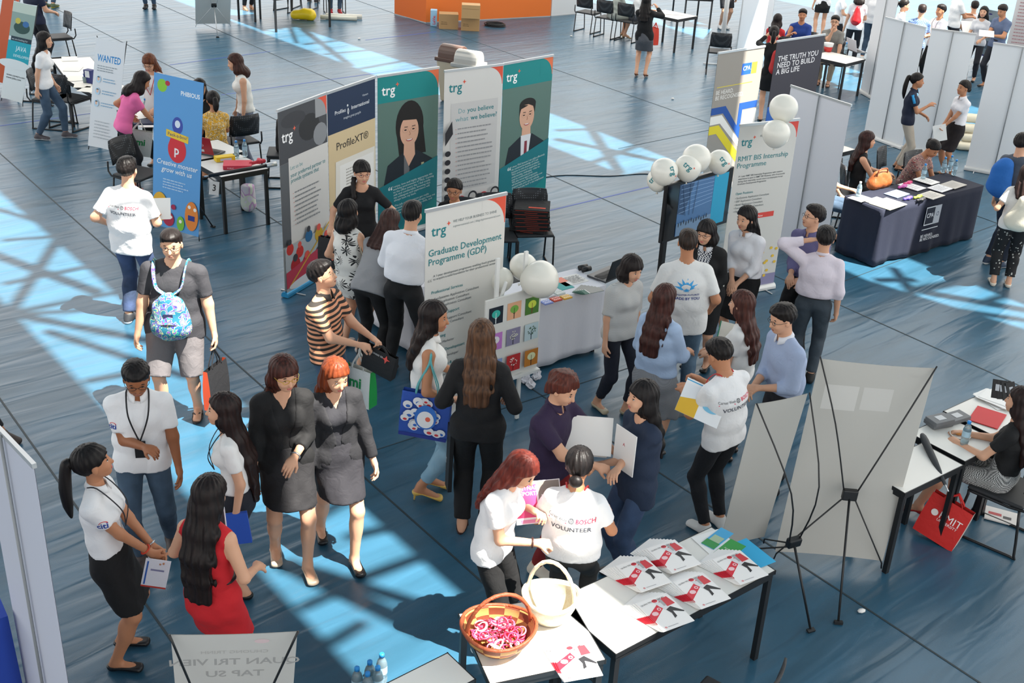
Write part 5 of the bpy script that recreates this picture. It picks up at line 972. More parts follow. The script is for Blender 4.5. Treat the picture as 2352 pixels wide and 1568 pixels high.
# --- upper left
add('lanyardgirl', 'young woman with long copper hair and red lanyard looking down behind a table', (346, 124), 1.58, -4, R=(.25, -.2, .98), L=(.28, .12, .96), hd=(0, 26), hair=('long_bang', '#4a2618', .26, '#754226'), top=dict(m=F('#e2dedc'), sleeve=.62), bottom=dict(m=BK), glasses='#6a5a50', lanyard='#b8303a', **Q)
p = add('pink', 'woman in pink t-shirt and black capri trousers leaning over a table', (318, 168), 1.60, 120, lean=.42, R=(.5, -.05, .85), L=(.15, .28, .98), hd=(0, 15), skin='m', hair=('bob', '#1a0f0f', .15), top=dict(m=F('#e46aa0'), sleeve=.6), bottom=dict(m=F('#15161d'), len=1.45), shoes=('sandal', '#c87a8a'), q=.8)
tote('white and green carrier bag on the arm of the woman in pink', p['grip'][1]+V3(-.02, 0, .0), .34, .34, .12, 20, '#cfd2cc', '#169a48', lambda a, w_, h_: a.text('mi', .14, h_*.45, .12, '#14904a', .03), .14, tilt=(0, 10))
add('frill', 'woman in white sleeveless frilled top and grey jeans standing by the tables', (539, 127), 1.60, -64, foot=(572, 384), R='d', L='d', hd=(-10, 8), hair=('bob', '#2c1915', .11, '#4a2c24'), top=dict(m=F('#e3e1db'), sleeve=0, flare=.05, hem=-.04), bottom=dict(m=('#6c7484', .9, 0, 'denim', '#868ea0', 1., .3)), shoes=('flat', '#c8402e'), q=.8)
add('yellow', 'woman in yellow flowered blouse seated behind the red laptop', (489, 216), 1.57, -150, sit=.45, R='h', L='t', skin='m', hair=('pony', '#120e0e', .16), top=dict(m=('#e0a52a', .85, 0, 'blotch', ('#e6ac30', '#e9dfc0', '#dca02a', '#8a7a58', '#e6b040'), 30.), sleeve=.7), bottom=dict(m=BK), q=.8)
add('hidden', 'dark-haired person in black partly hidden by the blue monster banner', (457, 186), 1.58, 30, sit=.45, R='t', L='t', hair=('bob', '#0c0a0a', .1), top=dict(m=BK, sleeve=.7), bottom=dict(m=BK), **Q)
add('javawoman', 'woman with long black hair in white t-shirt and jeans walking past the left tables', (103, 78), 1.60, 94, foot=(118, 318), R=(-.05, -.22, .8), L=(.1, .2, .85), hair=('long', '#0c0a0b', .42), top=dict(m=WT, sleeve=.62), bottom=dict(m=JN), shoes=('sneaker', '#4a4448', '#d8d8d8'), fl=(.22, .08), fr=(-.12, -.09), q=.9)
back('j2', 'man in navy shirt behind the slanted developer banner', (98, 162), 1.7, 150, sex='m', top='#1a2038', bot=dict(m=F('#15171f')), sleeve=.7)
back('j3', 'person in jeans and yellow-soled sneakers at the top left', (115, 17), 1.7, 170, sex='m', shoes=('sneaker', '#4a5a40', '#d8c030'))
back('j4', 'person in blue jeans and black shoes at the top edge', (345, 20), 1.7, 10, sex='m', shoes=('oxford', '#141416', '#141416'))
back('j5', 'seated person with red shoes at the top edge above the bundles', (765, 24), 1.6, 20, sit=.45, shoes=('sneaker', '#a8222a'), bot=dict(m=JN), R='t', L='t')
back('j6', 'seated person in red shorts at the top edge above the yellow bag', (706, 10), 1.6, 170, sit=.45, shoes=('sneaker', '#2a2a2e'), top='#c83028', bot=dict(kind='shorts', m=F('#c83028'), len=.6, g=.02), R='t', L='t')
back('j7', 'person in sandals standing at the top edge beside the table legs', (570, 22), 1.66, 40, bot=dict(m=F('#1c1c20')), shoes=('sandal', '#c8a080'))
back('s1', 'seated woman in grey dress at the far table with three chairs', (1402, 88), 1.6, 110, sit=.45, top='#9aa09a', bot=dict(kind='skirt', m=F('#9aa09a')), shoes=('heel', '#b09068'), R='t', L='t')
back('s2', 'seated woman in pale top between the far table chairs', (1450, 92), 1.6, 115, sit=.45, top='#cfd2d4', bot=dict(kind='skirt', m=F('#4a4f58')), shoes=('heel', '#c08868'), R='h', L='t')
add('edge', 'person mostly outside the left edge, only hand and shoe in view', (-150, 590), 1.70, 88, foot=(-92, 985), sex='m', skin='m', R=(.42, -.22, 1.0), L='d', hair=('short', '#14100f'), top=dict(m=F('#3a3c44'), sleeve=.7), bottom=dict(m=F('#1a1a1e')), shoes=('oxford', '#3a2e28', '#2a2420'), fl=(.0, .09), fr=(.40, -.1))
# ------------------------------------------------------------------ banners
def corner(a, w_, h_, c=ORG, inner='#dcdad6', r=.30):
    a.rect(w_-r, h_-r, w_-.003, h_-.015, c); a.ell(w_-r, h_-r, r-.012, r-.015, inner, 14, 0, 90); a.rect(w_-r-.004, h_-r, w_-r+.012, h_-.013, inner); a.rect(w_-r, h_-r-.004, w_-.014, h_-r+.01, inner)
def lines(a, x, y, n, w_, dy, c, hgt=.014, bullets=False, seed=1, wob=.25):
    """rows of small print too small to read"""
    rr = random.Random(seed)
    for i in range(n):
        L_ = w_*(1-wob*rr.random()); k = 0; xx = x
        if bullets: a.rect(x-.03, y-i*dy, x-.022, y-i*dy+.008, ORG)
        while xx < x+L_: q_ = .02+.04*rr.random(); a.rect(xx, y-i*dy, min(xx+q_, x+L_), y-i*dy+hgt, c); xx += q_+.008
def portrait(a, cx, y0, s, male):
    skin, hair_ = '#e2b094', '#15110f'
    suit = '#17222c'
    if not male: a.ell(cx, y0+s*.98, s*.30, s*.42, hair_, 26); a.poly([(cx-s*.29, y0+s*.95), (cx+s*.29, y0+s*.95), (cx+s*.36, y0+s*.45), (cx-s*.22, y0+s*.45)], hair_)
    a.poly([(cx-s*.55, y0), (cx-s*.47, y0+s*.34), (cx-s*.14, y0+s*.52), (cx+s*.16, y0+s*.52), (cx+s*.50, y0+s*.32), (cx+s*.58, y0)], suit)
    a.poly([(cx-s*.12, y0+s*.75), (cx+s*.10, y0+s*.75), (cx+s*.12, y0+s*.45), (cx-.02*s, y0+s*.25), (cx-s*.13, y0+s*.48)], skin)
    if male: a.poly([(cx-s*.15, y0+s*.52), (cx+s*.13, y0+s*.52), (cx+s*.06, y0), (cx-s*.12, y0)], '#e4e6ea'); a.poly([(cx-s*.04, y0+s*.40), (cx+s*.03, y0+s*.40), (cx+s*.04, y0), (cx-s*.05, y0)], '#8a3040')
    else: a.poly([(cx-s*.12, y0+s*.48), (cx+s*.0, y0+s*.22), (cx-.02*s, y0), (cx-s*.12, y0)], '#6d6f72'); a.rect(cx+s*.26, y0+s*.22, cx+s*.32, y0+s*.28, '#b8b48a')
    a.ell(cx-.01*s, y0+s*.88, s*.20, s*.27, skin, 28)
    if male: a.ell(cx, y0+s*1.10, s*.22, s*.12, hair_, 24, 0, 180); a.poly([(cx-s*.22, y0+s*1.12), (cx-s*.22, y0+s*.9), (cx-s*.18, y0+s*1.03), (cx+s*.02, y0+s*1.08)], hair_); a.poly([(cx+s*.22, y0+s*1.12), (cx+s*.2, y0+s*.92), (cx+s*.15, y0+s*1.05), (cx+s*.02, y0+s*1.1)], hair_)
    else: a.ell(cx, y0+s*1.07, s*.24, s*.18, hair_, 24, 10, 190, -12)
    for k in (-1, 1): a.ring(cx+k*s*.085-.01*s, y0+s*.90, s*.060, s*.064, '#a8806c', 16, k=.7); a.ell(cx+k*s*.085-.01*s, y0+s*.905, s*.03, s*.012, '#241814', 10); a.line([(cx+k*s*.045, y0+s*.955), (cx+k*s*.12, y0+s*.96)], s*.012, '#2a1c16')
    a.line([(cx-.01*s, y0+s*.88), (cx+.012*s, y0+s*.82), (cx-.02*s, y0+s*.81)], s*.012, '#b98468')
    a.ell(cx-.01*s, y0+s*.74, s*.075, s*.04, '#b5524e', 16, 180, 360); a.ell(cx-.01*s, y0+s*.738, s*.06, s*.02, '#f2ece8', 12, 180, 360)
def art_trg1(a, w_, h_):
    a.rect(0, h_*.72, w_, h_-.015, '#46484d'); a.ell(w_*.62, h_*.86, w_*.22, h_*.07, '#2a2b2e', 16); a.ell(w_*.85, h_*.80, w_*.15, h_*.06, '#8b8e92', 14); a.ell(w_*.30, h_*.93, w_*.25, h_*.04, '#3a3b40', 14); corner(a, w_, h_, ORG, '#9b9da0', .22)
    a.rect(0, h_*.28, w_*.17, h_*.72, '#5c6064'); a.rect(w_*.17, h_*.26, w_, h_*.74, '#d8d6d2'); trg_logo(a, .05, h_*.83, .17)
    a.text('Let us be', w_*.2, h_*.675, .062, '#5a9aa0'); a.text('your preferred partner to\nprovide systems that', w_*.2, h_*.635, .066, '#2a8088', .008, lh=.9, fit=w_*.74); lines(a, w_*.27, h_*.545, 8, w_*.55, .05, '#8b8e90', .016, True, 3)
    a.rect(0, .06, w_, h_*.28, '#aeb6ba')
    for i, (x, y, r, c) in enumerate(((.1, .40, .075, '#c8322a'), (.3, .36, .08, '#c8322a'), (.5, .42, .08, '#2a6a9a'), (.72, .40, .09, '#c8a02a'), (.2, .30, .10, '#b02028'), (.45, .28, .11, '#a8242c'), (.7, .27, .11, '#b8322a'), (.88, .34, .09, '#7a2a30'))): a.ell(w_*x, h_*(y-.14), w_*r, h_*r*.42, c, 14); a.ell(w_*x, h_*(y-.10), w_*r*.5, h_*r*.22, '#e0574a' if i % 2 else '#3a3a40', 12)
    a.poly([(0, h_*.14), (w_, h_*.20), (w_, h_*.06), (0, h_*.05)], '#c03a52'); a.line([(w_*.05, h_*.05), (w_*.95, h_*.30)], .02, '#d0a83a'); a.ell(w_*.5, h_*.05, w_*.45, h_*.03, '#dfe4e8', 18)
def art_prof(a, w_, h_):
    a.rect(0, .06, w_, h_, '#d9c39a'); a.rect(0, h_*.765, w_, h_-.015, '#152c4c'); a.text('Profiles', w_*.14, h_*.865, .062, '#e8ecf0', .006, fit=w_*.22); a.text('International', w_*.48, h_*.865, .062, '#e8ecf0', .006, fit=w_*.38); a.text('Vietnam', w_*.72, h_*.915, .036, '#d0d8e0'); a.text('imagine great people', w_*.5, h_*.825, .042, '#d0d8e0', align='CENTER')
    a.ell(w_*.405, h_*.895, .014, .014, '#e8ecf0', 10); a.ring(w_*.38, h_*.862, .040, .050, '#e8ecf0', 12, -50, 50); a.ring(w_*.45, h_*.862, .040, .050, '#e8ecf0', 12, 130, 230)
    a.text('ProfileXT\u00ae', w_*.5, h_*.665, .125, '#33302c', .002, align='CENTER', fit=w_*.68); a.poly([(w_*.14, h_*.60), (w_*.98, h_*.60), (w_*.98, .10), (w_*.10, .10)], '#e6e2d8'); a.rect(w_*.22, .12, w_*.95, h_*.57, '#efede8')
    lines(a, w_*.35, h_*.53, 12, w_*.2, .035, '#a8a49c', .012, seed=4); lines(a, w_*.55, h_*.50, 9, w_*.2, .035, '#4a6aa8', .016, seed=5)
def art_port(male):
    def f(a, w_, h_):
        a.rect(0, .06, w_, h_, '#5f7d74'); a.rect(0, h_*.84, w_, h_-.015, TEAL); corner(a, w_, h_, '#e8744a', TEAL, .24); trg_logo(a, .06, h_*.885, .17)
        portrait(a, w_*.52, h_*.34, .72 if not male else .70, male); a.poly([(0, .06), (w_, .06), (w_, h_*.46), (0, h_*.33)], '#0d7a84')
        a.poly([(w_*.3, .06), (w_, h_*.20), (w_, .06)], '#078a8a'); a.text('\u201c', w_*.16, h_*.27, .16, '#d8e4e4', .02)
        T = ('I enjoy, love and highly appreciate the\nworking environment of TRG. Coming\nto the office every day, I feel totally\nsafe and comfortable, knowing that\nmy colleagues and supervisors will\nalways have my back.\n\nThe job can sometimes get really\nstressful, but those challenges keep me\nmotivated, strengthen my skills, and\nmake me' if not male else
             'I chose TRG because I can utilise effectively\nthe combined knowledge of IT and\nbusiness to solve business problems.\nTRG\'s environment is supportive, fun,\nunderstanding, challenging - what we\nneed to continuously grow.\nTRG also encourages progressive\nself-development, full responsibility over\nassigned tasks and a can-do attitude.\n"Work hard play hard" is also emphasised')
        a.text(T, w_*.24, h_*.315, .036, '#cfe0e0', .004, rot=6, lh=1.0, fit=w_*.70)
    return f
def art_believe(a, w_, h_):
    corner(a, w_, h_, ORG, '#dcdad6', .24); trg_logo(a, .07, h_*.87, .17, TRG, ORG); a.rect(w_*.12, h_*.25, w_*.93, h_*.80, '#cfcdcb')
    a.text('Do', w_*.24, h_*.735, .085, '#6aa0a8'); a.text('you believe', w_*.40, h_*.735, .085, TRG, .012, fit=w_*.46); a.text('what', w_*.20, h_*.685, .085, '#6aa0a8', fit=w_*.22); a.text('we believe?', w_*.46, h_*.685, .085, TRG, .012, fit=w_*.46)
    lines(a, w_*.24, h_*.635, 14, w_*.62, .058, '#9a9a9c', .016, True, 8); a.poly([(0, h_*.55), (w_*.13, h_*.62), (w_*.11, h_*.70), (0, h_*.63)], '#2a2a2e')
    for i in range(6): a.ell(w_*.05, h_*(.50-.055*i), w_*.05, h_*.018, '#24242a', 12)
    for i in range(5): a.ring(w_*(.1+.2*i), h_*(.20-.02*(i % 2)), .05, .075, '#c83038' if i % 2 else '#2a2a30', 16)
    a.ell(w_*.6, h_*.16, .09, .06, '#e8e8ea', 18); a.ring(w_*.62, h_*.16, .03, .045, '#24242a', 16); a.rect(0, .06, w_, h_*.10, '#b8404a')
def art_gdp(a, w_, h_):
    corner(a, w_, h_, ORG, '#dad8d2', .26); trg_logo(a, .06, h_*.885, .13, TRG, ORG); a.text('WE HELP YOUR BUSINESS TO SHINE', w_*.33, h_*.925, .033, '#7a8486', .006, fit=w_*.55); a.text('trginternational.com | blog.trginternational.com', w_*.33, h_*.905, .027, '#8a9496', fit=w_*.60)
    a.text('Graduate Development\nProgramme (GDP)', .03, h_*.80, .086, TRG, .006, lh=.95, fit=w_*.92); a.text('A 1-year development programme enabling fresh graduates\nto acquire a solid foundation for their professional career', w_*.10, h_*.705, .029, INK, .006, fit=w_*.82)
    a.text('\u201c', .03, h_*.665, .1, '#a8a8a4', .01)
    a.text('Professional Services', w_*.08, h_*.63, .040, TRG, .008); a.text('\u2022  SunSystems Application Consultant\n\u2022  ERP Application Consultant\n\u2022  Retail Application Consultant', w_*.08, h_*.60, .034, INK, .002, lh=1.15)
    a.text('Customer Support', w_*.08, h_*.525, .040, TRG, .008); a.text('\u2022  Technical Support Consultant\n\u2022  HR Support Consultant', w_*.08, h_*.495, .034, INK, .002, lh=1.15)
    a.text('Marketing', w_*.08, h_*.42, .040, TRG, .008); a.text('\u2022  Digital Marketer', w_*.08, h_*.39, .034, INK); a.text('Software Development', w_*.08, h_*.35, .040, TRG, .008); a.text('\u2022  Software Developer', w_*.08, h_*.32, .034, INK)
    a.text('Recruitment & others', w_*.08, h_*.28, .040, TRG, .008); a.text('\u2022  Personal Research Assistant to CEO\n\u2022  Accountant', w_*.08, h_*.25, .034, INK, lh=1.15); a.rect(w_*.20, h_*.145, w_*.72, h_*.175, '#d8483e'); a.text('Apply Now', w_*.27, h_*.152, .036, '#f4e8e4', .006)
def art_rmit(a, w_, h_):
    corner(a, w_, h_, '#d8483e', '#d0cec8', .20); trg_logo(a, .05, h_*.885, .13, TRG, ORG); a.text('WE HELP YOUR BUSINESS TO SHINE', w_*.36, h_*.925, .033, '#7a8486', .006, fit=w_*.5); a.text('RMIT BIS Internship\nProgramme', .03, h_*.80, .082, TRG, 0, lh=.95, fit=w_*.85)
    a.text('A 1-year RMIT BIS Internship Programme with rotation\nexperience is open to RMIT BIS Students, who if successful\nduring their internship would return as employees in our\nGraduate Development Programme', w_*.09, h_*.71, .027, '#4a5054', .006, lh=1.1, fit=w_*.8)
    a.text('Open Positions', w_*.08, h_*.61, .040, TRG, .004); a.text('\u2022 SunSystems Application Consultant\n\u2022 ERP Application Consultant\n\u2022 Retail Application Consultant\n\u2022 Functional Support Consultant\n\u2022 Digital Marketer', w_*.08, h_*.585, .033, INK, lh=1.2)
    a.rect(w_*.35, h_*.455, w_*.80, h_*.485, '#d8483e'); a.text('Apply Now', w_*.42, h_*.462, .034, '#f4e8e4', .006); a.rect(w_*.6, .06, w_, h_*.10, '#8a86a8')
    rr = random.Random(2)
    for i in range(14): a.ell(w_*(.55+.42*rr.random()), h_*(.06+.20*rr.random()), .022, .018, '#e0b83a', 10)
    a.ell(w_*.62, h_*.13, .14, .10, '#dfddd8', 18)
def art_cpa(a, w_, h_):
    a.rect(0, .06, w_, h_-.015, '#98928a'); a.rect(w_*.55, h_*.82, w_*.76, h_*.90, '#1f5cb8'); a.text('CPA', w_*.575, h_*.850, .09, '#f0f0f0', .006, fit=w_*.16); a.rect(w_*.76, h_*.82, w_*.88, h_*.90, '#e6cf3a'); a.rect(w_*.06, h_*.758, w_*.82, h_*.763, '#d8c63a')
    a.text('BE HEARD.\nBE RECOGNISED.', w_*.05, h_*.71, .085, '#e8e6e2', .002, lh=.9, fit=w_*.6)
    a.poly([(0, h_*.62), (w_*.30, h_*.62), (w_*.60, h_*.46), (w_*.60, h_*.62), (w_, h_*.62), (w_, h_*.57), (w_*.68, h_*.57), (w_*.68, h_*.36), (w_*.26, h_*.57), (0, h_*.57)], '#1c4f9c'); a.poly([(0, h_*.56), (w_*.24, h_*.56), (w_*.70, h_*.34), (w_*.70, h_*.56), (w_, h_*.56), (w_, h_*.40), (w_*.8, h_*.25), (w_*.22, h_*.50), (0, h_*.50)], '#e9e7e2')
    a.poly([(0, h_*.49), (w_*.2, h_*.49), (w_*.78, h_*.22), (w_*.78, h_*.14), (w_*.16, h_*.43), (0, h_*.43)], '#e2cf2e'); a.rect(w_*.82, .06, w_, h_*.40, '#e6d46a')
def art_truth(a, w_, h_):
    a.rect(0, .06, w_, h_-.015, '#3c3a44'); a.text('THE TRUTH YOU\nNEED TO BUILD\nA BIG LIFE', w_*.07, h_*.85, .115, '#f0eef0', .008, lh=.85, fit=w_*.84); a.rect(0, h_*.35, w_, h_*.52, '#1d2f66'); a.rect(0, h_*.35, w_*.2, h_*.52, '#2a62b8')
    for i in range(3): a.text('ALEX MALLEY', w_*(.08+.3*i), h_*.47, .035, '#c8c03a', .01)
WG = 'white roll-up panels seen from behind at the right'
rollup('roll-up banner with smoky picture and rafters, leftmost in the row of five', (637, 255), (749, 214), art=art_trg1, bg='#d8d6d2', base='#2a8fc0', h=2.08)
rollup('roll-up banner with dark blue head and sand-coloured body, second of the row of five', (751, 214), (861, 177), art=art_prof, bg='#d9c39a')
rollup('teal roll-up banner with portrait of a smiling woman with glasses', (867, 176), (1008, 155), art=art_port(False), bg='#2a7d80')
rollup('white roll-up banner asking a question in teal, between the two portrait banners', (1021, 164), (1156, 148), art=art_believe)
rollup('teal roll-up banner with portrait of a man in suit and tie', (1157, 147), (1271, 127), art=art_port(True), bg='#2a7d80')
rollup('cream roll-up banner for a graduate programme standing in front of the white counter', (978, 485), (1163, 444), art=art_gdp, bg='#dad8d2')
rollup('cream roll-up banner for an internship programme with yellow flowers at its foot', (1700, 288), (1836, 274), art=art_rmit, bg='#d0cec8')
rollup('grey roll-up banner with blue, white and yellow zigzag', (1650, 122), (1757, 106), art=art_cpa, bg='#98928a')
rollup('dark grey roll-up banner with white slogan behind the white balloons', (1785, 95), (1895, 79), art=art_truth, bg='#3c3a44')
rollup('white roll-up banner seen from behind, beside the internship banner', (1817, 197), (1955, 242), bg='#d9dae0', back=True)
rollup('white roll-up panel with a cartridge foot, leftmost and tallest beside the far desk', (2022, -25), (2062, -10), bg='#dcdde0', back=True, group=None, wd=.85)
rollup('white roll-up panel seen from behind, left of the woman in navy polo', (2034, 40), (2127, 64), bg='#e6e8ea', back=True)
rollup('white roll-up panel seen from behind, between the two standing women', (2140, 66), (2242, 79), bg='#e6e8ea', back=True)
rollup('white roll-up panel seen from behind, rightmost, beside the sack pile', (2282, 99), (2420, 118), bg='#e6e8ea', back=True)
rollup('pale roll-up banner leaning into the lower left corner, seen from behind', (-55, 930), (78, 1069), bg='#b9bdca', back=True, h=2.1)
rollup('grey roll-up banner with paragraphs of red and grey print at the top right', (2345, -40), (2440, -30), bg='#c8c4c4', art=lambda a, w_, h_: lines(a, .08, h_*.9, 24, w_*.8, .07, '#a8787c', .02, seed=9))
def art_java(a, w_, h_):
    a.rect(0, h_*.66, w_, h_*.99, '#8fa39a'); a.ell(w_*.5, h_*.76, w_*.35, h_*.06, '#2f4a40', 18); a.ell(w_*.3, h_*.82, w_*.12, h_*.03, '#c8b84a', 10); a.ell(w_*.65, h_*.80, w_*.14, h_*.03, '#3a6aa0', 10); a.rect(0, h_*.90, w_, h_*.99, '#c3cdbf'); a.rect(w_*.1, h_*.62, w_, h_*.665, '#22303a'); a.text('we are looking for', w_*.14, h_*.632, .05, '#cfd8dc')
    a.rect(0, h_*.40, w_, h_*.62, '#1fa3b4'); a.text('JAVA', w_*.38, h_*.53, .14, '#d8eef0', .004, sx=.8); a.text('DEVELOPERS', w_*.30, h_*.465, .075, '#d8eef0', .006, sx=.9); a.ell(w_*.4, h_*.385, w_*.7, h_*.05, '#dfe4e4', 20); a.text('www.careers.com\nwww.jobs.com', w_*.12, h_*.26, .06, '#3a3e42', .006)
    a.rect(0, 0, .003, .003, '#1fa3b4')
xbanner('slanted banner with teal block for developers at the upper left edge', (0, 222), (53, 240), (34, 3), (83, 11), art=art_java, L=1.75, bg='#dfe4e4')
xbanner('narrow orange banner showing its edge left of the developer banner', (-22, 186), (14, 192), (8, -14), (44, -6), L=1.7, bg='#d8643a')
def art_wanted(a, w_, h_):
    a.text('WANTED', w_*.5, h_*.80, .145, '#1f86c8', .018, align='CENTER', fit=w_*.8); lines(a, w_*.12, h_*.755, 3, w_*.72, .035, '#9aa4aa', .014, seed=3)
    for i in range(3): y = h_*(.64-.11*i); a.ell(w_*.2, y, .045, .055, '#bcd8ec', 18); a.ell(w_*.2, y+.004, .022, .028, '#e8c0a8', 12); a.ell(w_*.2, y+.025, .025, .015, '#22303a', 12, 0, 180); lines(a, w_*.36, y+.01, 2, w_*.5, .04, '#8ab0cc', .014, seed=i+2)
    lines(a, w_*.2, h_*.25, 6, w_*.6, .05, '#b8bcc0', .014, seed=6)
xbanner('white banner headed in blue with three small blue portraits, by the left tables', (200, 334), (268, 350), (223, 86), (287, 98), art=art_wanted, L=1.65, bg='#e2e5e8')
def art_mon(a, w_, h_):
    a.rect(0, 0, w_, h_, '#5f9fd8'); a.text('PHIBIOUS', w_*.55, h_*.895, .075, '#f0f4f8', .02, fit=w_*.38)
    a.ell(w_*.17, h_*.93, w_*.10, h_*.04, '#8cc83a', 18); a.ell(w_*.28, h_*.95, w_*.05, h_*.016, '#b83040', 12)
    a.ell(w_*.5, h_*.70, w_*.11, h_*.055, '#3d4fa8', 20); a.ell(w_*.5, h_*.71, w_*.055, h_*.024, '#dfe8f4', 16)
    a.ell(w_*.5, h_*.545, w_*.19, h_*.085, '#d83038', 26); a.poly([(w_*.31, h_*.56), (w_*.37, h_*.62), (w_*.43, h_*.585), (w_*.5, h_*.62), (w_*.57, h_*.585), (w_*.63, h_*.62), (w_*.69, h_*.56)], '#d83038'); a.text('p', w_*.44, h_*.515, .16, '#f4f0f0', .02)
    a.poly([(w_*.27, h_*.665), (w_*.73, h_*.645), (w_*.73, h_*.60), (w_*.27, h_*.62)], '#f0c838'); a.text('Peek-a-boo!', w_*.30, h_*.628, .062, '#2a3a6a', .006, rot=-2, fit=w_*.40)
    a.text('Creative monster\ngrow with us', w_*.5, h_*.43, .092, '#f0f4f8', .012, shear=.25, align='CENTER', lh=.95, fit=w_*.86); lines(a, w_*.22, h_*.33, 4, w_*.56, .035, '#bcd8f0', .014, seed=5)
    for x, y, rx, ry, c in ((.17, .14, .17, .10, '#e8b030'), (.36, .07, .12, .05, '#b02a48'), (.62, .06, .08, .05, '#7cc040'), (.85, .13, .14, .10, '#e88838'), (.46, .16, .05, .018, '#a82a50')): a.ell(w_*x, h_*y, w_*rx, h_*ry, c, 24)
    for x, y, r in ((.12, .17, .028), (.24, .16, .028), (.80, .19, .024), (.92, .18, .024), (.33, .09, .02), (.42, .088, .02), (.62, .075, .024)): a.ell(w_*x, h_*y, r, r, '#f2efe8', 14)
    a.rect(w_*.78, h_*.10, w_*.92, h_*.135, '#2a3a8a')
xbanner('tall light blue banner with coloured round creatures and white script', (350, 513), (457, 545), (355, 166), (467, 190), art=art_mon, L=1.95, bg='#5f9fd8', hub=.7)
def faint(a, w_, h_):
    a.rect(w_*.10, h_*.76, w_*.40, h_*.88, '#c8c5bf'); a.rect(w_*.44, h_*.77, w_*.70, h_*.88, '#c4c1bb'); a.ell(w_*.72, h_*.955, .028, .028, '#b6b3ad', 12); a.text('cloud', w_*.78, h_*.945, .05, '#b6b3ad')
xbanner('large grey-white banner seen from behind with black cross frame, right of the narrow one', (1786, 1262), (2022, 1292), (1878, 826), (2153, 842), back=True, L=1.62, bg='#b6b3ac', hub=.62, art=faint, foot=(1925, 1432))
xbanner('narrow slanting grey-white banner seen nearly edge-on with black cross frame', (1672, 1226), (1735, 1266), (1750, 952), (1839, 880), back=True, L=1.62, bg='#b6b3ac', hub=.58, off=.50, foot=(1862, 1450))
def mirror(a, w_, h_): a.text('QUAN TRI VIEN', w_*.5, h_-.30, .085, '#a5a29e', .02, align='CENTER', mirror=True); a.text('TAP SU', w_*.5, h_-.42, .085, '#a5a29e', .02, align='CENTER', mirror=True); a.text('CHUONG TRINH', w_*.5, h_-.19, .04, '#b4b1ac', .004, align='CENTER', mirror=True); a.ell(w_*.72, h_-.08, .035, .02, '#d8c0c0', 12)
BLc, BRc = (425, 1800), (655, 1790)
xbanner('white banner with mirrored lettering showing through, black cross frame, at the lower edge', BLc, BRc, (388, 1457), (687, 1449), back=True, L=1.6, bg='#c6c3bd', art=mirror)
xbanner('small white banner seen from behind with cross frame at the top edge', (447, 55), (531, 55), (449, -95), (530, -95), back=True, L=1.6, bg='#d9d9d4', pole=ALU)
# ------------------------------------------------------------------ tables
tG = 'near tables with white tops'
T1 = table('near white-topped table carrying the fanned booklets', (1415, 1503), (1782, 1310), (1262, 1384))
T2 = table('near white-topped table under the two baskets', (1125, 1572), (1392, 1515), (1052, 1490), D=.62)
T3 = table('near bare white-topped table cut by the lower edge, left of the baskets', (880, 1572), (1028, 1498), (940, 1640), L=None)
T4 = table('white-topped table with grey boxes and water bottle at the right edge', (2217, 1060), (2300, 1017), (2106, 985))
T5 = table('white-topped table under the black umbrella at the right', (2079, 1133), (2213, 1068), (1990, 1074))
T6 = table('white-topped table with stacked papers at the right edge', (2302, 1010), (2410, 955), (2192, 932))
T7 = table('white-topped table with red box beside the light blue creature banner', (508, 407), (617, 387), (457, 371))
T8 = table('white-topped table carrying the red laptop', (455, 368), (562, 348), (410, 336))
T9 = table('white-topped table in front of the woman with red lanyard', (308, 275), (405, 262), (270, 245))
T10 = table('white-topped table with papers left of the blue-headed banner', (150, 182), (214, 218), (193, 140), D=.6)
T11 = table('white-topped table at the upper left behind the woman in jeans', (118, 135), (149, 177), (187, 138), D=.6)
T12 = table('white-topped table beside the woman in black jacket far back', (1557, 45), (1603, 37), (1497, 27))
T13 = table('small white-topped table with red and white cup at the far desk', (1943, 147), (1988, 136), (1888, 121))
T14 = table('table with black legs at the top edge above the yellow bag', (505, -32), (585, -26), (515, -60), D=.45)
T15 = table('table with black legs cut by the top edge beside the seated people', (630, -5), (760, -15), (640, -40))
T16 = table('table at the upper left edge behind the slanted banner', (-40, 95), (28, 82), (-60, 62))
T17 = table('table far back behind the white columns at the top edge', (1575, -5), (1640, -2), (1590, -25))
T18 = table('white table glimpsed between the white banner and the navy table', (1915, 355), (1966, 343), (1890, 330))
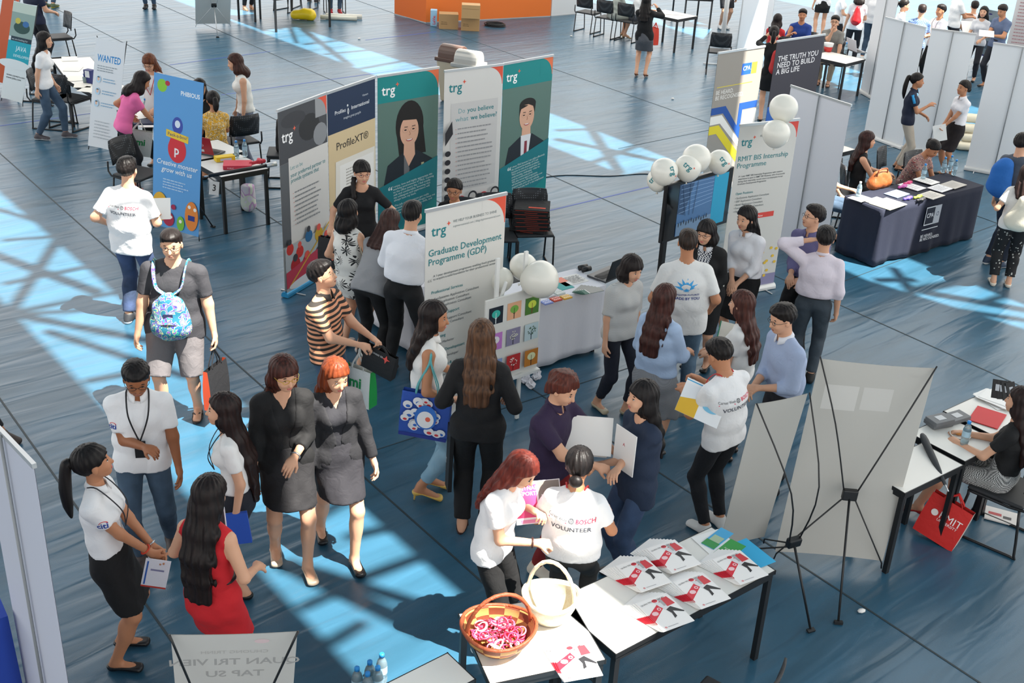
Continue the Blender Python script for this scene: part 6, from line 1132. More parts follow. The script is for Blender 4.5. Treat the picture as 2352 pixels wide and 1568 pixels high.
def clothed(label, cloth_label, a, b, c, z, col, drop=.70, name='tablecloth', folds_=.012, front_art=None, L=None, D=None, bump=.1, hem=.03):
    A, u, n, Lu, dp = quad_frame(a, b, c, z); Lu = L or Lu; dp = D or dp; cen = A+u*Lu/2+n*dp/2; rz = math.atan2(u[1], u[0]); ox, oy = Lu/2, dp/2; sgn = 1 if np.cross(u, n)[2] > 0 else -1
    t = root('table', (cen[0], cen[1], 0), rz, label=label, cat='table'); m = MB(); m.box((0, 0, z-.03), (Lu-.03, dp-.03, .03), WHT); m.build('tabletop', t)
    for sx in (-1, 1):
        for sy in (-1, 1): m = MB(); m.box((sx*(ox-.06), sy*(oy-.06), (z-.05)/2), (.035, .035, z-.05), BLK); m.build('leg', t)
    per = []; N = 26
    for (x0, y0, x1, y1) in ((-ox, -oy, ox, -oy), (ox, -oy, ox, oy), (ox, oy, -ox, oy), (-ox, oy, -ox, -oy)):
        k = max(3, int(math.hypot(x1-x0, y1-y0)/.045)); nx, ny = (y1-y0), -(x1-x0); q_ = math.hypot(nx, ny); nx /= q_; ny /= q_
        for i in range(k): f = i/k; per.append((x0+(x1-x0)*f, y0+(y1-y0)*f, nx, ny, min(f, 1-f)))
    P = []; K = 9; S = 0
    for j in range(K+1):
        for i, (x, y, nx, ny, ed) in enumerate(per):
            s_ = i*.045; w_ = folds_*(j/K)*(math.sin(s_*13)+.6*math.sin(s_*29+1)+.5*math.sin(s_*7+2))+.012*(j/K)
            P.append((x+nx*w_, y+ny*w_, z-drop*j/K+(0 if j else .002)+(.008*math.sin(s_*5) if j == K else 0)))
    n_ = len(per); Fc = [(j*n_+i, (j+1)*n_+i, (j+1)*n_+(i+1) % n_, j*n_+(i+1) % n_) for j in range(K) for i in range(n_)]+[tuple(range(n_))]
    o = mesh_obj(name, P, Fc, mat(*F(col, .85, bump)), smooth=True, label=cloth_label, cat='tablecloth'); o.location = t.location; o.rotation_euler = t.rotation_euler
    sm_ = [1]*(len(Fc)-1)+[0]; o.data.polygons.foreach_set('use_smooth', sm_); s2 = o.modifiers.new('thickness', 'SOLIDIFY'); s2.thickness = .003
    if front_art: ar = Art(); front_art(ar, Lu, drop); ar.build('print', o, lambda uu, v, hg: V3(uu-ox, -oy-.026-hg, z-drop+v))
    return t
a0, b0 = W(1060, 915), W(1400, 810)
clothed('trestle table under the white cloth, right wing of the counter', 'white cloth over the right wing of the counter', (1052, 742), (1392, 655), (1384, 602), .75, '#dcdce2')
clothed('trestle table under the white cloth, left wing of the counter', 'white cloth over the left wing of the counter', (845, 590), (950, 664), (900, 560), .75, '#dcdce2', D=.62)
def art_navy(a, w_, d):
    x = w_*.42; a.rect(x, d*.52, x+.20, d*.86, '#d8dade'); a.rect(x+.012, d*.54, x+.19, d*.84, '#141a2c'); a.text('CPA', x+.03, d*.66, .085, '#e8eaee', .012, sx=.9); a.rect(x+.20, d*.52, x+.32, d*.86, '#b8bcc4'); a.ring(x+.26, d*.70, .02, .03, '#5a6070', 12)
    a.rect(x-.02, d*.44, x+.32, d*.455, '#e0e2e6'); a.text('BE HEARD.\nBE RECOGNISED.', x-.02, d*.30, .055, '#e0e2e6', .012, lh=.85)
clothed('table under the navy cloth at the right', 'navy cloth with white printed emblem reaching the floor', (2027, 483), (2260, 426), (1937, 451), .76, '#161c30', drop=.74, front_art=art_navy, folds_=.016)
clothed('table under the blue cloth at the lower left corner', 'royal blue cloth at the lower left corner', (-60, 1440), (18, 1415), (-120, 1380), .75, '#1d3f9c', drop=.73)
# ------------------------------------------------------------------ chairs
for px, fc, lb in (((1222, 528), 14, 'black visitor chair loaded with the stack of black bags'), ((1140, 540), 14, 'black visitor chair left of the one with the bags'), ((1055, 552), 0, 'black visitor chair under the seated staff woman with glasses'), ((1140, 640), 140, 'black visitor chair behind the cream graduate banner'),
                   ((652, 350), -80, 'black visitor chair with a hanging bag by the smoky banner'), ((318, 398), 70, 'black visitor chair beside the woman in pink'), ((120, 224), 88, 'black visitor chair beside the long-haired woman in jeans'), ((82, 165), 90, 'black visitor chair behind the slanted developer banner'), ((131, 84), -50, 'black visitor chair at the upper left beyond the tables'), ((160, 225), 160, 'black visitor chair under the papered left table'),
                   ((548, 322), -140, 'black visitor chair under the woman in yellow blouse'), ((1352, 28), 150, 'black visitor chair, left of the three at the far table'), ((1398, 40), 150, 'black visitor chair, middle of the three at the far table'), ((1446, 48), 150, 'black visitor chair, right of the three at the far table'), ((1652, 118), 175, 'black visitor chair at the foot of the white column'),
                   ((1968, 445), 85, 'black visitor chair under the woman in black sleeveless top'), ((2118, 425), 40, 'black visitor chair under the woman in flowered blouse'), ((2052, 415), 60, 'empty black visitor chair between the two women at the navy table'), ((2308, 1118), -128, 'black visitor chair under the woman in checked skirt'), ((1655, 1640), -125, 'black visitor chair cut by the lower edge'),
                   ((1793, 125), 160, 'black visitor chair under the woman in red t-shirt'), ((1850, 125), -10, 'black visitor chair under the man in blue t-shirt'), ((1912, 145), -18, 'black visitor chair under the man in grey t-shirt'), ((700, -25), 170, 'black visitor chair under the person in red shorts'), ((768, -15), 20, 'black visitor chair under the person with red shoes'), ((660, -20), 150, 'black visitor chair at the top edge above the yellow bag')):
    chair(lb, px, fc)
# ------------------------------------------------------------------ television, balloons, easel
c_ = W(1601, 460, 1.55); A_, B_ = W(1530, 423, 1.80), W(1683, 381, 1.80); u = unit(B_-A_); u[2] = 0; u = unit(u); n = V3(u[1], -u[0], 0); w_ = float(np.linalg.norm(B_-A_)); h_ = w_*.58; c_ = (A_+B_)/2-V3(0, 0, h_/2); M_ = np.stack([u, n, V3(0, 0, 1)], 1)
t = root('television', (c_[0], c_[1], 0), math.atan2(u[1], u[0]), label='flat television showing a hall, on a black floor stand, white balloons on top', cat='television'); zc = c_[2]
m = MB(); m.box((0, 0, zc), (w_, .045, h_), mat('#0e0f11', .25)); bevel(m.build('housing', t), .006)
m = MB(); m.box((0, -.024, zc+.006), (w_-.03, .004, h_-.045), mat('#050607', .08)); m.build('screen', t)
a = Art(); scr = lambda c, s: mat(c, .3, kind='screen', sc=s); a.rect(-w_*.32, -h_*.44, w_*.20, h_*.44, scr('#3d5f86', .35)); a.poly([(-w_*.32, h_*.44), (-w_*.1, h_*.44), (-w_*.22, -h_*.1), (-w_*.32, -h_*.05)], scr('#27405f', .3)); a.rect(w_*.20, -h_*.44, w_*.42, h_*.44, scr('#1a7fa0', .4))
for i in range(7): a.line([(-w_*.30, -h_*.05+i*.05), (w_*.19, h_*.02+i*.04)], .004, scr('#7c98b8', .4))
for i in range(3): a.line([(-w_*.28+i*.12, h_*.44), (-w_*.20+i*.06, -h_*.12)], .008, scr('#2a3f5c', .25))
a.rect(-w_*.32, -h_*.44, w_*.20, -h_*.22, scr('#5d7690', .35)); 
for i in range(12): a.ell(-w_*.29+i*.04, -h_*.25+.01*(i % 3), .008, .025, scr('#1b2434', .1), 8)
a.build('screen_picture', t, lambda x, y, hg: V3(x, -.027-hg, zc+y), base=.0)
m = MB(); m.box((-w_*.38, .05, zc/2), (.055, .045, zc), BLK); m.build('stand_pole', t); m = MB(); m.box((-.1, .1, .02), (.6, .40, .03), BLK); bevel(m.build('stand_base', t), .008)
m = MB(); m.box((0, .04, zc-h_/2+.03), (w_*.8, .03, .05), BLK); m.build('bracket', t)
BW = mat('#e6e3d8', .22, spec=.5, bump=0); BWm = mat('#e6e3d8', .2)
def balloon(label, px, r, z, txt=False, rot=0, dirv=(0, 0, -1), sq=.92):
    """r: half width in metres"""
    c = W(*px, z); t = root('balloon', c, 0, label=label, cat='balloon', group=None); m = MB(); dv = unit(dirv); e1 = unit(np.cross(dv, V3(.3, 1, .2))); M2 = np.stack([e1, np.cross(dv, e1), -dv], 1); P = []; F_ = []; K, N = 16, 24
    for i in range(K+1):
        a_ = math.pi*i/K; zz = math.cos(a_); rr = math.sin(a_)*(1 if zz > 0 else 1-.10*zz*zz); zz = zz*sq if zz > 0 else zz*1.12
        for j in range(N): b_ = 2*math.pi*j/N; P.append(M2@V3(r*rr*math.cos(b_), r*rr*math.sin(b_), r*zz))
    for i in range(K):
        for j in range(N): F_.append((i*N+j, (i+1)*N+j, (i+1)*N+(j+1) % N, i*N+(j+1) % N))
    m.add(P, F_, BWm, True); m.build('skin', t); m = MB(); q_ = M2@V3(0, 0, -r*1.13); m.tube([q_-M2@V3(0, 0, -.01), q_, q_+M2@V3(0, 0, -.018)], [.012, .006, .014], BWm, 8); m.build('knot', t)
    if txt:
        a = Art(); trg_logo(a, -.055, -.02, .085, TRG, ORG); vd = unit(CP-c); rt_ = unit(np.cross(V3(0, 0, 1), vd)); up_ = np.cross(vd, rt_); cr, sr = math.cos(math.radians(rot)), math.sin(math.radians(rot)); vd2 = unit(vd+rt_*(txt if txt is not True else 0))
        rt2 = unit(np.cross(V3(0, 0, 1), vd2)); up2 = np.cross(vd2, rt2)
        def fn(x, y, hg): q = unit(vd2+rt2*(x*cr-y*sr)/r+up2*(x*sr+y*cr)/r); k = M2.T@q; f_ = sq if k[2] > 0 else 1.10; return q*(r*(1+(f_-1)*abs(k[2])**1.2)+.003+hg)
        a.build('print', t, fn)
    return t
bz = zc+h_/2+.10
for lb, px, r, z, tx, rot in (('white balloon at the left top corner of the television', (1526, 392), .135, bz+.02, .75, -80), ('white balloon half hidden behind the left corner balloon', (1512, 412), .115, bz-.10, -.5, 60), ('white balloon with teal lettering facing front above the television', (1580, 384), .135, bz+.03, True, -35), ('white balloon without visible lettering behind the lettered one', (1600, 362), .145, bz+.10, False, 0), ('white balloon with lettering at the right top corner of the television', (1653, 370), .125, bz+.03, .35, -50),
                              ('upper white balloon of the pair above the internship banner', (1800, 247), .155, 2.28, False, 0), ('lower white balloon of the pair above the internship banner', (1783, 305), .15, 2.05, False, 0),
                              ('big white balloon on the right corner of the easel board', (1243, 641), .165, 1.42, False, 0), ('white balloon behind the easel posts', (1202, 610), .125, 1.35, False, 0), ('white balloon partly behind the graduate banner', (1150, 640), .115, 1.25, False, 0)):
    balloon(lb, px, r, z, tx, rot, dirv=(0, 0, -1) if 'big' not in lb else (-.9, 0, -.3))
# easel with nine tree pictures
TL_, TR_ = W(1115, 691, 1.30), W(1243, 656, 1.30); u = TR_-TL_; w_ = float(np.linalg.norm(u)); u = unit(u); n = V3(u[1], -u[0], 0); BRp = W(1243, 860, .42); h_ = 1.30-.50; v_ = unit(V3(0, 0, 1)-n*.06)
t = root('easel', V3(TL_[0], TL_[1], 0)*1.0, math.atan2(u[1], u[0]), label='white easel board with nine small coloured tree pictures', cat='easel'); c0 = V3(w_/2, 0, .50+h_/2)
m = MB(); m.box(c0, (w_, .018, h_), mat('#dddcd6', .6)); bevel(m.build('board', t), .004)
a = Art(); cols = (('#14202e', '#3ab8a8', '#e8f0f0'), ('#e8b088', '#7ab04a', '#3a2a24'), ('#4a7a30', '#c8d84a', '#7a3a2a'), ('#c07ac8', '#e8e4e8', '#2a2430'), ('#8a84a0', '#dcdcc8', '#2a2a34'), ('#bcd0d4', '#4a6a50', '#1f3a50'), ('#8aa0cc', '#e4e8f0', '#3a4a6a'), ('#b8282a', '#f0d8d0', '#6a1a1c'), ('#c07a2a', '#dce0b0', '#4a2a1a')); rr = random.Random(5)
for i in range(9):
    x, y, s_ = w_*(.06+.325*(i % 3)), h_*(.70-.31*(i//3)), w_*.25; b_, f_, k_ = cols[i]; a.rect(x, y, x+s_, y+s_*1.05, b_); a.line([(x+s_*.5, y+.004), (x+s_*.5, y+s_*.5)], .009, k_); a.line([(x+s_*.5, y+s_*.3), (x+s_*.3, y+s_*.55)], .005, k_); a.line([(x+s_*.5, y+s_*.3), (x+s_*.7, y+s_*.55)], .005, k_)
    if i in (0, 1, 2, 3, 8): a.ell(x+s_*.5, y+s_*.62, s_*.30, s_*.24, f_, 16); a.line([(x+s_*.5, y+s_*.3), (x+s_*.5, y+s_*.7)], .005, k_)
    else:
        for q_ in range(22): t_ = rr.random()*6.28; r_ = s_*.3*rr.random()**.5; a.ell(x+s_*.5+r_*math.cos(t_), y+s_*.62+r_*.85*math.sin(t_), .006, .006, f_, 7)
a.build('print', t, lambda x, y, hg: V3(x, -.0095-hg*.5, .50+y))
WP = mat('#e2e2de', .5)
for x0, dx in ((w_*.12, -.0), (w_*.62, .0)): m = MB(); m.box((x0+w_*.1, .025, .83), (.035, .022, 1.64), WP); m.build('post', t)
m = MB(); m.tube([(w_*.4, .04, 1.40), (w_*.4, .50, .01)], .016, WP, 6); m.build('rear_leg', t); m = MB(); m.box((w_/2, -.01, .48), (w_+.04, .05, .025), WP); m.build('ledge', t)
# ------------------------------------------------------------------ near table things
def basket(label, px, r, hgt, c, c2, sc, hand_rot, z=.74, tilt=.0, gap=False, hh=1.25):
    p = W(*px, z); t = root('wicker_basket', p, 0, label=label, cat='basket'); m = MB(); N, K = 40, 12; P = []; UV = []; wm = mat(c, .6, 0, 'wicker', c2, sc)
    prof = [(r*(.62+.42*math.sin(min(1, j/K)*math.pi*.5)), .006+hgt*(j/K)) for j in range(K+1)]
    for rr_, z_ in prof+[(a-.012, max(b, .018)) for a, b in prof[::-1]]:
        for j in range(N): a_ = 2*math.pi*j/N; P.append((rr_*math.cos(a_)*1.08, rr_*math.sin(a_), z_+.015*math.cos(2*a_)*(z_/hgt)))
    R_ = 2*(K+1); Fs = [(i*N+j, i*N+(j+1) % N, (i+1)*N+(j+1) % N, (i+1)*N+j) for i in range(R_-1) for j in range(N)]+[tuple(range(N-1, -1, -1)), tuple((R_-1)*N+j for j in range(N))]
    o = mesh_obj('bowl', P, Fs, wm, t, smooth=True); uv = o.data.uv_layers.new(name='weave')
    for pl in o.data.polygons:
        for li in pl.loop_indices: vi = o.data.loops[li].vertex_index; ii, jj = divmod(vi, N); fx = jj/N if not (jj == 0 and any(o.data.loops[q].vertex_index % N == N-1 for q in pl.loop_indices)) else 1.; uv.data[li].uv = (fx*6.5, (ii if ii <= K else R_-1-ii)/K*1.6)
    m = MB(); rim = [(r*1.05*1.08*math.cos(2*math.pi*j/N), r*1.05*math.sin(2*math.pi*j/N), hgt+.008+.015*math.cos(4*math.pi*j/N)) for j in range(N)]; m.tube(rim, .011, mat(c, .6, 0, None, None, 1., .8), 8, True); m.build('rim', t)
    ca, sa = math.cos(hand_rot), math.sin(hand_rot); m = MB(); H_ = [(r*1.04*math.cos(a_)*ca, r*1.04*math.cos(a_)*sa, hgt*.9+r*hh*math.sin(a_)) for a_ in [math.pi*i/20 for i in range(21)]]; m.tube(H_, [.011+.002*(i % 2) for i in range(21)], mat(c2 if gap else c, .6, 0, None, None, 1., .8), 8); m.build('handle', t); return t, p
tb, pb = basket('brown and tan checkered wicker basket full of pink and white wristbands', (1143, 1482), .190, .14, '#8a4020', '#d9a55e', 2., math.radians(25))
basket('white wicker basket with a tall twisted handle', (1262, 1418), .148, .165, '#efe4c8', '#f2ead4', 3., math.radians(-25), hh=1.75)
rr = random.Random(11); ring0 = None
for i in range(64):
    a_ = rr.random()*6.28; q_ = .135*rr.random()**.5; zz = .03+.12*rr.random()*(1-q_/.2)+.02; col = rr.choice(['#e0446a', '#e0446a', '#f0b8c8', '#f4e8ea', '#d83050', '#e87a9a']); M_ = rotm(rr.random()*6.28, rr.uniform(-.7, .7), rr.uniform(-.7, .7)); R0 = rr.uniform(.027, .033)
    m = MB(); m.tube([M_@V3(R0*math.cos(2*math.pi*j/16), R0*math.sin(2*math.pi*j/16)*.9, 0) for j in range(16)], .0045, mat(col, .4), 5, True, flat=1.5)
    o = m.build('wristband', None, label='rubber wristband in pink, red or white lying in the brown basket', cat='wristband', group='wristbands in the brown basket'); o.location = tuple(pb+V3(q_*math.cos(a_), q_*math.sin(a_), zz))
# booklets: fans of the same booklet
u = V3(math.cos(T1[2]), math.sin(T1[2]), 0); u = u if u[0] > 0 else -u; vv = V3(-u[1], u[0], 0); bk_ = None
def booklet(px, z, rot, label, group):
    global bk_
    p = W(*px, z); ca, sa = math.cos(rot), math.sin(rot); ux = V3(ca, sa, 0)
    if bk_ is None:
        t = root('booklet'); m = MB(); m.box((0, 0, 0), (.23, .29, .004), mat('#f0eeec', .45)); m.build('cover', t); ar = Art(); redman(ar, .23, .29); ar.build('print', t, lambda a, b, hg: V3(a-.115, b-.145, .002+hg*.5), .45, base=.0006, step=.0002); m = MB(); m.box((-.1135, -.02, 0), (.004, .07, .0045), mat('#d8283c', .5)); m.build('spine', t); bk_ = t
    else: t = copy_tree(bk_)
    t.location = tuple(p); t.rotation_euler = (0, 0, rot); return tag(t, label, 'booklet', group)
r0 = math.atan2(u[1], u[0])
for k, (px, lb) in enumerate((((1478, 1318), 'left rear fan'), ((1547, 1277), 'rear fan'), ((1527, 1405), 'front left fan'), ((1612, 1355), 'middle front fan'), ((1700, 1302), 'front right fan'))):
    for i in range(8):
        f = 7-i; g_ = 'red and white booklets in the %s on the near table' % lb
        booklet((px[0]-f*5.0, px[1]-f*.3), .7435+.005*i+.001, r0-.14+.05*f, 'white booklet with red figure in the %s, below the top one' % lb if i < 7 else 'white booklet with red figure on top of the %s' % lb, g_ if i < 7 else None)
for i in range(3): booklet((1322-(2-i)*6, 1518-(2-i)*2), .7435+.005*i+.001, math.radians(19)+.06*(2-i), 'white booklet with red figure beside the brown basket, topmost of three' if i == 2 else 'white booklet under the topmost one beside the brown basket', None if i == 2 else 'booklets under the one beside the brown basket')
sheet('leaflet', 'white sheet under the green and blue leaflets on the near table', W(1650, 1252, .744), .23, .30, u+vv*-.15, vv+u*.15, '#f0f0ee', th=.002)
sheet('leaflet', 'green and light blue leaflet lying topmost at the far corner of the near table', W(1648, 1236, .748), .10, .25, vv*-1+u*.2, u+vv*.15, '#4aa8d8', lambda a, w_, h_: (a.rect(0, 0, w_, h_*.3, '#2f8f4a'), a.rect(w_*.15, h_*.3, w_*.9, h_*.6, '#a8c0a0')), th=.003)
sheet('leaflet', 'green leaflet next to the front right fan of booklets', W(1676, 1262, .747), .12, .22, vv*-1+u*.2, u+vv*.15, '#3a9a4a', lambda a, w_, h_: a.text('Apply', .02, .1, .02, '#d8e8d0'), th=.003)
sheet('leaflet', 'light blue edged sheet under the front right fan', W(1722, 1272, .7452), .20, .29, u+vv*-.1, vv+u*.1, '#2fa8d8', th=.002)
# ------------------------------------------------------------------ bottles
_bt = {}
def bottle(label, px, z, s=1., cap='#2a8fdc', group=None, tint='#bcd6e0'):
    k = cap
    if k in _bt: t = copy_tree(_bt[k])
    else:
        t = root('water_bottle'); _bt[k] = t; m = MB(); pl = mat(tint, .08, trans=.75)
        m.lathe((0, 0, 0), [(.024, 0), (.031, .008), (.032, .05), (.029, .055), (.032, .06), (.032, .10), (.029, .105), (.032, .11), (.032, .145), (.024, .175), (.013, .19), (.013, .20)], pl, 16); m.build('bottle_body', t)
        m = MB(); m.lathe((0, 0, 0), [(.0155, .197), (.0155, .218), (.013, .221)], mat(cap, .4), 14); m.build('cap', t); m = MB(); m.lathe((0, 0, 0), [(.0327, .085), (.0327, .135)], mat('#a9c8d8', .4), 16, caps=False); m.build('wrapper', t)
    t.location = tuple(W(*px, z)); t.scale = (s, s, s); return tag(t, label, 'bottle', group)
for px, lb in (((877, 1568), 'tallest looking of the five water bottles at the lower edge'), ((850, 1585), 'water bottle behind the front one at the lower edge'), ((821, 1600), 'leftmost of the five water bottles at the lower edge'), ((868, 1598), 'right front water bottle of the five at the lower edge'), ((845, 1612), 'front middle water bottle of the five at the lower edge')): bottle(lb, px, 0, 1.1)
bottle('water bottle with blue cap beside the plate at the right edge table', (2213, 1022), .745)
for px, lb in (((2119, 412), 'single water bottle in front of the writing woman'), ((2165, 396), 'left water bottle of the three on the navy table'), ((2180, 392), 'rear water bottle of the three on the navy table'), ((2190, 402), 'right water bottle of the three on the navy table'), ((544, 362), 'left water bottle by the red laptop'), ((563, 359), 'right water bottle by the red laptop'), ((1941, 123), 'water bottle on the small far desk'), ((336, 262), 'water bottle in front of the woman with red lanyard')): bottle(lb, px, .77 if px[0] > 2000 and px[1] > 300 else .745)
bottle('water bottle with white cap and red label on the navy table corner', (1970, 455), .765, cap='#e6e6e4')
# ------------------------------------------------------------------ right desk
def box(name, label, px, z, d, rz, c, art=None, cat='box', group=None, rough=.6, bev=.003, c2=None):
    p = W(*px, z); t = root(name, p, math.radians(rz), label=label, cat=cat, group=group); m = MB(); m.box((0, 0, d[2]/2), d, mat(c, rough)); bevel(m.build('box_body', t), bev)
    if art: ar = Art(); art(ar, d[0], d[2]); ar.build('print', t, lambda a, b, hg: V3(a-d[0]/2, -d[1]/2-hg, b))
    if c2: ar = Art(); ar.rect(d[0]*.3, d[1]*.25, d[0]*.7, d[1]*.75, c2); ar.build('top_label', t, lambda a, b, hg: V3(a-d[0]/2, b-d[1]/2, d[2]+hg))
    return t
for i, (px, z, lb) in enumerate((((2155, 974), .745, 'grey card box, lower one of the stack on the right table'), ((2158, 968), .785, 'grey card box, upper one of the stack on the right table'), ((2196, 962), .745, 'grey card box lying right of the stack'))): box('card_box', lb, px, z, (.20, .13, .036), 24+i*4, '#6f7275', c2='#c8cacc')
m = MB(); t = root('paper_plate', W(2205, 1000, .745), 0, label='white paper plate with a snack behind the water bottle', cat='plate'); m.lathe((0, 0, 0), [(.06, 0), (.085, .012), (.083, .014), (.058, .003)], mat('#e8e4dc', .5), 24); m.build('plate', t); m = MB(); m.ell((-.01, 0, .02), (.03, .022, .014), mat('#c8803a', .6)); m.build('snack', t)
sheet('folder', 'glossy red folder on the right edge table', W(2268, 958, .748), .24, .30, V3(.8, -.5, 0), V3(.5, .8, 0), '#c81f28', th=.006, cat='folder')
for i in range(6): sheet('paper', 'white paper in the stack on the right edge table', W(2285+(i % 3)*6, 918-(i % 2)*3, .745+.004*i), .21, .30, rotm(.1*i+.4)@V3(1, 0, 0), rotm(.1*i+.4)@V3(0, 1, 0), '#ecebe8', th=.003, group='papers stacked on the right edge table')
a_, b_ = W(2118, 998, .79), W(2178, 1128, .70); t = root('umbrella', a_, 0, label='closed black umbrella lying over the edge of the right table', cat='umbrella'); d = b_-a_
m = MB(); m.tube([d*0, d*.04, d*.12, d*.5, d*.88], [.018, .026, .030, .026, .012], mat('#2b3034', .6), 10); m.build('folded_canopy', t); m = MB(); m.tube([d*.86, d*1.0], .006, mat('#d8d8d8', .3, .8), 8); m.build('ferrule', t)
tote('red carrier bag with white university lettering on the floor by the right tables', W(2172, 1128, .46)+V3(0, 0, .0), .34, .36, .12, -36, '#cc2420', '#c8bcb4', lambda a, w_, h_: (a.ell(w_*.25, h_*.62, .028, .028, '#eee4e0', 14), a.text('RMIT', w_*.36, h_*.56, .085, '#f4ecea', 0), a.text('UNIVERSITY', w_*.36, h_*.48, .032, '#f4ecea', 0)), .08, tilt=(-8, 12))
sheet('magazine', 'crumpled printed bag on the floor behind the red heels', W(2300, 1185, .012), .26, .20, V3(1, -.4, 0), V3(.4, 1, 0), '#dcd8d4', lambda a, w_, h_: (a.rect(w_*.1, h_*.4, w_*.5, h_*.6, '#b02a30'), a.rect(w_*.55, h_*.3, w_*.8, h_*.5, '#3a3a3e')), th=.012, cat='paper bag')
# ------------------------------------------------------------------ counter things
def laptop(label, px, z, face, c='#1a1b1d', keys='#2a2c30', art=None, w_=.36, ang=105):
    p = W(*px, z); t = root('laptop', p, math.radians(face-90), label=label, cat='laptop'); m = MB(); m.box((.0, 0, .011), (.24, w_, .02), mat('#3a3d42', .35)); bevel(m.build('keyboard_base', t), .004)
    a = Art(); a.rect(-.02, -w_*.43, .09, w_*.43, keys)
    for i in range(5):
        for j in range(14): a.rect(-.016+.021*i, -w_*.42+j*w_*.06, .001+.021*i, -w_*.42+j*w_*.06+w_*.05, '#121316')
    a.build('keys', t, lambda x, y, hg: V3(-x+.03, y, .0215+hg)); th_ = math.radians(ang-90); dr = V3(-math.sin(th_), 0, math.cos(th_)); o_ = V3(-.12, 0, .022); nr = V3(math.cos(th_), 0, math.sin(th_))
    m = MB(); m.box(o_+dr*.12, (.008, w_, .24), mat(c, .3), M=np.stack([nr, V3(0, 1, 0), dr], 1)); lid = m.build('screen_lid', t); bevel(lid, .003)
    if art: ar = Art(); art(ar); ar.build('lid_print', t, lambda x, y, hg: o_+dr*(.12+y)+V3(0, -x, 0)*-1*-1-nr*(.004+hg))
    return t
laptop('open black laptop on the white counter behind the woman in grey t-shirt', (1395, 632), .757, -128, w_=.38)
laptop('open red laptop with white lettering on its lid', (478, 350), .745, 160, '#a01f26', art=lambda a: (a.text('VAIO', -.045, -.01, .045, '#e0d8d8', .006), a.rect(-.05, -.09, .05, -.055, '#cfc8c4')))
CT = .7545
dd = unit(W(1392, 655, .75)-W(1052, 742, .75)); ee = V3(-dd[1], dd[0], 0)
t = root('binoculars', W(1343, 622, CT), math.atan2(dd[1], dd[0]), label='black camera-like pair of cylinders at the far end of the counter', cat='camera'); m = MB(); m.tube([(-.05, -.025, .03), (.05, -.025, .03)], .028, BLK, 12); m.tube([(-.05, .03, .03), (.05, .03, .03)], .028, BLK, 12); m.build('barrel', t)
sheet('magazine', 'magazine with coral corner and black line drawing on the counter', W(1312, 643, CT), .30, .21, dd, ee, '#e4e2de', lambda a, w_, h_: (a.rect(0, h_*.45, w_*.35, h_, '#e07a60'), lines(a, w_*.35, h_*.8, 7, w_*.6, .025, '#6a6a6c', .01, seed=3)), cat='magazine')
sheet('leaflet', 'teal leaflet beside the coral magazine on the counter', W(1291, 655, CT), .16, .20, dd, ee, '#2a9a98', cat='leaflet')
for i in range(6): sheet('leaflet', 'green-edged dark leaflet in the fan on the counter', W(1335+i*5, 668+i*.5-3, CT+.001+.004*i), .10, .22, unit(ee*-1+dd*(.5-.12*i)), unit(dd+ee*(.5-.12*i)), '#3f6a5c', lambda a, w_, h_: (a.rect(0, h_*.25, w_, h_, '#8a8a86'), a.rect(0, h_*.22, w_, h_*.26, '#e8e8e4')), th=.003, group='leaflets fanned out on the counter')
for px, c, lb in (((1256, 694), '#7f8fc8', 'small blue and white card pile at the front of the counter'), ((1277, 687), '#c8503a', 'red patterned card pile on the counter'), ((1300, 682), '#d8a83a', 'yellow round-cornered card on the counter'), ((1262, 678), '#b8bcc0', 'grey card pile behind the blue one'), ((1284, 672), '#c4ccc8', 'pale card pile beside the teal leaflet')): sheet('card', lb, W(*px, CT+.006), .10, .08, dd, ee, c, lambda a, w_, h_: [a.ell(w_*(.2+.2*(i % 4)), h_*(.3+.4*(i//4)), .007, .007, '#eeeae4', 8) for i in range(8)], th=.014, cat='card')
sheet('paper', 'white form on the left wing of the counter', W(838, 602, CT), .21, .28, dd, ee, '#ecebe8', th=.003); sheet('paper', 'white papers at the elbow of the man in white shirt', W(860, 640, CT), .21, .28, dd+ee*.3, ee-dd*.3, '#ecebe8', th=.003)
for i in range(12):
    p = W(1216, 522, .47)+V3(0, 0, .024*i); t = root('folded_bag', p, math.radians(-8+(i*37 % 19)), label='black folded bag with orange edge in the stack on the chair' if i < 11 else 'topmost black folded bag with orange strip on the chair', cat='bag', group='folded bags stacked on the chair' if i < 11 else None); m = MB(); m.box((0.01*(i % 3), 0, .010), (.42, .38, .021), mat('#1a1a1c', .8, 0, None, None, 1., .5)); bevel(m.build('bag_body', t), .005); m = MB(); m.box((.01*(i % 3), -.191, .006), (.38 if i % 2 else .15, .004, .004), mat('#b83c26', .6)); m.build('edge_strip', t)
    if i == 11: m = MB(); m.box((.08, -.10, .0225), (.2, .035, .002), mat('#d8482c', .6)); m.build('orange_strip', t)
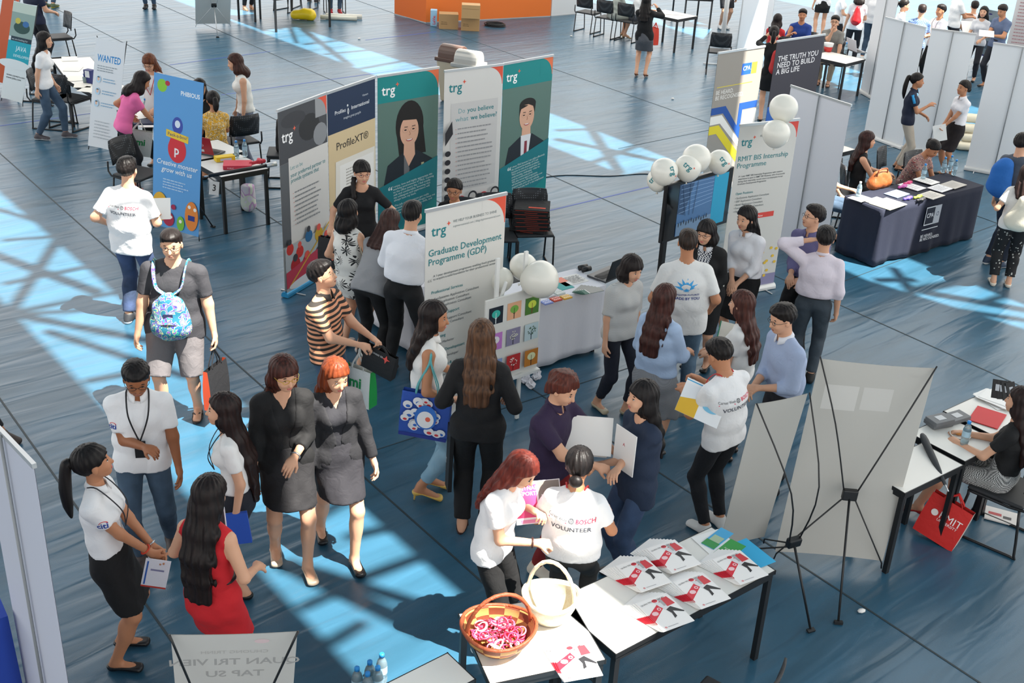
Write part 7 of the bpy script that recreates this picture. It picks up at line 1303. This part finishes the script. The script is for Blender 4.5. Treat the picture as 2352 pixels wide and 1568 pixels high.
# ------------------------------------------------------------------ navy table things
du = unit(W(2260, 426, .76)-W(2027, 483, .76)); dv = V3(-du[1], du[0], 0); NT = .765
for i_, (px, w2, h2, c, lb) in enumerate((((2040, 468), .40, .30, '#ece6c4', 'large cream paper stack at the corner of the navy table'), ((2015, 462), .3, .21, '#eceae6', 'white sheets left of the cream stack'), ((2060, 445), .3, .2, '#8fa6cc', 'blue and grey leaflet in the middle of the navy table'), ((2095, 428), .22, .30, '#e8e6e8', 'white sheet with green print near the writing woman'), ((2140, 448), .30, .22, '#d9d4ca', 'cream form with columns on the navy table'), ((2160, 432), .30, .22, '#e4e4e6', 'white form beside the cream form'), ((2190, 424), .32, .22, '#b9b4ac', 'printed newspaper at the right of the navy table'), ((2128, 415), .22, .28, '#ecebe8', 'sheet under the hand of the writing woman'), ((1975, 455), .26, .2, '#9a9ca0', 'grey folder at the left end of the navy table'))):
    sheet('paper', lb, W(*px, NT+.0035+.0022*i_), w2, h2, du+dv*.1, dv-du*.1, c, lambda a, w_, h_: lines(a, w_*.1, h_*.8, 5, w_*.8, h_*.15, '#a8a8aa', .008, seed=int(w_*100)), th=.006)
for px, c, lb in (((2085, 420), '#d83a7a', 'pink pouch at the rear of the navy table'), ((2073, 428), '#d060b0', 'purple-pink ribbon bundle on the navy table'), ((2085, 455), '#5a4ab0', 'violet pen bundle in the middle of the navy table'), ((2108, 452), '#8a9a3a', 'green and yellow trinket pile on the navy table'), ((2115, 458), '#2a2a2e', 'black trinket beside the green pile')):
    p = W(*px, NT+.02); blob('pouch', lb, 'trinket', [(p-du*.07, p+du*.07, .018, .022), (p-dv*.02, p+du*.03+dv*.02, .02, .014)], mat(c, .5), .008, k=.02)
p = W(2022, 408, NT+.13); hb_ = blob('handbag', 'brown leather handbag standing on the navy table', 'handbag', [(p-du*.13+V3(0, 0, -.06), p+du*.13+V3(0, 0, -.06), .085, .085), (p-du*.09+V3(0, 0, .05), p+du*.09+V3(0, 0, .05), .05, .05)], mat('#9a5426', .4, 0, None, None, 1., .4), .011, k=.08)
m = MB(); P3, _ = smooth([-du*.10+V3(0, -.05, .05), -du*.08+V3(0, -.07, .14), du*.08+V3(0, -.07, .14), du*.10+V3(0, -.05, .05)], [0]*4, 5); m.tube(P3, .009, mat('#7a3f1c', .4), 8); m.build('handle', hb_)
# ------------------------------------------------------------------ upper left things
u7 = V3(math.cos(T7[2]), math.sin(T7[2]), 0)
box('tissue_box', 'yellow tissue box beside the red laptop', (516, 368), .745, (.24, .11, .06), 35, '#e8c020', lambda a, w_, h_: a.rect(w_*.2, h_*.2, w_*.8, h_*.7, '#c8ccd0'))
box('flat_box', 'flat red box with white lettering on the table by the creature banner', (546, 383), .745, (.34, .24, .05), 14, '#cf2f45', c2=None, art=lambda a, w_, h_: a.text('PUBLIC', .05, h_*.2, .025, '#f0dce0'))
p = W(592, 372, .79); blob('ribbon_bundle', 'red ribbon bundle at the end of the table by the grey jeans', 'ribbon', [(p-u7*.10, p+u7*.08, .02, .03), (p+V3(0, .04, .02), p+V3(.05, -.04, .03), .02, .015)], mat('#c82a3c', .6), .009)
a_, b_ = W(472, 405, .80), W(618, 379, .86); t = root('rolled_stand', a_, 0, label='black and silver folded banner stand lying across the table edge', cat='banner stand'); d = b_-a_; m = MB(); m.tube([d*.05, d*.98], .022, BLK, 10); m.build('tube', t); m = MB(); m.tube([d*-.02, d*.06], .010, ALU, 8); m.tube([d*.96, d*1.12], .03, ALU, 10); m.build('metal_fitting', t)
blob('open_bag', 'white and pink patterned bag standing under the table by the creature banner', 'bag', [(W(572, 485)+V3(0, 0, .10), W(572, 485)+V3(0, 0, .34), .10, .085)], mat('#d5cfd6', .6, 0, 'blotch', ('#c9a0c8', '#d8dccc', '#e0d8e0'), 5.), .014, cut=lambda P: np.maximum(P[:, 2]-.36, .004-P[:, 2]))
sheet('price_card', 'white card with black number leaning under the table', W(492, 432, .12), .14, .18, V3(1, -.2, 0), V3(0, .3, 1), '#e8e8e6', lambda a, w_, h_: a.text('3', w_*.3, h_*.3, .12, '#1a1a1a', .02), th=.003, cat='card')
p = W(652, 350, .45)+V3(-.02, 0, .42); blob('black_bag', 'black bag with metal trims hanging on the chair by the smoky banner', 'bag', [(p, p-V3(0, 0, .35), .07, .09)], mat('#151517', .6), .016)
for px, r_, lb in (((168, 158), 10, 'white paper at the far end of the left tables'), ((175, 180), 30, 'cream form in the middle of the left table'), ((190, 195), 18, 'white form near the flyer stand'), ((205, 205), -5, 'blue-edged sheet on the left table'), ((160, 135), 25, 'pale sheet on the table at the upper left')): sheet('paper', lb, W(*px, .745), .24, .32, V3(math.cos(math.radians(r_)), math.sin(math.radians(r_)), 0), V3(-math.sin(math.radians(r_)), math.cos(math.radians(r_)), 0), '#e9e5da', th=.003)
box('flyer_stand', 'dark blue flyer stand with white cards on the left table', (208, 190), .745, (.14, .10, .20), -20, '#27306a', lambda a, w_, h_: a.rect(w_*.2, h_*.45, w_*.8, h_*.95, '#d4d8dc'), cat='flyer stand')
p = W(196, 190, .745); t = root('pen_cup', p, 0, label='grey cup with pens beside the flyer stand', cat='cup'); m = MB(); m.lathe((0, 0, 0), [(.03, 0), (.035, .09)], mat('#7a8a8c', .4), 14); m.build('cup', t); m = MB(); [m.tube([(0, 0, .02), (.02*math.cos(i), .02*math.sin(i), .14)], .004, mat(['#2a8f4a', '#2a4ab0', '#c8c82a'][i % 3], .4), 5) for i in range(5)]; m.build('pen', t)
sheet('laptop_cover', 'navy folder lying on the table of the woman with red lanyard', W(338, 280, .745), .34, .24, V3(1, .3, 0), V3(-.3, 1, 0), '#1c2848', th=.02, cat='folder'); sheet('paper', 'white form at the front of the table of the woman with red lanyard', W(338, 290, .768), .2, .1, V3(1, .3, 0), V3(-.3, 1, 0), '#e8e6e2', th=.003)
# ------------------------------------------------------------------ far background
a_, b_, c_ = W(906, 33), W(978, 53), W(1264, 38)
def wallbox(label, p, q, hgt, th, c, name='booth_wall', art=None, cat='wall'):
    u_ = q-p; L_ = np.linalg.norm(u_); u_ /= L_; t = root(name, p, math.atan2(u_[1], u_[0]), label=label, cat=cat); m = MB(); m.box((L_/2, th/2, hgt/2), (L_, th, hgt), mat(c, .5)); m.build('panel', t); m = MB(); m.box((L_/2, th/2, .01), (L_+.01, th+.01, .02), ALU); m.build('foot_rail', t)
    if art: ar = Art(); art(ar, L_, hgt); ar.build('print', t, lambda x, y, hg: V3(x, -hg, y))
    return t
wallbox('orange booth wall with small white print, front side', b_, c_, 1.1, .06, '#e8762c', art=lambda a, w_, h_: [lines(a, w_*x, .62, 2, .35, .04, '#f0d0c0', .02, seed=k) for k, x in enumerate((.12, .5, .68))]); wallbox('orange booth wall, short left side', a_, b_, 1.1, .06, '#d86824')
wallbox('white booth panel right of the orange wall', W(1266, 38), W(1322, 33), 1.6, .04, '#d9dadb')
for px, d, r_, c, lb in (((1030, 64), (.44, .34, .34), 8, '#b08a5c', 'brown cardboard box, left one against the orange wall'), ((1080, 68), (.42, .34, .32), 4, '#b58e5e', 'brown cardboard box with handling symbols under the upper one'), ((996, 58), (.15, .20, .36), 5, '#9cc8e4', 'light blue water carton beside the cardboard boxes')):
    box('cardboard_box' if 'cardb' in lb else 'water_carton', lb, px, 0, d, r_, c, (lambda a, w_, h_: (a.text('LaVie', w_*.75, h_*.1, .09, '#d83040', .02, rot=90))) if 'water' in lb else (lambda a, w_, h_: lines(a, w_*.1, h_*.45, 2, w_*.4, .04, '#6a5030', .012, seed=2)), cat='box')
box('cardboard_box', 'brown cardboard box standing on another against the orange wall', (1081, 40), .323, (.42, .32, .30), 6, '#bd9766', lambda a, w_, h_: a.rect(w_*.05, h_*.7, w_*.95, h_*.72, '#8a6a40'), cat='box')
t = root('cable_coil', W(1137, 60), 0, label='black coiled cable on the floor by the orange wall', cat='cable'); m = MB(); 
for i in range(7): r_ = .16+.02*math.sin(i*2.); m.tube([(r_*1.4*math.cos(2*math.pi*j/20)+.02*math.sin(i*3), r_*math.sin(2*math.pi*j/20)+.02*math.cos(i*2), .012+.01*i) for j in range(20)], .009, BLK, 5, True)
m.build('cable_loops', t)
p = W(695, 45); blob('yellow_bag', 'bright yellow plastic bag lying on the floor near the top edge', 'bag', [(p+V3(-.18, 0, .10), p+V3(.18, 0, .13), .10, .13), (p+V3(.05, 0, .18), p+V3(.2, 0, .1), .08, .1)], mat('#e8c81a', .35), .018, cut=lambda P: .004-P[:, 2], k=.06)
for px, lb, c in (((790, 42), 'rolled white banner lying under the table at the top edge', '#dcdad0'), ((778, 46), 'white paper bundle beside the rolled banner', '#d8d6c8')): p = W(*px); t = root('paper_roll', p, math.radians(8), label=lb, cat='roll'); m = MB(); m.tube([(-.42, 0, .055), (.42, 0, .055)], [.05, .05], mat(c, .6), 14, flat=1.0); m.build('roll', t)
def bin_(label, px, lid, rz):
    p = W(*px, .0); t = root('swing_bin', p, math.radians(rz), label=label, cat='bin'); b = mat('#b9ac96', .5); P = []; F_ = []
    for z_, w_, d_ in ((0, .26, .20), (.52, .36, .28)): P += [(-w_/2, -d_/2, z_), (w_/2, -d_/2, z_), (w_/2, d_/2, z_), (-w_/2, d_/2, z_)]
    m = MB(); m.add(P, [(3, 2, 1, 0), (0, 1, 5, 4), (1, 2, 6, 5), (2, 3, 7, 6), (3, 0, 4, 7)], b); bevel(m.build('bin_body', t), .03, 3)
    m = MB(); m.box((0, 0, .535), (.39, .31, .05), lid); bevel(m.build('lid_rim', t), .012); m = MB(); n_ = 12; P = []
    for sx in (-1, 1):
        for i in range(n_+1): a_ = math.pi*i/n_; P.append((sx*.16, -.13*math.cos(a_), .56+.15*math.sin(a_)**.8*(1 if sx else 1)))
    k_ = n_+1; m.add(P, [(i, i+1, k_+i+1, k_+i) for i in range(n_)]+[tuple(range(k_))[::-1], tuple(range(k_, 2*k_))], lid); bevel(m.build('swing_lid', t), .01); t.scale = (1.35, 1.35, 1.42)
bin_('cream swing bin with brown and cream lid, the rear of the pair', (1038, 232), mat('#5a4238', .3), -25); bin_('cream swing bin with silver grey lid, the front of the pair', (1074, 246), mat('#b4b2ac', .25, .3), -20)
# white columns at the top
for px, w_, lb, r_ in (((1652, 150), .0, 'slim white round post with a cross foot by the empty chair', .05),):
    p = W(*px); t = root('flag_pole', p, 0, label=lb, cat='pole'); m = MB(); m.tube([(0, 0, .02), (0, 0, 2.6)], r_, mat('#dcdcda', .5), 14); m.build('post', t); m = MB(); m.tube([(-.35, 0, .02), (.35, 0, .02)], .015, ALU, 6); m.tube([(0, -.3, .02), (0, .3, .02)], .015, ALU, 6); m.build('cross_foot', t)
def panelwall(label, a, b, hgt, c='#d8dadd', n=3):
    p, q = W(*a), W(*b); u_ = q-p; L_ = np.linalg.norm(u_); u_ /= L_; t = root('display_panel', p, math.atan2(u_[1], u_[0]), label=label, cat='display panel'); m = MB(); m.box((L_/2, 0, hgt/2+.02), (L_, .02, hgt), mat(c, .6)); m.build('panel', t)
    for i in range(n+1): m = MB(); m.box((L_*i/n, 0, hgt/2+.01), (.014, .028, hgt+.02), ALU); m.build('frame_post', t)
panelwall('tall white display panel rising behind the grey zigzag banner', (1690, 125), (1735, 118), 2.5, n=1); panelwall('white display panel behind the seated people at the top right', (1735, 118), (1770, 60), 2.5, n=1)
xbanner('white event poster stand with purple foot at the top right', (2240, 125), (2278, 132), (2272, 22), (2308, 28), L=1.45, art=lambda a, w_, h_: (a.rect(0, 0, w_, .10, '#4a2a9a'), a.rect(w_*.15, h_*.45, w_*.8, h_*.62, '#8a94b0'), a.rect(w_*.1, h_*.68, w_*.7, h_*.8, '#b8bcc8'), a.ell(w_*.2, h_*.92, .04, .04, '#4a2a9a', 10), a.rect(w_*.2, h_*.18, w_*.7, h_*.36, '#a09aa0')))
for i, (px, z) in enumerate((((2215, 345), 0), ((2222, 342), .13), ((2210, 338), .26), ((2220, 332), .39))):
    p = W(*px)*V3(1, 1, 0)+V3(0, .1, z+.07); blob('fabric_sack', 'cream fabric sack in the pile behind the rightmost white panel', 'sack', [(p-V3(.14, 0, 0), p+V3(.14, 0, 0), .068, .068), (p-V3(.1, .1, 0), p+V3(.1, -.1, 0), .066, .066)], mat('#cfc8b4', .8), .016, group='cream sacks piled behind the rightmost white panel')
t = root('paper_cup', W(1901, 118, .745), 0, label='red and white paper bucket on the small far desk', cat='cup'); m = MB(); m.lathe((0, 0, 0), [(.07, 0), (.09, .10)], mat('#c8322a', .5), 18); m.build('lower_band', t); m = MB(); m.lathe((0, 0, 0), [(.09, .10), (.10, .17)], mat('#e6e4e0', .5), 18); m.build('upper_band', t)
laptop('open white laptop seen from behind between the far desk and the panels', (1968, 118), .745, 110, '#dcdce0'); sheet('paper', 'papers on the white-topped far table', W(1545, 32, .745), .5, .2, V3(1, .1, 0), V3(-.1, 1, 0), '#e8e0e0', th=.003)
# cables and crumbs on the floor
for pts, lb in ((((1250, 408), (1300, 403), (1400, 405), (1470, 400), (1520, 402)), 'thin dark cable on the floor running to the television'), (((1560, 420), (1640, 470), (1690, 500)), 'thin dark cable behind the television')):
    m = MB(); P3, _ = smooth([W(*q)+V3(0, 0, .006) for q in pts], [0]*len(pts), 6); m.tube(P3, .007, BLK, 5); tag(m.build('cable'), lb, 'cable')
for px, lb in (((825, 90), 'crumpled white tissue on the floor at the end of the blue tape'), ((1545, 228), 'white scrap of paper on the floor in front of the far woman in black jacket'), ((1978, 1406), 'small crumpled paper ball on the floor near the cross-frame banners'), ((1312, 84), 'white scrap of paper on the floor by the far chairs')):
    p = W(*px); m = MB(); m.ell((0, 0, .016), (.035, .022, .014), mat('#e4e2de', .7), rotm(.4), 7, 5); o = m.build('paper_scrap'); o.location = tuple(p); tag(o, lb, 'paper scrap')
for i, (px, r_) in enumerate((((1206, 880), .06), ((1232, 872), .05), ((1218, 892), .05))): p = W(*px); m = MB(); m.ell((0, 0, .045), (r_, r_*.8, .042), mat('#e0dfe4', .8, 0, None, None, 1., 1.), rotm(i), 9, 7); m.v = [(x*(1+.35*math.sin(j*7.3)), y*(1+.35*math.cos(j*5.1)), max(.002, z*(1+.3*math.sin(j*3.7)))) for j, (x, y, z) in enumerate(m.v)]; m.sm = [False]*len(m.sm); o = m.build('crumpled_cloth'); o.location = tuple(p); tag(o, 'crumpled end of white cloth under the easel board', 'cloth', 'crumpled cloth under the easel')
# ------------------------------------------------------------------ final checks on labels
